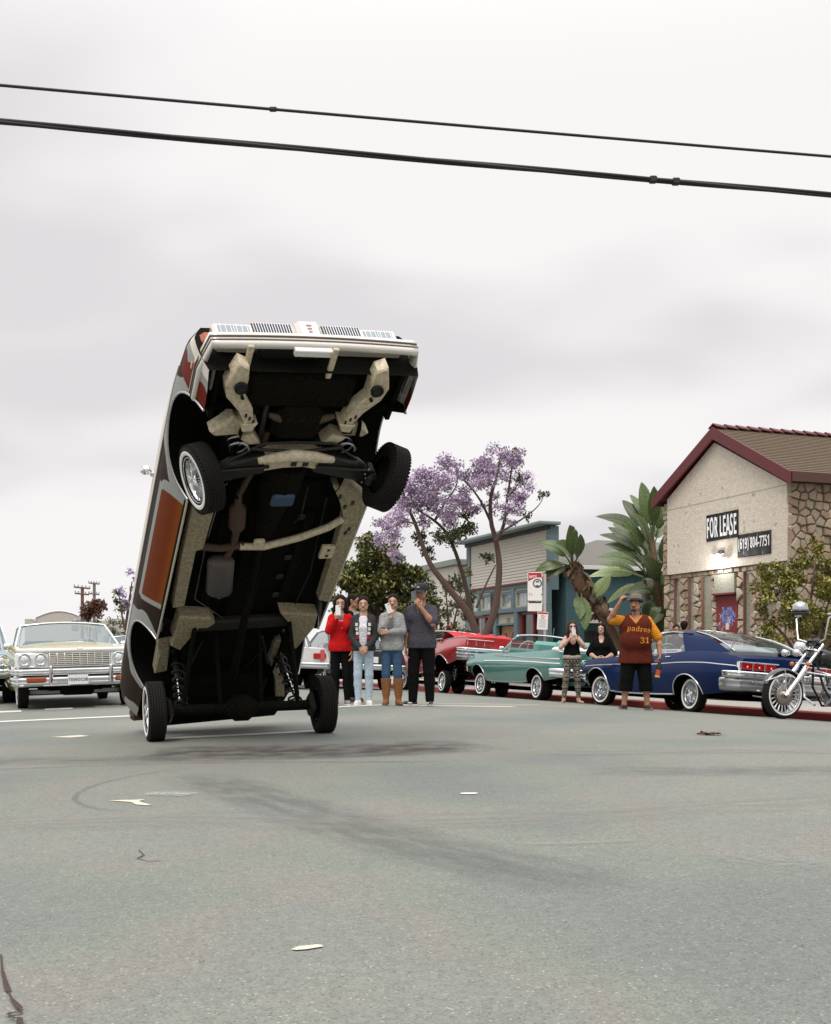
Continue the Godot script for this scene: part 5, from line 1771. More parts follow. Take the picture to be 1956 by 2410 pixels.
func red_car():
	var wb := 3.02
	var b := car_basis(0)
	var lw := V(0.72, 0, -30.0)
	var fa := lw + b.z * 0.8 + b.x * wb
	var t := place_car("red_convertible", "red open lowrider with its tail jacked high behind the man in the black cap", fa, 0.0, wb)
	var m := paint("red_paint", lin(0.4, 0.016, 0.018), 0.1)
	var dy := 0.12
	var sl := -0.1
	var sts := raised([[-1.55, 0.46, 0.84, 0.82, 0.95, 0.88, 0.66, 0.03], [-1.2, 0.38, 0.88, 0.86, 0.99, 0.9, 0.66, 0.03], [-0.4, 0.3, 0.93, 0.9, 1.01, 0.9, 0.68, 0.02], [0.3, 0.24, 0.92, 0.9, 1.0, 0.9, 0.68, 0.02], [1.2, 0.22, 0.88, 0.9, 1.0, 0.91, 0.68, 0.03], [2.2, 0.22, 0.87, 0.9, 1.0, 0.91, 0.68, 0.05], [3.2, 0.3, 0.86, 0.88, 0.99, 0.9, 0.66, 0.05], [3.75, 0.38, 0.82, 0.84, 0.97, 0.88, 0.64, 0.03]], dy + 0.28, sl)
	var ar := [[0.0, 0.25 + dy + 0.26, 0.42, 0.34], [wb, 0.25 + dy, 0.43, 0.4]]
	shell(t, sts, ar, m, [-0.4, 1.95], 0.4 + dy)
	arch_trim(t, sts, ar, M.dull_chrome, 0.014)
	flank_trim(t, "sill_moulding", sts, M.chrome, 0.45, 2.55, func(_x, st): return st[1] + 0.02, 0.014)
	flank_trim(t, "rear_deck_rail", sts, M.chrome, -1.5, 0.0, func(_x, st): return st[2], 0.016)
	var top := dy + 0.28
	glasshouse(t, [[2.1, 0.9 + top + sl * 2.1, 0.86], [1.45, 1.34 + top + sl * 1.4, 0.74], [0, 0, 0], [0, 0, 0]], m, M.chrome, 0.05, 0, 0, false)
	seats(t, mat("red_seat", lin(0.4, 0.03, 0.03), 0.55), 1.0, 0.72 + dy)
	# the folded red hood stacked behind the seats
	var hd := MB.new()
	var rows := []
	for i in 9:
		var q := i / 8.0
		var row := []
		for k in 15:
			var z := (k / 7.0 - 1.0) * 0.82
			row.append(V(0.35 - q * 0.95, 1.18 + dy + 0.26 * sin(PI * q) + 0.04 * sin(k * 2.3 + i), z))
		rows.append(row)
	hd.grid(rows)
	obj("folded_top", hd.mesh(), mat("red_canvas", lin(0.5, 0.02, 0.025), 0.5), t)
	four_wheels(t, wb, 0.8, 0.29, 0.15)
	for s in [-1, 1]:
		for k in 3:
			var l := bx("tail_lamp", M.red_lens, t, V(-1.57, 1.12 + top * 0.35, s * (0.34 + k * 0.22)), V(0.05, 0.09, 0.2), 0.01)
			obj("lamp_rim", box_mesh(V(0.03, 0.11, 0.014), 0.003), M.chrome, l, at(V(0, 0, s * 0.106)))
		bx("lamp_trim", M.chrome, t, V(-1.58, 1.2 + top * 0.35, s * 0.56), V(0.04, 0.014, 0.7), 0.004)
		lamp_round(t, V(3.79, 0.72 + dy, s * 0.78), 0.08)
		bar("ram", M.chrome, t, [V(-0.1, 0.9, s * 0.5), V(0.0, 0.32, s * 0.55)], 0.022, 8)
		bar("trailing_arm", M.steel, t, [V(0.7, 0.55, s * 0.5), V(0.02, 0.26, s * 0.56)], 0.022, 6)
		obj("coil_spring", coil(V(0.02, 0.38, s * 0.55), V(-0.08, 0.86, s * 0.5), 0.06, 6.0, 0.012), M.dull_chrome, t)
	bumper("rear_bumper", t, -1.58, 0.95 + top * 0.35, 0.98, 0.06, -1.0, 0.25)
	bumper("lower_bumper", t, -1.54, 0.8 + top * 0.35, 0.95, 0.11, -1.0, 0.3, M.dull_chrome)
	bumper("front_bumper", t, 3.83, 0.46 + dy, 0.97, 0.09, 1.0, 0.3)
	bx("exhaust_box", M.steel, t, V(-0.7, 0.52, 0.3), V(0.5, 0.12, 0.25), 0.04)

func plain_car(called: String, label: String, m: Material, fa: Vector3, yaw: float, tail_red := true) -> Node3D:
	var wb := 2.9
	var t := place_car(called, label, fa, yaw, wb)
	var dy := 0.08
	var sts := raised([[-1.3, 0.4, 0.86, 0.8, 0.9, 0.8, 0.6, 0.02], [-0.8, 0.3, 0.9, 0.84, 0.94, 0.84, 0.6, 0.03], [1.0, 0.22, 0.92, 0.86, 0.95, 0.86, 0.6, 0.03], [2.4, 0.24, 0.9, 0.86, 0.95, 0.85, 0.6, 0.05], [3.3, 0.3, 0.86, 0.84, 0.94, 0.82, 0.6, 0.05], [3.65, 0.38, 0.8, 0.8, 0.9, 0.78, 0.58, 0.03]], dy)
	var ar := raised_arch([[0, 0.25, 0.39, 0.38], [wb, 0.25, 0.39, 0.38]], dy)
	shell(t, sts, ar, m, [-0.2, 2.05], 0.34 + dy)
	glasshouse(t, [[2.2, 0.93 + dy, 0.82], [1.4, 1.38 + dy, 0.68], [0.2, 1.38 + dy, 0.67], [-0.5, 0.93 + dy, 0.76]], m, M.chrome, 0.05, 0.4, 0.0)
	seats(t, M.interior, 1.1, 0.5 + dy)
	four_wheels(t, wb, 0.77, 0.3)
	bumper("front_bumper", t, 3.68, 0.48 + dy, 0.92, 0.08, 1.0)
	bumper("rear_bumper", t, -1.34, 0.48 + dy, 0.9, 0.08, -1.0)
	for s in [-1, 1]:
		lamp_round(t, V(3.68, 0.7 + dy, s * 0.7), 0.085)
		bx("tail_lamp", M.red_lens if tail_red else M.amber_lens, t, V(-1.32, 0.7 + dy, s * 0.66), V(0.05, 0.14, 0.3), 0.02)
		bx("door_mirror", M.chrome, t, V(1.8, 0.97 + dy, s * 0.95), V(0.06, 0.09, 0.13), 0.02)
	bx("grille", M.dull_chrome, t, V(3.66, 0.66 + dy, 0), V(0.05, 0.16, 1.0))
	bx("number_plate", M.white_trim, t, V(-1.37, 0.66 + dy, 0), V(0.014, 0.15, 0.31))
	return t

func background_cars():
	plain_car("teal_sedan", "pale teal car at the left edge behind the yellow lowrider", paint("pale_teal_paint", lin(0.2, 0.34, 0.36), 0.3), V(-8.3, 0, -21.6), PI - 0.02)
	plain_car("black_sedan", "black car with red tail lamps behind the standing group", paint("black_paint", lin(0.015, 0.015, 0.017), 0.2), V(-2.55, 0, -33.0), 0.0)
	plain_car("grey_sedan", "silver grey car parked far back past the yellow car", paint("silver_paint", lin(0.4, 0.41, 0.42), 0.4), V(-10.0, 0, -42.0), PI)
	var t := plain_car("white_wagon", "white car with a red striped tail glimpsed beside the girl in red", paint("white_car_paint", lin(0.7, 0.68, 0.66), 0.1), V(-4.3, 0, -31.0), 0.0)
	bx("red_stripe", paint("stripe_red", lin(0.5, 0.05, 0.05), 0.0), t, V(-1.34, 0.8, 0.72), V(0.04, 0.26, 0.1), 0.004)

# ---------------------------------------------------------------- people
# Meshes the smooth union of tapered capsules [a, b, ra, rb] as surface nets; subs cut away, planes [normal, offset] keep what lies behind them.
func sdf(mb: MB, bones: Array, cell: float, k: float, subs := [], planes := []):
	var lo := Vector3.ONE * 99.0
	var hi := -lo
	for q in bones:
		var r := maxf(q[2], q[3])
		for e in 2:
			lo = lo.min(q[e] - Vector3.ONE * r)
			hi = hi.max(q[e] + Vector3.ONE * r)
	lo -= Vector3.ONE * cell * 3.0
	hi += Vector3.ONE * cell * 3.0
	var nx := int((hi.x - lo.x) / cell) + 1
	var ny := int((hi.y - lo.y) / cell) + 1
	var nz := int((hi.z - lo.z) / cell) + 1
	var f := PackedFloat32Array()
	f.resize(nx * ny * nz)
	f.fill(1.0)
	for pass_no in 2:
		for q in (bones if pass_no == 0 else subs):
			var a: Vector3 = q[0]
			var ab: Vector3 = q[1] - a
			var ra: float = q[2]
			var dr: float = q[3] - ra
			var l2 := maxf(ab.length_squared(), 1e-9)
			var m := maxf(q[2], q[3]) + k + cell * 2.0
			var b0: Vector3 = (a.min(q[1]) - Vector3.ONE * m - lo) / cell
			var b1: Vector3 = (a.max(q[1]) + Vector3.ONE * m - lo) / cell
			var x0 := maxi(0, int(b0.x))
			var x1 := mini(nx - 1, int(b1.x) + 1)
			for iz in range(maxi(0, int(b0.z)), mini(nz - 1, int(b1.z) + 1) + 1):
				for iy in range(maxi(0, int(b0.y)), mini(ny - 1, int(b1.y) + 1) + 1):
					var i := (iz * ny + iy) * nx + x0
					var p := lo + Vector3(x0, iy, iz) * cell - a
					for ix in range(x0, x1 + 1):
						var t := clampf(p.dot(ab) / l2, 0.0, 1.0)
						var d := (p - ab * t).length() - ra - dr * t
						var g := f[i]
						if pass_no == 0:
							var h := maxf(k - absf(g - d), 0.0) / k
							f[i] = minf(g, d) - h * h * k * 0.25
						elif -d > g:
							f[i] = -d
						i += 1
						p.x += cell
	for q in planes:
		var n: Vector3 = q[0]
		var i := 0
		for iz in nz:
			for iy in ny:
				var p := lo + Vector3(0, iy, iz) * cell
				for ix in nx:
					if f[i] < 0.2:
						f[i] = maxf(f[i], n.dot(p) - q[1])
					i += 1
					p.x += cell
	var at_cell := PackedInt32Array()
	at_cell.resize(nx * ny * nz)
	at_cell.fill(-1)
	var verts := PackedVector3Array()
	var cells := PackedInt32Array()
	var off := [0, 1, nx, nx + 1, nx * ny, nx * ny + 1, nx * ny + nx, nx * ny + nx + 1]
	var edges := [[0, 1], [2, 3], [4, 5], [6, 7], [0, 2], [1, 3], [4, 6], [5, 7], [0, 4], [1, 5], [2, 6], [3, 7]]
	var near := cell * 2.2
	for iz in nz - 1:
		for iy in ny - 1:
			var i := (iz * ny + iy) * nx
			for ix in nx - 1:
				if absf(f[i]) < near:
					var neg := 0
					for o in off:
						if f[i + o] < 0.0: neg += 1
					if neg > 0 and neg < 8:
						var sum := Vector3.ZERO
						var c := 0
						for e in edges:
							var fa := f[i + off[e[0]]]
							var fb := f[i + off[e[1]]]
							if (fa < 0.0) != (fb < 0.0):
								var t := fa / (fa - fb)
								var pa := Vector3(e[0] & 1, (e[0] >> 1) & 1, e[0] >> 2)
								var pb := Vector3(e[1] & 1, (e[1] >> 1) & 1, e[1] >> 2)
								sum += pa.lerp(pb, t)
								c += 1
						at_cell[i] = verts.size()
						cells.append(i)
						verts.append(lo + (Vector3(ix, iy, iz) + sum / c) * cell)
				i += 1
	mb.st.set_smooth_group(7)
	var step := [1, nx, nx * ny]
	for i in cells:
		for ax in 3:
			var s0: int = step[ax]
			var s1: int = step[(ax + 1) % 3]
			var s2: int = step[(ax + 2) % 3]
			if i - s1 - s2 < 0: continue
			if (f[i] < 0.0) == (f[i + s0] < 0.0): continue
			var a := at_cell[i]
			var b := at_cell[i - s1]
			var c := at_cell[i - s1 - s2]
			var d := at_cell[i - s2]
			if a < 0 or b < 0 or c < 0 or d < 0: continue
			if f[i] < 0.0: mb.quad(verts[a], verts[d], verts[c], verts[b])
			else: mb.quad(verts[a], verts[b], verts[c], verts[d])
	mb.st.set_smooth_group(-1)

func grown(bones: Array, d: float) -> Array:
	var o := []
	for q in bones: o.append([q[0], q[1], q[2] + d, q[3] + d])
	return o

# A hand of five fingers from the wrist along dir; palm faces n; curl 0 flat to 1 fist; thumb on the side of th.
func hand_bones(w: Vector3, dir: Vector3, n: Vector3, th: float, curl: float, s: float) -> Array:
	dir = dir.normalized()
	n = (n - dir * n.dot(dir)).normalized()
	var side := dir.cross(n) * th
	var o := []
	for k in 3: o.append([w + side * (k - 1) * 0.012 * s, w + (dir * 0.085 + side * (k - 1) * 0.026) * s, 0.015 * s, 0.014 * s])
	for k in 4:
		var len: float = [0.92, 1.05, 1.0, 0.8][k]
		var p := w + (dir * 0.088 + side * (0.031 - 0.0205 * k)) * s
		var d := dir.rotated(side * th, 0.0)
		for j in 3:
			var ang := curl * (0.55 + 0.5 * j)
			d = (dir * cos(curl * 0.5 * (j + 1) + ang * 0.3) + n * sin(curl * 0.5 * (j + 1) + ang * 0.3)).normalized()
			var e: Vector3 = p + d * [0.042, 0.027, 0.021][j] * len * s
			o.append([p, e, (0.0095 - 0.001 * j) * s, (0.0088 - 0.001 * j) * s])
			p = e
	var t0 := w + (dir * 0.02 + side * 0.022) * s
	var t1 := t0 + (dir * 0.035 + side * 0.03 + n * 0.016) * s
	var t2 := t1 + (dir * 0.03 + side * 0.008 + n * 0.016 * (1 + curl)) * s
	o.append([t0, t1, 0.014 * s, 0.011 * s])
	o.append([t1, t2, 0.0105 * s, 0.009 * s])
	return o

var head_turn := Basis.IDENTITY

func cloth(called: String, c: Color, rough := 0.9, freq := 0.03) -> StandardMaterial3D:
	if M.has(called): return M[called]
	var m := textured(called, Color(c.r * 0.93, c.g * 0.93, c.b * 0.93), Color(minf(c.r * 1.06, 1), minf(c.g * 1.06, 1), minf(c.b * 1.06, 1)), 1.1, rough, freq, 0.9, 200 + M.size())
	m.metallic_specular = 0.2
	return m

# p: height, girth, arms {"r": [elbow, wrist, hand direction, palm normal, curl], "l": ...} (r is on the viewer's left), look (head turn, tilt), clothes
func person(label: String, where: Vector3, yaw: float, p: Dictionary, group := "people watching") -> Node3D:
	var H: float = p.height
	var g: float = p.get("girth", 1.0)
	var fem: bool = p.get("fem", false)
	var t := thing("person", label, "person", at(where, Basis(Vector3.UP, yaw)), group)
	var sw: float = (0.072 if fem else 0.092) * H * (0.75 + 0.25 * g)
	var hipw := (0.043 if fem else 0.05) * H
	var tw := 0.72 if fem else 1.0
	var tr := 0.92 if fem else 1.0
	var lean: float = p.get("lean", 0.0)
	var feet: Array = p.get("feet", [[-0.085, 0.0, -0.15], [0.085, 0.0, 0.15]])   # x, z, toe turn
	var chest := V(lean * 0.8, 0.725 * H, 0)
	var waist := V(lean * 0.4, 0.62 * H, 0)
	var pelvis := V(0, 0.535 * H, 0)
	var neck := V(lean, 0.835 * H, 0.0)
	var hc := V(lean + p.get("head_x", 0.0), 0.928 * H, 0.012 * H)
	var torso := [
		[chest + V(-0.05 * H * tw, 0.01 * H, 0), chest + V(0.05 * H * tw, 0.01 * H, 0), 0.066 * H * g * tr, 0.066 * H * g * tr],
		[V(lean, 0.815 * H, -0.006), V(lean - sw * 0.9, 0.788 * H, -0.004), 0.034 * H, 0.03 * H], [V(lean, 0.815 * H, -0.006), V(lean + sw * 0.9, 0.788 * H, -0.004), 0.034 * H, 0.03 * H],
		[waist + V(-0.035 * H * tw, 0, 0), waist + V(0.035 * H * tw, 0, 0), 0.058 * H * g * tr, 0.058 * H * g * tr],
		[pelvis + V(-0.042 * H * tw, 0, 0), pelvis + V(0.042 * H * tw, 0, 0), 0.068 * H * (0.6 + 0.4 * g), 0.068 * H * (0.6 + 0.4 * g)],
		[chest, waist, 0.07 * H * g * tr, 0.06 * H * g * tr], [waist, pelvis, 0.06 * H * g * tr, 0.07 * H * g * tr]]
	if g > 1.2: torso.append([waist + V(-0.03 * H, -0.01, 0.06), waist + V(0.03 * H, -0.01, 0.06), 0.075 * H * g, 0.075 * H * g])
	if fem:
		for s in [-1, 1]: torso.append([chest + V(s * 0.04 * H, -0.005 * H, 0.045 * H), chest + V(s * 0.04 * H, -0.012 * H, 0.05 * H), 0.036 * H, 0.034 * H])
	var nk := [[neck + V(0, -0.02 * H, -0.006), hc + V(0, -0.05 * H, -0.012 * H), 0.034 * H, 0.031 * H]]
	var arms := []
	var upper := []
	var fore := []
	var hands := []
	var hs: float = H / 1.72
	for k in ["r", "l"]:
		var s := -1.0 if k == "r" else 1.0
		var sh := V(lean + s * sw, 0.785 * H, 0)
		var A: Array = p.arms.get(k, [V(s * (sw + 0.05), 0.62 * H, -0.02), V(s * (sw + 0.06), 0.48 * H, 0.05), V(0, -1, 0.1), V(-s, 0, 0.2), 0.5])
		var ag := 0.7 + 0.3 * g
		upper.append([sh, A[0], 0.031 * H * ag, 0.025 * H * ag])
		fore.append([A[0], A[0].lerp(A[1], 0.35), 0.0245 * H * ag, 0.0245 * H * ag])
		fore.append([A[0].lerp(A[1], 0.35), A[1], 0.0245 * H * ag, 0.0155 * H * ag])
		hands.append(hand_bones(A[1], A[2], A[3], -s if A.size() < 6 else A[5], A[4], hs))
	var legs := []
	var shins := []
	for i in 2:
		var s := -1.0 if i == 0 else 1.0
		var hip := V(s * hipw, 0.52 * H, 0)
		var ank := V(feet[i][0], 0.045 * H, feet[i][1] - 0.015)
		var knee := hip.lerp(ank, 0.5) + V(s * 0.008, 0.0, 0.025)
		legs.append([hip, knee, (0.047 if fem else 0.052) * H * (0.7 + 0.3 * g), 0.034 * H])
		shins.append([knee, knee.lerp(ank, 0.35) + V(0, 0, -0.012), 0.034 * H, 0.034 * H])
		shins.append([knee.lerp(ank, 0.35) + V(0, 0, -0.012), ank, 0.034 * H, 0.021 * H])
	# one continuous body
	var b := MB.new()
	var bones := torso + nk + upper + fore + legs + shins
	for i in 2:
		var ank := V(feet[i][0], 0.045 * H, feet[i][1] - 0.015)
		var toe := V(sin(feet[i][2]), 0, cos(feet[i][2]))
		bones.append([ank, ank + V(0, -0.02, -0.02), 0.022 * H, 0.02 * H])
		bones.append([V(ank.x, 0.03, ank.z), V(ank.x, 0.024, ank.z) + toe * 0.085 * H, 0.024, 0.02])
	sdf(b, bones, 0.015, 0.03)
	for q in hands: sdf(b, q, 0.005, 0.006)
	# head with brow, nose, ears, jaw
	var T: Basis = Basis(Vector3.UP, p.get("turn", 0.0)) * Basis(Vector3.RIGHT, p.get("nod", 0.0)) * Basis(Vector3.BACK, p.get("roll", 0.0))
	var hu := H / 1.68
	var hp := func(x: float, y: float, z: float) -> Vector3: return hc + T * (V(x, y, z) * hu)
	var hb := []
	for q in [[[0, 0.03, -0.018], [0, 0.025, 0.012], 0.078, 0.07], [[0, -0.01, 0.02], [0, -0.055, 0.034], 0.06, 0.042], [[-0.03, -0.05, 0.012], [0.03, -0.05, 0.012], 0.04, 0.04], [[0, -0.085, 0.055], [0, -0.08, 0.05], 0.022, 0.024],
			[[0, 0.005, 0.082], [0, -0.028, 0.1], 0.008, 0.013], [[-0.012, -0.032, 0.088], [0.012, -0.032, 0.088], 0.01, 0.01], [[-0.03, 0.022, 0.074], [0.03, 0.022, 0.074], 0.012, 0.012],
			[[-0.076, -0.012, -0.004], [-0.08, 0.018, -0.008], 0.011, 0.014], [[0.076, -0.012, -0.004], [0.08, 0.018, -0.008], 0.011, 0.014], [[0, -0.06, 0.0], [0, -0.13, -0.02], 0.045, 0.048]]:
		hb.append([hp.call(q[0][0], q[0][1], q[0][2]), hp.call(q[1][0], q[1][1], q[1][2]), q[2] * hu, q[3] * hu])
	var sock := []
	for s in [-1, 1]: sock.append([hp.call(s * 0.03, 0.002, 0.083), hp.call(s * 0.034, 0.002, 0.081), 0.0095 * hu, 0.0095 * hu])
	sdf(b, hb, 0.006, 0.02, sock)
	var skin: StandardMaterial3D = p.skin
	obj("body", b.mesh(), skin, t)
	for s in [-1, 1]:
		var e := MB.new()
		e.ball(hp.call(s * 0.031, 0.002, 0.0665), V(0.0105, 0.0055, 0.007) * hu, T, 8)
		var eye := obj("eye", e.mesh(), M.eye_white, t)
		e = MB.new()
		e.ball(hp.call(s * 0.031, 0.002, 0.0715), V(0.0064, 0.0054, 0.003) * hu, T, 8)
		obj("iris", e.mesh(), M.black, eye)
		e = MB.new()
		e.tube([hp.call(s * 0.014, 0.024, 0.085), hp.call(s * 0.032, 0.03, 0.084), hp.call(s * 0.05, 0.024, 0.074)], [0.003, 0.005, 0.002], 6)
		obj("eyebrow", e.mesh(), p.hair, t)
	var lip := MB.new()
	lip.tube([hp.call(-0.023, -0.056, 0.068), hp.call(0, -0.054, 0.079), hp.call(0.023, -0.056, 0.068)], [0.003, 0.007, 0.003], 6)
	obj("lips", lip.mesh(), M.lip, t)
	if p.has("smile"):
		lip = MB.new()
		lip.tube([hp.call(-0.021, -0.058, 0.071), hp.call(0, -0.066, 0.08), hp.call(0.021, -0.058, 0.071)], [0.003, 0.006, 0.003], 6)
		obj("teeth", lip.mesh(), M.phone_white, t)
	# hair
	var style: String = p.get("style", "short")
	if style != "none":
		var hr := [[hp.call(0, 0.045, -0.022), hp.call(0, 0.04, -0.005), 0.086 * hu, 0.08 * hu], [hp.call(0, 0.0, -0.05), hp.call(0, -0.03, -0.05), 0.062 * hu, 0.05 * hu]]
		var cut := [[hp.call(0, -0.07, 0.11), hp.call(0, -0.01, 0.115), 0.076 * hu, 0.07 * hu], [hp.call(0, 0.0, 0.118), hp.call(0, 0.062, 0.1), 0.056 * hu, 0.036 * hu]]
		if style == "long":
			for s in [-1, 1]:
				hr.append([hp.call(s * 0.07, 0.03, 0.012), hp.call(s * 0.088, -0.11, 0.022), 0.024 * hu, 0.03 * hu])
				hr.append([hp.call(s * 0.066, 0.01, -0.012), hp.call(s * 0.088, -0.13, 0.0), 0.034 * hu, 0.036 * hu])
				hr.append([hp.call(s * 0.088, -0.13, 0.0), hp.call(s * 0.1, -0.27, 0.045), 0.036 * hu, 0.02 * hu])
			hr.append([hp.call(0, -0.02, -0.06), hp.call(0, -0.2, -0.07), 0.07 * hu, 0.06 * hu])
		elif style == "tied":
			for s in [-1, 1]: hr.append([hp.call(s * 0.066, 0.035, 0.005), hp.call(s * 0.07, -0.02, -0.03), 0.024 * hu, 0.028 * hu])
			hr.append([hp.call(0, 0.0, -0.09), hp.call(0, -0.1, -0.1), 0.035 * hu, 0.025 * hu])
		var hm := MB.new()
		sdf(hm, hr, 0.008, 0.02, cut)
		obj("hair", hm.mesh(), p.hair, t)
	# trousers
	if p.has("bottom"):
		var q: Dictionary = p.bottom
		var lg := grown(legs + shins, q.get("loose", 0.01)) + grown([torso[4], torso[6]], 0.008)
		if q.get("loose", 0.0) > 0.02:
			for i in 2: lg.append([legs[i][1], V(feet[i][0], 0.06 * H, feet[i][1]), 0.058 * g, 0.06 * g])
		var m := MB.new()
		sdf(m, lg, 0.014, 0.02, [], [[Vector3.DOWN, -q.get("low", 0.03) * H], [Vector3.UP, q.get("top", 0.585) * H]])
		obj(q.get("called", "trousers"), m.mesh(), q.mat, t)
	# top
	if p.has("top"):
		var q: Dictionary = p.top
		var lo: float = q.get("loose", 0.014)
		var tp := grown(torso, lo)
		tp.append([chest, V(0, q.hem * H + 0.03, 0), 0.074 * H * g * tr, 0.076 * H * g * tr + lo])
		for k in [-1, 1]: tp.append([chest + V(k * 0.038 * H * tw, 0, 0), V(k * 0.05 * H * g * tw, q.hem * H + 0.02, 0), 0.058 * H * g * tr, 0.062 * H * g * tr + lo])
		var sl: float = q.get("sleeve", 1.0)
		if sl >= 0.9: tp += grown(upper, lo * 0.9) + grown([fore[0], fore[1], fore[2], fore[3]], lo * 0.7)
		elif sl > 0.0 and not q.has("sleeve_mat"):
			for u in upper: tp.append([u[0], u[0].lerp(u[1], sl + 0.45), u[2] + lo * 1.2, u[3] + lo * 1.8])
		var m := MB.new()
		var neckhole := [[neck + V(0, 0.012 * H, 0.02 * H), neck + V(0, -q.get("neck", 0.015) * H, 0.075 * H), 0.04 * H, q.get("neck_w", 0.03) * H]]
		var cutters := neckhole
		if sl >= 0.9:
			for i in 2: cutters = cutters + [[fore[i * 2 + 1][1], fore[i * 2 + 1][1] + (p.arms.get("r" if i == 0 else "l", [0, 0, Vector3.DOWN])[2]).normalized() * 0.1, 0.03, 0.06]]
		sdf(m, tp, 0.014, 0.022, cutters, [[Vector3.DOWN, -q.hem * H]])
		obj(q.get("called", "shirt"), m.mesh(), q.mat, t)
		if q.has("sleeve_mat"):
			for u in upper:
				m = MB.new()
				sdf(m, [[u[0], u[0].lerp(u[1], 0.86), u[2] + lo * 0.7, u[3] + lo * 1.1]], 0.012, 0.01, [[u[0].lerp(u[1], 0.98), u[1], 0.05, 0.05]])
				obj("sleeve", m.mesh(), q.sleeve_mat, t)
	# shoes
	if p.has("shoes"):
		for i in 2:
			var ank := V(feet[i][0], 0.0, feet[i][1] - 0.015)
			var toe := V(sin(feet[i][2]), 0, cos(feet[i][2]))
			var m := MB.new()
			var up: float = p.get("boot", 0.07)
			var sb := [[ank + V(0, 0.045, 0) - toe * 0.03, ank + V(0, 0.035, 0) + toe * 0.12, 0.04, 0.034], [ank + V(0, 0.05, 0), ank + V(0, up, -0.005), 0.042, 0.045 + 0.03 * clampf(up - 0.1, 0, 0.4)]]
			if up > 0.2: sb.append([ank + V(0, 0.16, -0.008), ank + V(0, up, 0.006), 0.056, 0.08])
			sdf(m, sb, 0.008, 0.02, [], [[Vector3.DOWN, -0.018], [Vector3.UP, up + 0.01]])
			var sh := obj("boot" if up > 0.2 else "shoe", m.mesh(), p.shoes, t)
			m = MB.new()
			sdf(m, [[ank + V(0, 0.014, 0) - toe * 0.035, ank + V(0, 0.014, 0) + toe * 0.125, 0.043, 0.037]], 0.008, 0.01, [], [[Vector3.UP, 0.024], [Vector3.DOWN, -0.002]])
			obj("sole", m.mesh(), p.get("sole", p.shoes), sh)
	return t

func phone(label: String, host: Node3D, local: Vector3, b: Basis, m: Material):
	var x := host.transform * Transform3D(b, local)
	var t := thing("phone", label, "phone", x, "phones held up")
	bx("case", m, t, Vector3.ZERO, V(0.074, 0.148, 0.01), 0.004)
	bx("screen", M.gloss_black, t, V(0, 0, -0.0055), V(0.066, 0.13, 0.002), 0.0)
	bx("camera_lens", M.gloss_black, t, V(0.02, 0.055, 0.006), V(0.016, 0.016, 0.003), 0.001)

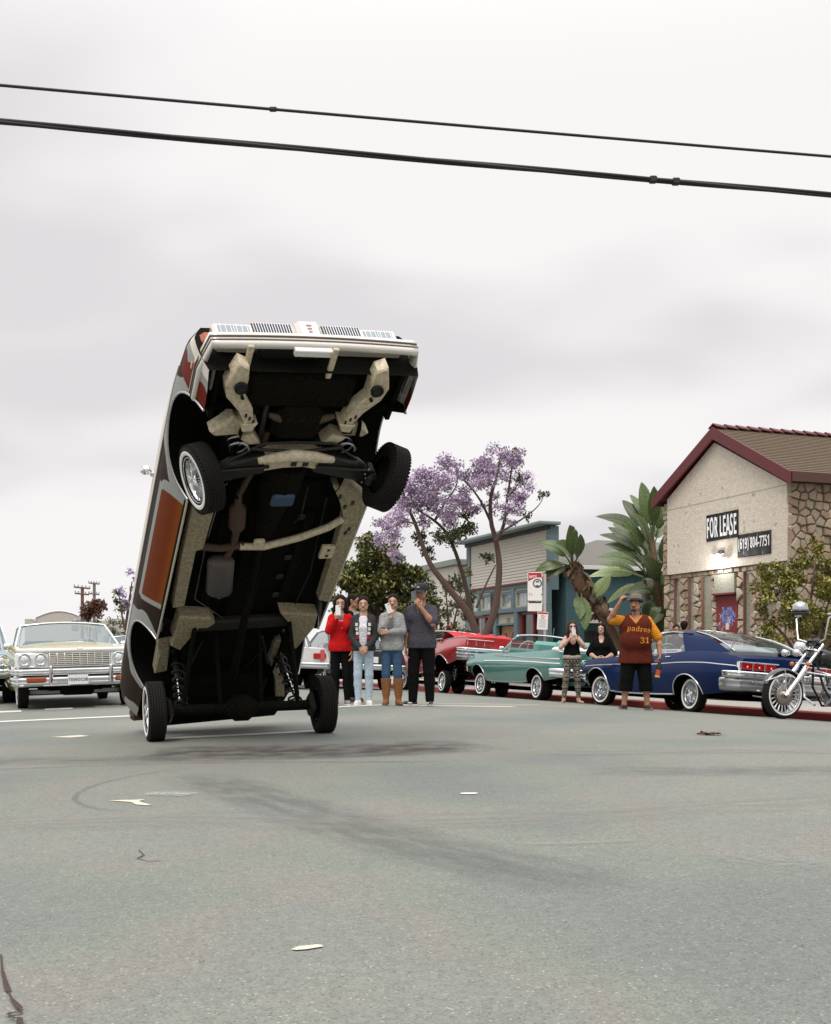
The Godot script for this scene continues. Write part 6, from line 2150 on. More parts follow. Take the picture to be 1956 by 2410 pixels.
func people():
	mat("eye_white", lin(0.26, 0.2, 0.17), 0.4)
	mat("lip", lin(0.3, 0.09, 0.08), 0.5)
	var skin := func(k: String, r: float, gg: float, bb: float) -> StandardMaterial3D:
		var m := mat(k, lin(r, gg, bb), 0.55)
		m.subsurf_scatter_enabled = true
		m.subsurf_scatter_strength = 0.08
		return m
	var s1: StandardMaterial3D = skin.call("skin_light", 0.44, 0.25, 0.17)
	var s2: StandardMaterial3D = skin.call("skin_tan", 0.33, 0.165, 0.095)
	var s3: StandardMaterial3D = skin.call("skin_fair", 0.5, 0.3, 0.22)
	var hair := mat("hair_dark", lin(0.01, 0.006, 0.005), 0.7)
	var hair_b := mat("hair_brown", lin(0.045, 0.022, 0.012), 0.65)
	hair.metallic_specular = 0.25
	hair_b.metallic_specular = 0.25
	var black := cloth("black_cloth", lin(0.006, 0.006, 0.006))
	var white_shoe := mat("white_shoe", lin(0.65, 0.64, 0.62), 0.6)
	var fem_feet := [[-0.08, 0.0, -0.2], [0.08, 0.0, 0.2]]

	# girl in red
	var P := on_road(-1.1, 17.25)
	var t := person("girl in a red hoodie and black trousers holding up a phone", P, 0.05, {"height": 1.62, "fem": true, "skin": s1, "hair": hair, "style": "long", "feet": [[-0.07, 0, -0.3], [0.1, 0.03, 0.2]], "nod": 0.1,
		"arms": {"r": [V(-0.165, 1.1, 0.1), V(-0.05, 1.27, 0.22), V(0.25, 1, 0.1), V(0.3, 0, -1), 0.9], "l": [V(0.165, 1.02, -0.02), V(0.17, 0.8, 0.1), V(0, -1, 0.3), V(-1, 0, 0), 0.5]},
		"top": {"mat": cloth("red_cloth", lin(0.5, 0.012, 0.014)), "hem": 0.49, "called": "hoodie", "loose": 0.022, "neck": 0.05}, "bottom": {"mat": black, "loose": 0.008}, "shoes": mat("patterned_shoe", lin(0.25, 0.2, 0.2), 0.7), "sole": white_shoe})
	phone("white phone in the hand of the girl in red", t, V(-0.03, 1.385, 0.24), Basis(Vector3.RIGHT, -0.1), M.phone_white)
	bx("undershirt", cloth("grey_tee", lin(0.2, 0.2, 0.2)), t, V(0.01, 1.265, 0.075), V(0.08, 0.1, 0.02), 0.008, Basis(Vector3.BACK, PI / 4))
	for s in [-1, 1]: bar("drawstring", white_shoe, t, [V(s * 0.03, 1.25, 0.11), V(s * 0.045 - 0.02, 1.13, 0.142)], 0.006, 5)

	# girl in the dark hoodie
	P = on_road(-0.755, 17.1)
	var dk := cloth("charcoal_cloth", lin(0.045, 0.04, 0.042))
	t = person("girl in an open dark hoodie and pale blue jeans with clasped hands", P, 0.0, {"height": 1.585, "fem": true, "skin": s1, "hair": hair, "style": "tied", "feet": fem_feet,
		"arms": {"r": [V(-0.165, 1.0, 0.02), V(-0.05, 0.84, 0.17), V(0.5, -0.5, 0.3), V(0, 0.2, -1), 0.9], "l": [V(0.165, 1.0, 0.02), V(0.06, 0.84, 0.18), V(-0.5, -0.5, 0.3), V(0, 0.2, -1), 0.9]},
		"top": {"mat": dk, "hem": 0.5, "called": "hoodie", "loose": 0.022, "neck": 0.03}, "bottom": {"mat": cloth("pale_denim", lin(0.42, 0.52, 0.6)), "loose": 0.006, "called": "jeans"}, "shoes": white_shoe})
	# the white shirt that shows between the open fronts, and the prints along them
	var m := MB.new()
	sdf(m, [[V(-0.022, 1.26, 0.07), V(-0.022, 1.12, 0.125), 0.04, 0.046], [V(0.022, 1.26, 0.07), V(0.022, 1.12, 0.125), 0.04, 0.046], [V(-0.02, 1.12, 0.125), V(-0.014, 0.88, 0.118), 0.046, 0.04], [V(0.02, 1.12, 0.125), V(0.014, 0.88, 0.118), 0.046, 0.04]], 0.01, 0.02)
	obj("shirt", m.mesh(), cloth("white_tee", lin(0.6, 0.6, 0.64)), t)
	for s in [-1, 1]:
		for k in 4: bx("hoodie_print", [white_shoe, cloth("print_red", lin(0.3, 0.03, 0.04))][int(k == 3)], t, V(s * (0.092 - 0.005 * k), 1.17 - k * 0.062, 0.142 - 0.004 * k), V(0.036, 0.046, 0.03), 0.004, Basis(Vector3.UP, s * 0.6))

	# girl in the grey sweatshirt
	P = on_road(-0.345, 17.15)
	t = person("girl in a grey sweatshirt, blue jeans and tall brown boots", P, -0.05, {"height": 1.62, "fem": true, "skin": s1, "hair": hair, "style": "tied", "feet": [[-0.085, 0, -0.1], [0.095, 0.0, 0.3]], "turn": -0.05, "head_x": 0.02,
		"arms": {"r": [V(-0.14, 1.08, 0.12), V(-0.0, 1.27, 0.2), V(0.1, 1, 0.0), V(0.2, 0, -1), 1.0], "l": [V(0.165, 1.08, 0.05), V(-0.03, 1.06, 0.2), V(-1, 0.05, 0.0), V(0, 0, -1), 0.9]},
		"top": {"mat": cloth("grey_fleece", lin(0.3, 0.31, 0.31)), "hem": 0.49, "called": "sweatshirt", "loose": 0.02, "neck": 0.008}, "bottom": {"mat": cloth("blue_denim", lin(0.05, 0.1, 0.17)), "loose": 0.007, "called": "jeans", "low": 0.2}, "shoes": cloth("brown_suede", lin(0.24, 0.11, 0.045)), "boot": 0.38, "sole": mat("boot_sole", lin(0.05, 0.02, 0.01), 0.7)})
	phone("white phone in front of the mouth of the girl in grey", t, V(-0.03, 1.4, 0.22), Basis(Vector3.BACK, 0.35), M.phone_white)

	# tall man with the cap
	P = on_road(0.09, 17.2)
	t = person("tall man in a black cap, dark grey tee and black trousers filming", P, -0.2, {"height": 1.77, "girth": 1.0, "skin": s2, "hair": hair, "style": "short", "turn": -0.35, "nod": 0.05, "feet": [[-0.13, 0.02, -1.0], [0.12, 0.0, 0.3]],
		"arms": {"l": [V(0.2, 1.19, 0.16), V(0.03, 1.43, 0.22), V(-0.5, 0.85, 0.05), V(-0.2, 0, -1), 0.8], "r": [V(-0.225, 1.1, -0.02), V(-0.22, 0.86, 0.06), V(0, -1, 0.15), V(1, 0, 0), 0.55]},
		"top": {"mat": cloth("slate_cloth", lin(0.065, 0.062, 0.075)), "hem": 0.475, "called": "tee_shirt", "loose": 0.02, "sleeve": 0.4, "neck": 0.01}, "bottom": {"mat": black, "loose": 0.022}, "shoes": mat("black_shoe", lin(0.02, 0.02, 0.02), 0.7), "sole": white_shoe})
	phone("grey phone raised by the tall man in the cap", t, V(-0.08, 1.585, 0.2), Basis(Vector3.UP, -0.3), M.phone_grey)
	cap(t, V(0.0, 1.77 * 0.928, 0.02), -0.35, mat("cap_black", lin(0.012, 0.012, 0.014), 0.8), 1.05)
	bar("necklace", mat("brass", lin(0.4, 0.25, 0.08), 0.3, 1.0), t, [V(-0.05, 1.46, 0.1), V(-0.03, 1.36, 0.128), V(0, 1.28, 0.137), V(0.03, 1.36, 0.128), V(0.05, 1.46, 0.1)], 0.005, 5)
	for s in 2: bx("shoe_stripe", white_shoe, t, V([-0.18, 0.14][s], 0.045, [0.05, 0.08][s]), V(0.09, 0.02, 0.07), 0.006, Basis(Vector3.UP, [-0.6, 0.3][s]))

	# man behind the two girls, in profile
	P = on_road(-0.98, 18.3)
	t = person("dark haired man in black half hidden behind the two girls", P, 1.2, {"height": 1.68, "skin": s2, "hair": hair, "style": "short", "arms": {}, "turn": 0.1, "top": {"mat": black, "hem": 0.48, "called": "jacket"}, "bottom": {"mat": black}, "shoes": mat("dark_shoe", lin(0.03, 0.03, 0.03), 0.7)})
	bar("scarf", cloth("mint_cloth", lin(0.3, 0.42, 0.36)), t, [V(-0.09, 1.36, 0.06), V(0, 1.33, 0.1), V(0.09, 1.36, 0.06), V(0.1, 1.4, -0.04)], 0.045, 8)

	# woman in sunglasses
	P = on_road(2.96, 22.3)
	t = person("woman in sunglasses, black tank top and patterned leggings", P, 0.08, {"height": 1.56, "fem": true, "girth": 1.08, "skin": s3, "hair": hair_b, "style": "long", "feet": [[-0.15, 0.0, -0.5], [0.13, 0.02, 0.5]],
		"arms": {"r": [V(-0.23, 1.06, 0.1), V(-0.06, 1.24, 0.2), V(0.5, 0.7, 0.0), V(0.3, 0, -1), 0.9], "l": [V(0.23, 1.06, 0.1), V(0.05, 1.22, 0.2), V(-0.5, 0.7, 0.0), V(-0.3, 0, -1), 0.9]},
		"top": {"mat": black, "hem": 0.575, "called": "tank_top", "loose": 0.008, "sleeve": 0.0, "neck": 0.09, "neck_w": 0.03}, "bottom": {"mat": leggings(), "called": "leggings", "loose": 0.004, "low": 0.05}})
	bar("sandal_strap", M.black, t, [V(-0.19, 0.05, 0.06), V(-0.17, 0.06, 0.08), V(-0.14, 0.045, 0.09)], 0.006, 5)
	m = MB.new()
	sdf(m, [[V(-0.06, 0.875, 0.0), V(0.06, 0.875, 0.0), 0.122, 0.122]], 0.012, 0.02, [], [[Vector3.UP, 0.915], [Vector3.DOWN, -0.845]])
	obj("waistband", m.mesh(), cloth("beige_cloth", lin(0.4, 0.36, 0.28)), t)
	for s in [-1, 1]:
		m = MB.new()
		m.ball(V(s * 0.032, 1.452, 0.103), V(0.025, 0.019, 0.008))
		obj("sunglass_lens", m.mesh(), M.gloss_black, t)
		bar("sunglass_arm", M.gloss_black, t, [V(s * 0.055, 1.457, 0.1), V(s * 0.078, 1.457, 0.02)], 0.004, 5)
	phone("pale phone held in both hands by the woman in sunglasses", t, V(-0.01, 1.355, 0.22), Basis(Vector3.BACK, 0.1), M.phone_white)

	# woman in black
	P = street(11.55, 20.85, fall(11.55))
	t = person("laughing woman in a black top between the teal and blue cars", P, -0.25, {"height": 1.63, "fem": true, "girth": 1.14, "skin": s3, "hair": hair, "style": "long", "turn": -0.25, "smile": 1,
		"arms": {"r": [V(-0.24, 1.02, 0.02), V(-0.08, 0.93, 0.18), V(0.8, -0.2, 0.4), V(0, 0.2, -1), 0.8], "l": [V(0.25, 1.02, 0.02), V(0.09, 0.93, 0.18), V(-0.8, -0.2, 0.4), V(0, 0.2, -1), 0.8]},
		"top": {"mat": black, "hem": 0.5, "called": "blouse", "loose": 0.02, "sleeve": 0.5, "neck": 0.05}, "bottom": {"mat": black}, "shoes": mat("dark_shoe2", lin(0.03, 0.03, 0.03), 0.7)})
	bx("card", M.white_trim, t, V(0.0, 0.87, 0.25), V(0.14, 0.09, 0.006), 0.002)

	jersey_man(s2, white_shoe)

	# two men on the pavement behind the blue car
	P = street(14.0, 22.0, road_y(street(14.0, 22.0).x, street(14.0, 22.0).z))
	person("dark haired man on the pavement behind the blue car, shorter", P, 0.4, {"height": 1.6, "skin": s2, "hair": hair, "style": "short", "arms": {}, "turn": -0.5, "top": {"mat": cloth("maroon_cloth", lin(0.12, 0.03, 0.03)), "hem": 0.48}, "bottom": {"mat": black}, "shoes": mat("dark_shoe3", lin(0.03, 0.03, 0.03), 0.7)})
	P = street(14.4, 22.3, road_y(street(14.4, 22.3).x, street(14.4, 22.3).z))
	person("man in a white shirt on the pavement behind the blue car", P, 2.6, {"height": 1.68, "skin": s2, "hair": hair, "style": "short", "arms": {}, "top": {"mat": cloth("white_tee2", lin(0.6, 0.6, 0.62)), "hem": 0.48}, "bottom": {"mat": black}, "shoes": mat("dark_shoe4", lin(0.03, 0.03, 0.03), 0.7)})

func cap(t: Node3D, hc: Vector3, turn: float, m: Material, s: float):
	var T := Basis(Vector3.UP, turn)
	var b := MB.new()
	b.lathe([V2(0.098, 0.0), V2(0.1, 0.03), V2(0.094, 0.07), V2(0.07, 0.1), V2(0.03, 0.115), V2(0, 0.117)], 20, Transform3D(T * Basis.from_scale(V(0.9, 1, 1.05) * s), hc + V(0, 0.035, -0.01)))
	var c := obj("cap", b.mesh(), m, t)
	b = MB.new()
	var rows := []
	for i in 5:
		var row := []
		for k in 11:
			var a := (k / 10.0 - 0.5) * 2.2
			var r := 0.09 + i * 0.02
			row.append(hc + T * (V(sin(a) * minf(r, 0.095 + i * 0.004), 0.04 - 0.02 * absf(sin(a)) * i / 4.0 - 0.004 * i, cos(a) * r + 0.004) * s))
		rows.append(row)
	b.grid(rows)
	obj("peak", b.mesh(), m, c)
	b = MB.new()
	b.tube([hc + T * V(-0.02, 0.075, 0.095), hc + T * V(0, 0.115, 0.08), hc + T * V(0.02, 0.075, 0.095)], 0.006, 5)
	b.tube([hc + T * V(-0.014, 0.09, 0.096), hc + T * V(0.014, 0.09, 0.096)], 0.005, 5)
	obj("cap_badge", b.mesh(), M.white_trim, c)

func leggings() -> StandardMaterial3D:
	var w := 96
	var h := 192
	var im := Image.create(w, h, false, Image.FORMAT_RGB8)
	for j in h:
		for i in w:
			var band := (j / 24) % 4
			var x := absf(float((i + 12 * (band % 2)) % 24) - 12.0)
			var y := absf(float(j % 24) - 12.0)
			var on := false
			if band == 0: on = x + y < 9
			elif band == 1: on = absf(x - y) < 3 or y > 10
			elif band == 2: on = y > 8 or x < 2
			else: on = (x + y > 8 and x + y < 13)
			im.set_pixel(i, j, Color(0.66, 0.61, 0.55) if on else Color(0.09, 0.08, 0.075))
	var m := mat("patterned_cloth", Color.WHITE, 0.85)
	m.albedo_texture = ImageTexture.create_from_image(im)
	m.uv1_triplanar = true
	m.uv1_scale = V(4.2, 2.4, 4.2)
	return m

func jersey_man(skin: Material, white: Material):
	var P := on_road(3.46, 18.5)
	var brown := cloth("jersey_brown", lin(0.105, 0.022, 0.014))
	var gold := cloth("jersey_gold", lin(0.62, 0.24, 0.025))
	var beard := mat("beard", lin(0.03, 0.02, 0.015), 0.8)
	var t := person("big man in a brown and gold jersey, hat and black shorts holding up a phone", P, -0.12, {"height": 1.78, "girth": 1.24, "skin": skin, "hair": beard, "style": "short", "turn": -0.45, "nod": -0.12, "head_x": 0.0, "feet": [[-0.18, 0.0, -0.5], [0.18, 0.0, 0.4]],
		"arms": {"r": [V(-0.4, 1.42, 0.12), V(-0.27, 1.66, 0.26), V(0.35, 0.8, 0.15), V(0.8, -0.3, -0.4), 0.9], "l": [V(0.36, 1.1, 0.0), V(0.36, 0.87, 0.1), V(0.05, -1, 0.1), V(-1, 0, 0.1), 1.3]},
		"top": {"mat": brown, "hem": 0.41, "called": "jersey", "loose": 0.03, "sleeve": 0.5, "sleeve_mat": gold, "neck": 0.045}, "bottom": {"mat": cloth("black_cloth", Color.BLACK), "called": "shorts", "loose": 0.045, "low": 0.165}, "shoes": mat("dark_shoe5", lin(0.025, 0.02, 0.018), 0.7), "boot": 0.11, "sole": mat("tan_sole", lin(0.2, 0.12, 0.07), 0.7)})
	phone("phone held sideways at the face of the man in the jersey", t, V(-0.17, 1.74, 0.24), Basis(Vector3.UP, -0.5) * Basis(Vector3.BACK, PI / 2), M.phone_grey)
	# collar, cuffs, lettering
	bar("collar", gold, t, [V(-0.1, 1.485, 0.02), V(-0.085, 1.46, 0.1), V(-0.01, 1.35, 0.165), V(0.07, 1.46, 0.1), V(0.1, 1.485, 0.02)], 0.016, 6)
	for q in [["padres", 0.105, V(0.03, 1.255, 0.262), 0.1], ["31", 0.13, V(0.12, 1.09, 0.272), 0.0]]:
		var tm := text_mesh(q[0], q[1], 0.006, "Droid Serif")
		var mid := tm.get_aabb().get_center()
		var bs := Basis(Vector3.UP, 0.06) * Basis(Vector3.BACK, -q[3])
		obj("lettering", tm, gold, t, Transform3D(bs, q[2] - bs * mid))
	# hat
	var hc := V(0, 1.78 * 0.928, 0.02)
	var T := Basis(Vector3.UP, -0.45) * Basis(Vector3.RIGHT, -0.12)
	var b := MB.new()
	b.lathe([V2(0.135, 0.028), V2(0.128, 0.018), V2(0.1, 0.024), V2(0.096, 0.03), V2(0.094, 0.075), V2(0.084, 0.118), V2(0.05, 0.128), V2(0.0, 0.116)], 26, Transform3D(T * Basis.from_scale(V(0.94, 1.0, 1.08) * 1.06), hc + V(0, 0.035, -0.012)))
	var hat := obj("hat", b.mesh(), cloth("hat_tweed", lin(0.2, 0.165, 0.12), 0.9, 0.12), t)
	b = MB.new()
	b.lathe([V2(0.099, 0.026), V2(0.098, 0.05)], 26, Transform3D(T * Basis.from_scale(V(0.94, 1.0, 1.08) * 1.06), hc + V(0, 0.035, -0.012)))
	obj("hat_band", b.mesh(), M.black, hat)
	b = MB.new()
	sdf(b, [[hc + T * V(-0.018, -0.098, 0.085), hc + T * V(0.018, -0.098, 0.085), 0.024, 0.024], [hc + T * V(-0.03, -0.046, 0.09), hc + T * V(0.03, -0.046, 0.09), 0.007, 0.007]], 0.006, 0.008)
	obj("beard", b.mesh(), beard, t)
	# bottle in his hand
	var o := thing("bottle", "dark bottle with a red and yellow label in the jersey man's hand", "bottle", t.transform * Transform3D(Basis(Vector3.BACK, -0.18), V(0.37, 0.8, 0.14)))
	b = MB.new()
	b.lathe([V2(0, -0.3), V2(0.036, -0.3), V2(0.038, -0.28), V2(0.038, -0.12), V2(0.03, -0.08), V2(0.014, -0.04), V2(0.013, 0.03), V2(0.0, 0.03)], 16)
	obj("glass", b.mesh(), M.gloss_black, o)
	b = MB.new()
	b.lathe([V2(0.039, -0.25), V2(0.039, -0.17)], 16)
	obj("label", b.mesh(), mat("label_red", lin(0.4, 0.06, 0.02), 0.5), o)
	b = MB.new()
	b.lathe([V2(0.0392, -0.29), V2(0.0392, -0.255)], 16)
	obj("label_foot", b.mesh(), mat("label_yellow", lin(0.5, 0.35, 0.03), 0.5), o)

# ---------------------------------------------------------------- motorcycle
func motorcycle():
	var f := V(-CA, 0, SA)
	var hub_g := on_road(5.3, 17.0)
	var t := thing("motorcycle", "chrome and black cruiser motorcycle with a big spoked front wheel at the right edge", "motorcycle", Transform3D(Basis(f, Vector3.UP, f.cross(Vector3.UP)), hub_g))
	var R := 0.355
	var hub := V(0, R, 0)
	var steer := Basis(Vector3.UP, 0.08)
	var zx := func(o: Vector3) -> Transform3D: return Transform3D(steer * Basis(V(1, 0, 0), V(0, 0, -1), V(0, 1, 0)), o)   # lathe axis across the bike, outer side to the left
	var b := MB.new()
	b.lathe([V2(R - 0.075, -0.05), V2(R - 0.045, -0.062), V2(R - 0.015, -0.05), V2(R, -0.02), V2(R, 0.02), V2(R - 0.015, 0.05), V2(R - 0.045, 0.062), V2(R - 0.075, 0.05)], 56, zx.call(hub))
	var w := obj("front_wheel", b.mesh(), M.rubber, t)
	b = MB.new()
	b.lathe([V2(R - 0.052, 0.06), V2(R - 0.056, 0.0645), V2(R - 0.07, 0.062), V2(R - 0.076, 0.055)], 56, zx.call(hub))
	obj("whitewall", b.mesh(), M.whitewall, w)
	b = MB.new()
	b.lathe([V2(R - 0.08, -0.05), V2(R - 0.078, 0.05), V2(R - 0.09, 0.052), V2(R - 0.098, 0.03), V2(R - 0.098, -0.03)], 48, zx.call(hub))
	obj("rim", b.mesh(), M.dull_chrome, w)
	for k in 22:
		var a := TAU * k / 22
		b = MB.new()
		b.tube([hub + steer * V(cos(a) * 0.13, sin(a) * 0.13, -0.012), hub + steer * V(cos(a + 0.06) * 0.19, sin(a + 0.06) * 0.19, -0.03), hub + steer * V(cos(a + 0.02) * (R - 0.09), sin(a + 0.02) * (R - 0.09), -0.03)], [0.012, 0.009, 0.017], 6)
		obj("spoke", b.mesh(), M.dull_chrome, w)
	b = MB.new()
	b.lathe([V2(0.06, 0.05), V2(0.15, 0.05), V2(0.155, 0.045), V2(0.15, 0.04)], 32, zx.call(hub))
	b.lathe([V2(0.0, 0.075), V2(0.045, 0.07), V2(0.06, 0.03), V2(0.13, 0.012), V2(0.14, -0.02)], 28, zx.call(hub))
	obj("brake_disc", b.mesh(), mat("brass_disc", lin(0.32, 0.28, 0.25), 0.3, 0.9), w)
	for k in 10:
		var a := TAU * k / 10.0
		bar("disc_vane", M.gloss_black, w, [hub + steer * V(cos(a) * 0.065, sin(a) * 0.065, -0.038), hub + steer * V(cos(a + 0.45) * 0.1, sin(a + 0.45) * 0.1, -0.03), hub + steer * V(cos(a + 0.6) * 0.125, sin(a + 0.6) * 0.125, -0.02)], 0.008, 5)
	for s in [-1, 1]:
		var z: float = s * 0.11
		bar("fork_leg", M.chrome, t, [hub + V(0.03, -0.02, z), hub + V(-0.2, 0.24, z), hub + V(-0.34, 0.41, z)], [0.036, 0.036, 0.034], 12)
		bar("fork_tube", M.chrome, t, [hub + V(-0.34, 0.41, z), hub + V(-0.62, 0.72, z)], 0.025, 10)
		b = MB.new()
		b.ball(hub + V(-0.3, 0.44, z * 1.6), V(0.035, 0.035, 0.035))
		obj("turn_signal", b.mesh(), M.amber_lens, t)
		bar("handlebar", M.chrome, t, [hub + V(-0.56, 0.74, s * 0.06), hub + V(-0.5, 0.8, s * 0.3), hub + V(-0.52, 1.1, s * 0.36), hub + V(-0.6, 1.16, s * 0.4), hub + V(-0.76, 1.14, s * 0.44)], 0.0135, 8)
		bar("grip", M.black, t, [hub + V(-0.66, 1.155, s * 0.415), hub + V(-0.8, 1.135, s * 0.45)], 0.02, 8)
		b = MB.new()
		b.lathe([V2(0.0, 0.05), V2(0.03, 0.048), V2(0.052, 0.03), V2(0.055, 0.0), V2(0.04, -0.06), V2(0.0, -0.08)], 16, Transform3D(Basis(V(0, 0, 1), V(1, 0, 0), V(0, 1, 0)), hub + V(-0.14, 0.6, s * 0.13)))
		obj("auxiliary_lamp", b.mesh(), M.chrome, t)
	bar("axle", M.chrome, t, [hub + V(0, 0, -0.16), hub + V(0, 0, 0.16)], 0.02)
	# fender over the wheel
	var rows := []
	for i in 21:
		var a := deg_to_rad(42 + 112.0 * i / 20.0)
		var row := []
		for k in 9:
			var q := k / 4.0 - 1.0
			var rr := R + 0.028 - 0.035 * q * q
			row.append(hub + V(-cos(a) * rr, sin(a) * rr, q * 0.066))
		rows.append(row)
	b = MB.new()
	b.grid(rows)
	obj("front_fender", b.mesh(), paint("fender_grey", lin(0.03, 0.032, 0.036), 0.3), t)
	for s in [-1, 1]: bar("fender_strut", M.chrome, t, [hub + V(0.0, 0.0, s * 0.085), hub + V(0.02, R + 0.02, s * 0.08)], 0.008, 6)
	bar("fender_rail", M.chrome, t, [hub + V(0.36, 0.2, -0.09), hub + V(0.1, 0.27, -0.09), hub + V(-0.1, 0.26, -0.09)], 0.008, 6)
	# headlamp and nacelle
	b = MB.new()
	b.lathe([V2(0.0, 0.07), V2(0.05, 0.065), V2(0.078, 0.05), V2(0.086, 0.03), V2(0.08, -0.04), V2(0.05, -0.11), V2(0.0, -0.13)], 22, Transform3D(Basis(V(0, 0, 1), V(1, 0, 0), V(0, 1, 0)), hub + V(-0.3, 0.68, 0)))
	obj("headlight", b.mesh(), M.chrome, t)
	b = MB.new()
	b.ball(hub + V(-0.245, 0.68, 0), V(0.02, 0.072, 0.072))
	obj("headlight_lens", b.mesh(), M.clear_lens, t)
	bx("triple_clamp", M.chrome, t, hub + V(-0.5, 0.62, 0), V(0.1, 0.05, 0.28), 0.02, Basis(Vector3.BACK, 0.7))
	bx("instrument_pod", M.gloss_black, t, hub + V(-0.55, 0.76, 0), V(0.16, 0.12, 0.2), 0.04)
	for s in [-1, 1]: bx("brake_lever", M.dull_chrome, t, hub + V(-0.55, 1.15, s * 0.36), V(0.06, 0.04, 0.1), 0.012)
	# frame, tank, engine, seat, back wheel
	bar("frame_tube", M.gloss_black, t, [hub + V(-0.55, 0.6, 0), hub + V(-0.62, 0.1, 0.12), hub + V(-0.8, -0.18, 0.14), hub + V(-1.4, -0.18, 0.14), hub + V(-1.65, 0.0, 0.14)], 0.018)
	bar("frame_tube", M.gloss_black, t, [hub + V(-0.55, 0.6, 0), hub + V(-0.62, 0.1, -0.12), hub + V(-0.8, -0.18, -0.14), hub + V(-1.4, -0.18, -0.14), hub + V(-1.65, 0.0, -0.14)], 0.018)
	for s in [-1, 1]:
		bar("crash_bar", M.chrome, t, [hub + V(-0.55, 0.34, s * 0.05), hub + V(-0.62, 0.26, s * 0.34), hub + V(-0.66, 0.12, s * 0.38), hub + V(-0.62, -0.06, s * 0.3), hub + V(-0.66, -0.17, s * 0.12)], 0.018, 8)
		bar("crash_bar_stay", M.chrome, t, [hub + V(-0.3, 0.32, s * 0.14), hub + V(-0.62, 0.26, s * 0.34)], 0.012, 6)
		bx("footboard", M.black, t, hub + V(-0.85, -0.1, s * 0.3), V(0.3, 0.03, 0.1), 0.01)
		bar("exhaust", M.chrome, t, [hub + V(-0.85, 0.12, s * 0.14), hub + V(-0.85, -0.1, s * 0.22), hub + V(-1.1, -0.16, s * 0.24), hub + V(-2.1, -0.1, s * 0.24)], [0.024, 0.026, 0.03, 0.045], 10)
	for k in 2:
		b = MB.new()
		for j in 9: b.lathe([V2(0.0, j * 0.026), V2(0.085 - 0.003 * (j % 2) * 4, j * 0.026), V2(0.085 - 0.003 * (j % 2) * 4, j * 0.026 + 0.016), V2(0.0, j * 0.026 + 0.016)], 14, Transform3D(Basis(Vector3.BACK, 0.38 - 0.76 * k), hub + V(-0.88 - 0.16 * k, 0.06, 0)), false)
		obj("cylinder", b.mesh(), M.dull_chrome, t)
	bx("crankcase", M.steel, t, hub + V(-0.98, -0.06, 0), V(0.42, 0.26, 0.26), 0.06)
	bx("air_cleaner", M.chrome, t, hub + V(-0.95, 0.2, 0.16), V(0.18, 0.18, 0.08), 0.035)
	b = MB.new()
	sdf(b, [[hub + V(-0.68, 0.52, -0.05), hub + V(-1.12, 0.42, -0.03), 0.13, 0.09], [hub + V(-0.68, 0.52, 0.05), hub + V(-1.12, 0.42, 0.03), 0.13, 0.09]], 0.02, 0.05)
	obj("fuel_tank", b.mesh(), M.gloss_black, t)
	b = MB.new()
	sdf(b, [[hub + V(-1.15, 0.36, 0), hub + V(-1.4, 0.3, 0), 0.1, 0.13], [hub + V(-1.4, 0.3, 0), hub + V(-1.75, 0.38, 0), 0.12, 0.08]], 0.02, 0.05)
	obj("saddle", b.mesh(), M.black, t)
	b = MB.new()
	b.lathe([V2(0.2, -0.07), V2(0.28, -0.085), V2(R - 0.02, -0.06), V2(R - 0.02, 0.06), V2(0.28, 0.085), V2(0.2, 0.07)], 40, zx.call(hub + V(-1.68, -0.02, 0)))
	b.lathe([V2(0.0, 0.05), V2(0.2, 0.05)], 30, zx.call(hub + V(-1.68, -0.02, 0)))
	obj("rear_wheel", b.mesh(), M.rubber, t)
	rows = []
	for i in 15:
		var a := deg_to_rad(20 + 150.0 * i / 14.0)
		var row := []
		for k in 9:
			var q := k / 4.0 - 1.0
			row.append(hub + V(-1.68 + cos(a) * (R + 0.05 - 0.08 * q * q), sin(a) * (R + 0.05 - 0.08 * q * q), q * 0.11))
		rows.append(row)
	b = MB.new()
	b.grid(rows)
	obj("rear_fender", b.mesh(), M.gloss_black, t)
	# helmet resting on the far grip
	var hx := t.transform * (hub + V(-0.62, 1.2, 0.4))
	var h := thing("helmet", "chrome and black half helmet perched on the motorcycle's handlebar", "helmet", at(hx, Basis(Vector3.UP, 0.5)))
	b = MB.new()
	b.lathe([V2(0.118, 0.045), V2(0.12, 0.07), V2(0.105, 0.12), V2(0.07, 0.155), V2(0.03, 0.17), V2(0, 0.172)], 24)
	obj("dome", b.mesh(), mat("helmet_silver", lin(0.42, 0.44, 0.46), 0.2, 0.6), h)
	b = MB.new()
	b.lathe([V2(0.116, 0.0), V2(0.124, 0.0), V2(0.123, 0.046), V2(0.116, 0.046)], 24)
	obj("band", b.mesh(), M.gloss_black, h)
	b = MB.new()
	b.lathe([V2(0.1, -0.004), V2(0.14, -0.012), V2(0.142, -0.004), V2(0.12, 0.006)], 24)
	obj("rim", b.mesh(), M.black, h)
	bx("stripe", M.gloss_black, h, V(0, 0.1, 0.1), V(0.012, 0.05, 0.02), 0.003)

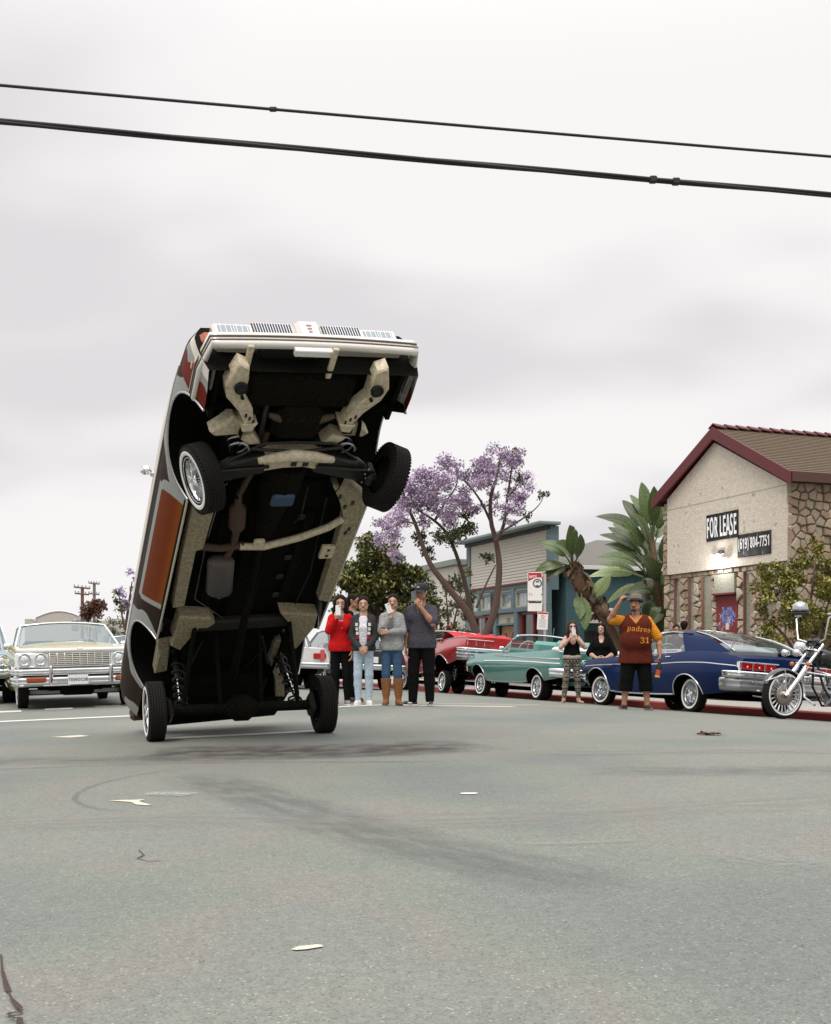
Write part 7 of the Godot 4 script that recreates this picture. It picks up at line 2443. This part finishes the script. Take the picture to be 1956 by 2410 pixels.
# ---------------------------------------------------------------- plants
class Leaves:
	var v := PackedVector3Array()
	var n := PackedVector3Array()
	var c := PackedColorArray()
	var r := RandomNumberGenerator.new()
	func leaf(p: Vector3, d: Vector3, up: Vector3, len: float, wid: float, col: Color):
		var s := d.cross(up).normalized() * wid
		var tip := p + d * len
		var m := p + d * len * 0.45
		var nn := d.cross(s).normalized()
		var sag := nn * len * 0.12
		for q in [p, m + s, tip + sag, p, tip + sag, m - s]:
			v.append(q); n.append(nn); c.append(col)
	func clump(o: Vector3, rad: Vector3, count: int, size: float, c0: Color, c1: Color, droop := 0.0):
		for i in count:
			var d := Vector3(r.randfn(0, 0.5), r.randfn(0, 0.5), r.randfn(0, 0.5))
			if d.length() > 1.15: d = d.normalized() * r.randf_range(0.6, 1.1)
			var dir := Vector3(r.randf_range(-1, 1), r.randf_range(-1, 1) - droop, r.randf_range(-1, 1)).normalized()
			var f := r.randf()
			leaf(o + d * rad, dir, Vector3(r.randf_range(-1, 1), 1, r.randf_range(-1, 1)).normalized(), size * r.randf_range(0.6, 1.3), size * r.randf_range(0.2, 0.36), c0.lerp(c1, f))
	func mesh() -> ArrayMesh:
		var a := []
		a.resize(Mesh.ARRAY_MAX)
		a[Mesh.ARRAY_VERTEX] = v
		a[Mesh.ARRAY_NORMAL] = n
		a[Mesh.ARRAY_COLOR] = c
		var m := ArrayMesh.new()
		m.add_surface_from_arrays(Mesh.PRIMITIVE_TRIANGLES, a)
		return m

func spot(px: float, py: float, depth: float) -> Vector3:   # the point seen at (px, py) of a 1736-wide view, at that distance
	return V((px - 868.0) * depth / 2460.0, EYE + (1375.0 - py) * depth / 2460.0, -depth)

func limb(called: String, t: Node3D, pts: Array, depth: float, r0: float, r1: float, m: Material, wob := 0.0) -> Array:
	var o := []
	var c := Curve3D.new()
	for i in pts.size():
		var p := spot(pts[i][0], pts[i][1], depth + wob * (i % 2 * 2 - 1) + (pts[i][2] if pts[i].size() > 2 else 0.0))
		var a = pts[maxi(0, i - 1)]
		var b = pts[mini(pts.size() - 1, i + 1)]
		var d := (spot(b[0], b[1], depth) - spot(a[0], a[1], depth)) / 6.0
		c.add_point(p - t.position, -d, d)
	var n := pts.size() * 3
	var rad := []
	for i in n + 1:
		o.append(c.sample_baked(c.get_baked_length() * i / n))
		rad.append(lerpf(r0, r1, float(i) / n))
	bar(called, m, t, o, rad, 7)
	return o

func crown(called: String, t: Node3D, clumps: Array, depth: float, size: float, density: float, c0: Color, c1: Color, sd: int, spread := 0.8, droop := 0.0):
	var l := Leaves.new()
	l.r.seed = sd
	for q in clumps:
		var r: float = q[2] * depth / 2460.0
		var o := spot(q[0], q[1], depth + l.r.randf_range(-spread, spread)) - t.position
		var n := maxi(1, int(density * q[2] * q[2] / 100.0 / 6.0))
		# several tufts make up a clump, each with a tone of its own
		for k in 7:
			var k0 := l.r.randf_range(0.65, 1.3)
			l.clump(o + V(l.r.randfn(0, 0.5), l.r.randfn(0, 0.45), l.r.randfn(0, 0.5)) * r, V(r, r * 0.8, r) * 0.5, n, size, Color(c0.r * k0, c0.g * k0, c0.b * k0), Color(c1.r * k0, c1.g * k0, c1.b * k0), droop)
	obj(called, l.mesh(), M.leaf_vertex, t).set_meta("kind", "stuff")

# One big paddle leaf with a midrib, its blade split into strips as the wind leaves it
func big_leaf(t: Node3D, a: Vector3, b: Vector3, width: float, sag: float, face: Vector3, m: Material, sd: int, tatter := 0.5):
	var r := RandomNumberGenerator.new()
	r.seed = sd
	var d := b - a
	var side := d.cross(face).normalized()
	var up := side.cross(d).normalized()
	var mb := MB.new()
	var stem := []
	var n := 18
	for i in n + 1:
		var q := float(i) / n
		stem.append(a + d * q + up * sin(PI * q) * sag * d.length() - Vector3.UP * q * q * sag * d.length() * 0.6)
	mb.tube(stem, [0.03, 0.028, 0.026, 0.024, 0.022, 0.02, 0.019, 0.018, 0.017, 0.016, 0.014, 0.012, 0.011, 0.01, 0.009, 0.008, 0.006, 0.005, 0.003], 5)
	for s in [-1, 1]:
		var i := 4
		while i < n:
			var run := r.randi_range(1, 4) if r.randf() < tatter else n - i
			run = mini(run, n - i)
			var fall := r.randf_range(0.05, 0.3)
			var rows := []
			for k in run + 1:
				var q := float(i + k) / n
				var u := (q - 0.2) / 0.8
				var w := width * pow(maxf(0.0, sin(PI * pow(clampf(u, 0, 1), 0.75))), 0.75) * 0.5
				if k == run and i + k < n: w *= 0.9
				var p: Vector3 = stem[i + k]
				var row := []
				for j in 4:
					var e := j / 3.0
					row.append(p + side * s * w * e + up * (0.16 * e - fall * e * e) * w + d.normalized() * w * e * 0.3)
				if s < 0: row.reverse()
				rows.append(row)
			mb.grid(rows)
			i += run
	obj("leaf", mb.mesh(), m, t)

func plants():
	var bark := textured("jacaranda_bark", lin(0.07, 0.045, 0.035), lin(0.17, 0.115, 0.09), 2.0, 0.95, 0.05, 1.0, 301)
	# jacaranda in front of the shop
	var D := 34.6
	var base := spot(1005, 1375, D)
	base.y = road_y(base.x, base.z)
	var t := thing("jacaranda_tree", "tall jacaranda with purple blossom and bare forking limbs before the shop", "tree", at(base), "street trees")
	limb("trunk", t, [[1004, 1402], [1003, 1360], [1000, 1325]], D, 0.21, 0.17, bark)
	limb("limb", t, [[1000, 1345], [982, 1288], [940, 1232], [897, 1175], [868, 1095], [850, 1055], [836, 1005]], D, 0.13, 0.03, bark)
	limb("limb", t, [[988, 1300], [968, 1205], [938, 1122], [908, 1088], [868, 1060], [850, 1010]], D + 0.5, 0.085, 0.02, bark)
	limb("limb", t, [[1006, 1345], [1033, 1275], [1043, 1190], [1036, 1130], [1026, 1092], [1025, 1040], [1038, 995], [1046, 950]], D - 0.3, 0.13, 0.03, bark)
	limb("limb", t, [[1036, 1130], [1052, 1098], [1060, 1040], [1068, 985], [1070, 945]], D - 0.5, 0.06, 0.015, bark)
	limb("limb", t, [[1045, 1112], [1085, 1088], [1115, 1066], [1131, 1048], [1137, 1030]], D - 0.8, 0.035, 0.008, bark)
	limb("limb", t, [[995, 1270], [1018, 1215], [1036, 1180]], D - 0.2, 0.04, 0.015, bark)
	limb("limb", t, [[908, 1088], [930, 1050], [955, 1010], [950, 960]], D + 0.7, 0.045, 0.01, bark)
	limb("limb", t, [[1026, 1092], [1000, 1040], [965, 1000], [930, 975]], D + 0.2, 0.045, 0.01, bark)
	limb("limb", t, [[868, 1095], [840, 1090], [815, 1110]], D - 0.4, 0.03, 0.008, bark)
	limb("limb", t, [[938, 1122], [965, 1100], [990, 1060]], D + 0.4, 0.035, 0.01, bark)
	limb("limb", t, [[1060, 1040], [1080, 1015], [1092, 985]], D - 0.2, 0.025, 0.008, bark)
	crown("blossom", t, [[830, 1085, 34], [812, 1130, 26], [826, 1165, 15], [810, 1105, 22], [866, 1040, 42], [850, 1010, 30], [896, 1012, 38], [938, 1062, 36], [905, 1055, 30], [920, 978, 36], [950, 1000, 32], [1000, 985, 36], [1030, 960, 34], [1010, 1010, 30], [1048, 975, 30], [1075, 962, 24], [1086, 1018, 32], [1072, 1050, 24], [960, 1042, 28], [985, 1058, 22], [1028, 1052, 20], [880, 1092, 20], [1055, 1080, 16], [1092, 1040, 20]], D, 0.095, 66.0, Color(0.34, 0.25, 0.4), Color(0.66, 0.54, 0.68), 311, 1.0)
	crown("leaves", t, [[935, 1122, 32], [880, 1122, 22], [966, 1106, 28], [893, 1148, 18], [1020, 1166, 15], [905, 1040, 16], [845, 1045, 16], [1015, 1000, 12], [1074, 945, 10], [1088, 1000, 11], [975, 1080, 16], [1137, 1032, 12], [1100, 1078, 10]], D, 0.1, 60.0, Color(0.03, 0.04, 0.015), Color(0.11, 0.13, 0.045), 312, 0.8)
	# dense tree behind the standing group
	D = 39.0
	base = spot(790, 1375, D)
	base.y = road_y(base.x, base.z)
	t = thing("leafy_tree", "dense dark green tree behind the standing group", "tree", at(base), "street trees")
	limb("trunk", t, [[790, 1402], [792, 1330], [788, 1260]], D, 0.2, 0.1, bark)
	limb("limb", t, [[790, 1300], [755, 1240], [735, 1200]], D, 0.08, 0.03, bark)
	limb("limb", t, [[790, 1300], [830, 1240], [850, 1200]], D, 0.08, 0.03, bark)
	crown("crown", t, [[790, 1180, 44], [745, 1190, 34], [835, 1190, 40], [770, 1230, 46], [820, 1240, 46], [735, 1240, 36], [865, 1235, 34], [800, 1150, 26], [720, 1215, 26], [790, 1275, 44], [845, 1285, 36], [740, 1285, 34], [880, 1275, 22], [760, 1160, 22], [870, 1195, 22], [815, 1315, 34], [770, 1315, 30]], D, 0.17, 58.0, Color(0.02, 0.028, 0.006), Color(0.19, 0.19, 0.04), 321, 1.4)
	# lighter leaning tree between it and the shop, red flowers at its foot
	D = 37.5
	base = spot(935, 1375, D)
	base.y = road_y(base.x, base.z)
	t = thing("flowering_shrub", "loose pale leafed shrub with red flowers low down beside the shop", "shrub", at(base))
	for q in [[[930, 1400], [925, 1330], [905, 1250]], [[938, 1400], [945, 1320], [965, 1230]], [[936, 1400], [936, 1300], [930, 1220]]]: limb("stem", t, q, D, 0.06, 0.015, bark)
	crown("crown", t, [[905, 1250, 24], [930, 1225, 24], [960, 1220, 24], [945, 1270, 26], [915, 1290, 26], [965, 1275, 22], [930, 1320, 28], [960, 1320, 26], [895, 1300, 18], [980, 1250, 14], [905, 1330, 24], [975, 1190, 14]], D, 0.14, 34.0, Color(0.05, 0.06, 0.02), Color(0.24, 0.25, 0.12), 331, 1.2)
	crown("flowers", t, [[930, 1338, 12], [905, 1330, 8], [955, 1335, 12], [940, 1310, 6]], D - 0.8, 0.1, 40.0, Color(0.4, 0.04, 0.02), Color(0.55, 0.1, 0.04), 332, 0.3)
	# feathery shrub before the stone wall at the right
	D = 23.2
	base = spot(1690, 1375, D)
	base.y = road_y(base.x, base.z)
	t = thing("green_shrub", "tall feathery yellow green shrub against the stone wall at the right", "shrub", at(base))
	for q in [[[1690, 1412], [1672, 1330], [1640, 1250], [1610, 1200]], [[1695, 1412], [1690, 1300], [1700, 1200], [1705, 1150]], [[1700, 1412], [1715, 1310], [1745, 1220]], [[1680, 1400], [1640, 1330], [1600, 1290]], [[1695, 1400], [1740, 1330], [1790, 1270]]]: limb("stem", t, q, D, 0.05, 0.012, bark, 0.15)
	crown("crown", t, [[1612, 1190, 24], [1640, 1215, 28], [1605, 1240, 26], [1670, 1180, 26], [1700, 1150, 22], [1720, 1185, 28], [1690, 1225, 34], [1650, 1265, 32], [1610, 1290, 28], [1735, 1235, 34], [1700, 1280, 36], [1660, 1310, 32], [1620, 1335, 26], [1735, 1300, 38], [1780, 1250, 40], [1790, 1320, 44], [1595, 1340, 18], [1700, 1335, 36], [1600, 1205, 14], [1770, 1190, 30]], D, 0.085, 56.0, Color(0.05, 0.055, 0.008), Color(0.34, 0.31, 0.055), 341, 0.6)
	# giant bird-of-paradise plants with paddle leaves
	var green := textured("paddle_leaf", lin(0.05, 0.085, 0.025), lin(0.16, 0.21, 0.075), 1.2, 0.4, 0.03, 0.0, 351)
	var pale := textured("paddle_leaf_pale", lin(0.2, 0.28, 0.1), lin(0.34, 0.4, 0.2), 1.2, 0.45, 0.03, 0.0, 352)
	var deep := textured("paddle_leaf_deep", lin(0.022, 0.036, 0.01), lin(0.08, 0.105, 0.035), 1.2, 0.45, 0.03, 0.0, 353)
	for m in [green, pale, deep]:
		m.backlight_enabled = true
		m.backlight = Color(0.12, 0.2, 0.06)
	var straw := textured("dry_trunk", lin(0.05, 0.028, 0.015), lin(0.3, 0.19, 0.11), 2.5, 0.95, 0.06, 1.5, 354)
	D = 33.6
	base = spot(1372, 1375, D)
	base.y = road_y(base.x, base.z)
	t = thing("paddle_plant", "large clump of paddle leaved plants against the stone building", "plant", at(base), "paddle leaved plants")
	for q in [[[1385, 1400], [1380, 1290], [1368, 1190], [1362, 1120]], [[1370, 1400], [1362, 1300], [1345, 1210]], [[1392, 1400], [1390, 1300], [1384, 1200]]]: limb("trunk", t, q, D, 0.14, 0.06, straw, 0.2)
	var k := 0
	for q in [[1362, 1120, 1340, 1003, 0.42, 0.05, 0], [1365, 1115, 1316, 1028, 0.4, 0.08, 0], [1366, 1110, 1366, 1012, 0.36, 0.05, 0], [1358, 1125, 1300, 1038, 0.34, 0.1, 2], [1370, 1120, 1385, 1050, 0.34, 0.1, 0],
			[1355, 1135, 1244, 1066, 0.4, 0.16, 2], [1352, 1150, 1280, 1085, 0.38, 0.14, 0], [1350, 1160, 1300, 1080, 0.36, 0.1, 0], [1345, 1165, 1252, 1108, 0.34, 0.14, 2], [1348, 1185, 1262, 1128, 0.4, 0.16, 0],
			[1345, 1195, 1246, 1152, 0.36, 0.16, 0], [1350, 1200, 1295, 1110, 0.36, 0.12, 0], [1342, 1205, 1230, 1196, 0.34, 0.12, 1], [1345, 1210, 1250, 1170, 0.3, 0.14, 0], [1375, 1190, 1335, 1100, 0.4, 0.1, 0],
			[1380, 1190, 1395, 1100, 0.42, 0.12, 0], [1372, 1200, 1388, 1135, 0.4, 0.16, 2], [1365, 1180, 1392, 1165, 0.36, 0.2, 2], [1380, 1230, 1340, 1150, 0.42, 0.14, 2], [1350, 1225, 1290, 1245, 0.36, 0.2, 2],
			[1365, 1240, 1310, 1230, 0.4, 0.2, 2], [1375, 1250, 1392, 1200, 0.42, 0.2, 2], [1370, 1260, 1345, 1200, 0.4, 0.2, 2], [1380, 1270, 1355, 1300, 0.4, 0.24, 2], [1372, 1280, 1388, 1320, 0.42, 0.2, 2], [1365, 1290, 1330, 1330, 0.4, 0.2, 2], [1385, 1300, 1370, 1345, 0.42, 0.2, 2], [1378, 1240, 1390, 1275, 0.4, 0.2, 2], [1360, 1300, 1350, 1360, 0.4, 0.2, 2], [1350, 1215, 1268, 1255, 0.26, 0.1, 1], [1372, 1290, 1352, 1230, 0.4, 0.15, 2], [1378, 1310, 1388, 1255, 0.42, 0.15, 2], [1366, 1320, 1340, 1275, 0.4, 0.2, 2], [1380, 1330, 1364, 1275, 0.42, 0.2, 2], [1372, 1340, 1392, 1300, 0.4, 0.2, 2], [1360, 1330, 1335, 1345, 0.38, 0.2, 2], [1384, 1345, 1378, 1385, 0.42, 0.2, 2], [1368, 1260, 1392, 1240, 0.42, 0.2, 2], [1362, 1245, 1348, 1290, 0.4, 0.2, 2], [1376, 1225, 1392, 1195, 0.4, 0.15, 0], [1366, 1140, 1390, 1085, 0.36, 0.1, 0], [1358, 1150, 1326, 1066, 0.36, 0.1, 0], [1364, 1120, 1352, 1025, 0.3, 0.06, 0], [1348, 1170, 1270, 1092, 0.34, 0.14, 2]]:
		var dz := 0.9 * sin(k * 2.4)
		big_leaf(t, spot(q[0], q[1], D + dz * 0.3) - t.position, spot(q[2], q[3], D + dz) - t.position, q[4] * 1.05, q[5], V(0.25 * sin(k * 1.7), 0.55, 0.8), [green, pale, deep][q[6]], 400 + k, 0.8)
		k += 1
	D = 34.6
	base = spot(1290, 1375, D)
	base.y = road_y(base.x, base.z)
	t = thing("leaning_paddle_plant", "leaning shaggy trunk topped by a fan of paddle leaves before the blue wall", "plant", at(base), "paddle leaved plants")
	limb("trunk", t, [[1300, 1402], [1290, 1340], [1262, 1290], [1236, 1252], [1212, 1222], [1198, 1180]], D, 0.12, 0.2, straw, 0.1)
	limb("trunk_stub", t, [[1250, 1275], [1275, 1290], [1292, 1308]], D - 0.3, 0.09, 0.06, straw)
	var skirt := Leaves.new()
	skirt.r.seed = 17
	for i in 9: skirt.clump(spot(1198 + 7.5 * i, 1182 + 11 * i, D) - t.position, V(0.2, 0.22, 0.2), 60, 0.3, Color(0.04, 0.022, 0.012), Color(0.22, 0.14, 0.08), 1.6)
	obj("dry_sheaths", skirt.mesh(), M.leaf_vertex, t).set_meta("kind", "stuff")
	for q in [[1196, 1178, 1190, 1094, 0.5, 0.04, 0, 0.9], [1192, 1178, 1120, 1124, 0.4, 0.2, 0, 0.1], [1194, 1172, 1160, 1128, 0.44, 0.12, 0, 0.4], [1190, 1182, 1118, 1186, 0.34, 0.18, 0, 0.1], [1200, 1176, 1212, 1110, 0.3, 0.1, 0, 0.6], [1192, 1186, 1135, 1200, 0.34, 0.2, 2, 0.2],
			[1212, 1232, 1222, 1312, 0.42, 0.06, 0, 0.9], [1228, 1262, 1276, 1198, 0.34, 0.1, 1, 0.1], [1205, 1240, 1212, 1290, 0.34, 0.1, 0, 0.9]]:
		big_leaf(t, spot(q[0], q[1], D) - t.position, spot(q[2], q[3], D - 0.5 + 0.4 * sin(k * 3.1)) - t.position, q[4] * 1.15, q[5], V(0.2, 0.5, 0.85), [green, pale, deep][q[6]], 470 + k, q[7])
		k += 1
	# palm whose tips show above the roof
	D = 44.0
	base = spot(1530, 1375, D)
	base.y = -0.3
	t = thing("palm_tree", "palm whose frond tips show above the stone building's roof", "palm tree", at(base))
	limb("trunk", t, [[1530, 1395], [1528, 1200], [1530, 960]], D, 0.2, 0.14, bark)
	for i in 12:
		var a := TAU * i / 12.0
		var l := Leaves.new()
		l.r.seed = 500 + i
		var o := spot(1530, 958, D) - t.position
		var up := 1.25 if i == 3 else 0.55
		for j in 34:
			var q := j / 33.0
			var p := o + V(cos(a) * q * 1.0, up * q - q * q * 0.5, sin(a) * q * 1.0)
			for s in [-1, 1]: l.leaf(p, V(cos(a) * 0.6 - s * sin(a) * 0.6, 0.15, sin(a) * 0.6 + s * cos(a) * 0.6).normalized(), Vector3.UP, 0.36 * (1.1 - q), 0.016, Color(0.12, 0.13, 0.08))
		obj("frond", l.mesh(), M.leaf_vertex, t)
	# far planting on the left
	D = 88.0
	base = spot(185, 1375, D)
	base.y = -0.6
	t = thing("russet_tree", "small russet leaved tree before the far hall", "tree", at(base), "trees far down the street")
	limb("trunk", t, [[186, 1400], [186, 1330], [184, 1290]], D, 0.2, 0.08, bark)
	crown("crown", t, [[180, 1275, 17], [200, 1268, 19], [210, 1272, 13], [190, 1282, 17], [215, 1262, 8]], D, 0.3, 90.0, Color(0.05, 0.022, 0.012), Color(0.2, 0.1, 0.07), 361, 1.5)
	crown("low_leaves", t, [[182, 1310, 12], [200, 1305, 12], [174, 1298, 8], [205, 1322, 8]], D, 0.3, 40.0, Color(0.08, 0.1, 0.03), Color(0.25, 0.26, 0.12), 362, 1.0)
	D = 58.0
	base = spot(262, 1375, D)
	base.y = -0.5
	t = thing("far_jacaranda_tree", "thin jacaranda with violet blossom just left of the reared lowrider", "tree", at(base), "trees far down the street")
	limb("trunk", t, [[258, 1400], [262, 1330], [268, 1270], [276, 1215]], D, 0.14, 0.03, bark)
	limb("limb", t, [[262, 1320], [252, 1270], [248, 1235]], D, 0.06, 0.02, bark)
	crown("blossom", t, [[272, 1262, 14], [280, 1240, 12], [284, 1275, 14], [250, 1235, 9], [258, 1245, 8], [285, 1205, 9], [272, 1195, 6]], D, 0.2, 70.0, Color(0.32, 0.22, 0.42), Color(0.58, 0.46, 0.66), 363, 0.8)
	crown("leaves", t, [[250, 1262, 13], [262, 1268, 11], [268, 1300, 13], [275, 1320, 14], [244, 1240, 8], [262, 1335, 12]], D, 0.18, 60.0, Color(0.05, 0.05, 0.02), Color(0.18, 0.17, 0.07), 364, 0.8)
	D = 66.0
	base = spot(240, 1375, D)
	base.y = -0.5
	t = thing("grey_green_shrub", "grey green shrub before the far hall's wall", "shrub", at(base))
	limb("stem", t, [[240, 1400], [240, 1350], [242, 1310]], D, 0.08, 0.03, bark)
	crown("crown", t, [[240, 1300, 13], [236, 1318, 14], [246, 1330, 14], [240, 1345, 14]], D, 0.2, 60.0, Color(0.14, 0.17, 0.12), Color(0.27, 0.3, 0.23), 365, 0.8)

# ---------------------------------------------------------------- signs, poles, cables, litter
func disc(called: String, m: Material, t: Node3D, o: Vector3, r0: float, r1: float, segs := 28) -> MeshInstance3D:
	var b := MB.new()
	b.lathe([V2(r0, 0.0), V2(r1, 0.0), V2(r1, -0.002)], segs, Transform3D(Basis(V(1, 0, 0), V(0, 0, 1), V(0, -1, 0)), o))
	return obj(called, b.mesh(), m, t)

func street_things():
	var g := street(13.3, 26.95)
	g.y = road_y(g.x, g.z)
	var b := Basis(Vector3.UP, deg_to_rad(-2))
	var t := thing("bus_stop_sign", "bus stop sign with a red corner and a black ringed bus on a grey pole", "sign", at(g, b))
	var up := func(y: float) -> float: return y - g.y
	bar("pole", mat("galvanised", lin(0.45, 0.46, 0.46), 0.45, 0.4), t, [V(0, 0, 0), V(0, up.call(2.82), 0)], 0.038, 12)
	var sw := 0.37
	var cx := -0.25
	var pl := bx("panel", M.white_paint, t, V(cx, up.call(2.5), 0.0), V(sw, 0.72, 0.012), 0.003)
	var red := mat("sign_red", lin(0.42, 0.015, 0.02), 0.5)
	var ink := mat("sign_black", lin(0.012, 0.012, 0.012), 0.5)
	var m := MB.new()
	m.prism(PackedVector2Array([V2(-0.17, 0.13), V2(-0.05, 0.19), V2(0.0, 0.22), V2(0.17, 0.23), V2(0.17, 0.345), V2(-0.17, 0.345)]), 0.0065, 0.008)
	obj("red_corner", m.mesh(), red, pl)
	obj("lettering", text_mesh("MTS", 0.1, 0.002, "Droid Sans", 700, true), M.white_paint, pl, at(V(-0.05, 0.245, 0.009)))
	disc("ring", ink, pl, V(0.06, 0.08, 0.0085), 0.085, 0.115)
	m = MB.new()
	m.box(V(0.06, 0.12, 0.0085), V(0.085, 0.035, 0.002))
	m.box(V(0.06, 0.018, 0.0085), V(0.07, 0.03, 0.002))
	obj("bus_symbol", m.mesh(), ink, pl)
	obj("route_number", text_mesh("12", 0.1, 0.002, "Droid Sans", 400), mat("sign_grey", lin(0.25, 0.25, 0.25), 0.6), pl, at(V(-0.115, -0.2, 0.0085)))
	bx("lower_panel", M.white_paint, t, V(cx, up.call(1.99), 0.0), V(sw, 0.24, 0.012), 0.003)
	bx("dark_strip", mat("strip_maroon", lin(0.06, 0.015, 0.015), 0.5), t, V(cx, up.call(2.1), 0.008), V(0.32, 0.04, 0.004), 0.0)
	var np := bx("notice", M.white_paint, t, V(-0.06, up.call(1.63), 0.045), V(0.27, 0.45, 0.004), 0.001, Basis(Vector3.BACK, -0.05))
	obj("notice_head", box_mesh(V(0.25, 0.045, 0.002), 0.0), red, np, at(V(0, 0.19, 0.003)))
	disc("notice_ring", red, np, V(0.0, 0.1, 0.004), 0.036, 0.046, 20)
	obj("notice_bar", box_mesh(V(0.076, 0.01, 0.001), 0.0), red, np, Transform3D(Basis(Vector3.BACK, -0.8), V(0, 0.1, 0.0035)))
	var grey := mat("print_grey", lin(0.4, 0.4, 0.42), 0.6)
	for i in 8: obj("notice_line", box_mesh(V(0.17 + 0.03 * sin(i * 2.2), 0.011, 0.001), 0.0), grey, np, at(V(0, 0.03 - i * 0.027, 0.003)))
	for y in [2.72, 2.3]: bx("sign_clamp", M.steel, t, V(-0.03, up.call(y), -0.01), V(0.13, 0.03, 0.05), 0.006)
	# utility poles down the street
	for q in [[172, 1226, 1330, 92.0, 34, 1228, 30, 1241], [197, 1217, 1330, 104.0, 23, 1219, 22, 1241]]:
		var D: float = q[3]
		var f := spot(q[0], 1375, D)
		f.y = -0.6
		t = thing("utility_pole", ["nearer brown utility pole with a long tilted crossarm beyond the yellow car", "farther grey utility pole with two short crossarms beyond the yellow car"][int(q[0] > 180)], "utility pole", at(f), "utility poles down the street")
		var wood: StandardMaterial3D = mat("pole_%d" % q[0], lin(0.16, 0.08, 0.06) if q[0] < 180 else lin(0.16, 0.13, 0.13), 0.9)
		var h: float = spot(q[0], q[1], D).y + 0.6
		bar("pole", wood, t, [Vector3.ZERO, V(0, h, 0)], 0.13, 8)
		for e in [[q[4], q[5]], [q[6], q[7]]]:
			var y: float = spot(q[0], e[1], D).y + 0.6
			var hw: float = e[0] * D / 2460.0
			bx("crossarm", wood, t, V(0, y, 0.1), V(hw, 0.13, 0.12), 0.02, Basis(Vector3.BACK, -0.1))
			for s in 5: bar("insulator", M.steel, t, [V((s / 4.0 - 0.5) * hw * 0.95, y + 0.08 - (s / 4.0 - 0.5) * hw * 0.1, 0.1), V((s / 4.0 - 0.5) * hw * 0.95, y + 0.2 - (s / 4.0 - 0.5) * hw * 0.1, 0.1)], 0.04, 5)
		bx("transformer", M.steel, t, V(-0.5, h - 3.0, 0.2), V(0.5, 0.9, 0.5), 0.1)
	# cables overhead, strung across the street between poles outside the view
	for i in 2:
		var h := [7.0, 6.5][i] as float
		var py: Array = [[178, 327], [254, 407]][i]
		var za: float = (h - EYE) * 2460.0 / (1375.0 - py[0])
		var zb: float = (h - EYE) * 2460.0 / (1375.0 - py[1])
		var p0 := spot(0, py[0], za)
		var p1 := spot(1736, py[1], zb)
		var d := p1 - p0
		t = thing("overhead_cable", ["thinner upper black cable strung across the sky", "thicker lower black bundled cable strung across the sky"][i], "cable", at(p0), "cables across the street")
		var pts := []
		for k in 41:
			var q := -0.9 + 2.8 * k / 40.0
			var sag := 0.035 * (q - 0.5) * (q - 0.5) - 0.009
			pts.append(d * q + Vector3.UP * sag)
		if i == 0: bar("strand", M.cable, t, pts, 0.017, 6)
		else:
			for s in 3:
				var off := []
				for k in pts.size():
					var a := s * TAU / 3.0 + k * 0.5
					off.append(pts[k] + V(0, cos(a) * 0.017, sin(a) * 0.017))
				bar("strand", M.cable, t, off, 0.02, 6)
		for q in ([0.3] if i == 0 else [0.76, 0.79]): bx("splice", M.cable, t, d * q + V(0, 0.035 * (q - 0.5) * (q - 0.5) - 0.009, 0), V(0.09, 0.05 + 0.03 * i, 0.05 + 0.03 * i), 0.012, Basis(Vector3.BACK, atan2(d.y, d.x)))
	for e in 2:
		var q: float = [-0.9, 1.9][e]
		var a := spot(0, 178, (7.0 - EYE) * 2460.0 / 1197.0)
		var c := spot(1736, 327, (7.0 - EYE) * 2460.0 / 1048.0)
		var f := a.lerp(c, q)
		f.y = -0.5
		t = thing("cable_pole", ["wooden pole carrying the cables at the left, outside the view", "wooden pole carrying the cables at the right, outside the view"][e], "utility pole", at(f), "poles of the overhead cables")
		bar("pole", M.wood_pole, t, [Vector3.ZERO, V(0, 8.4, 0)], 0.14, 10)
		bx("crossarm", M.wood_pole, t, V(0, 7.46, 0), V(0.12, 0.12, 1.6), 0.01)
	# dry leaves gathered in a dip of the asphalt
	var l := Leaves.new()
	l.r.seed = 8
	var o := on_road(2.68, 10.75)
	for i in 90:
		l.leaf(V(l.r.randfn(0, 0.05), 0.006 + l.r.randf() * 0.016, l.r.randfn(0, 0.04)), V(l.r.randf_range(-1, 1), l.r.randf_range(-0.1, 0.35), l.r.randf_range(-1, 1)).normalized(), V(l.r.randf_range(-0.4, 0.4), 1, l.r.randf_range(-0.4, 0.4)), 0.05, 0.016, Color(0.09, 0.035, 0.02).lerp(Color(0.26, 0.13, 0.07), l.r.randf()))
	var lt := obj("leaf_litter", l.mesh(), M.leaf_vertex, null, at(o))
	tag(lt, "small patch of dry brown leaves lying on the open asphalt", "leaves", "", "stuff")
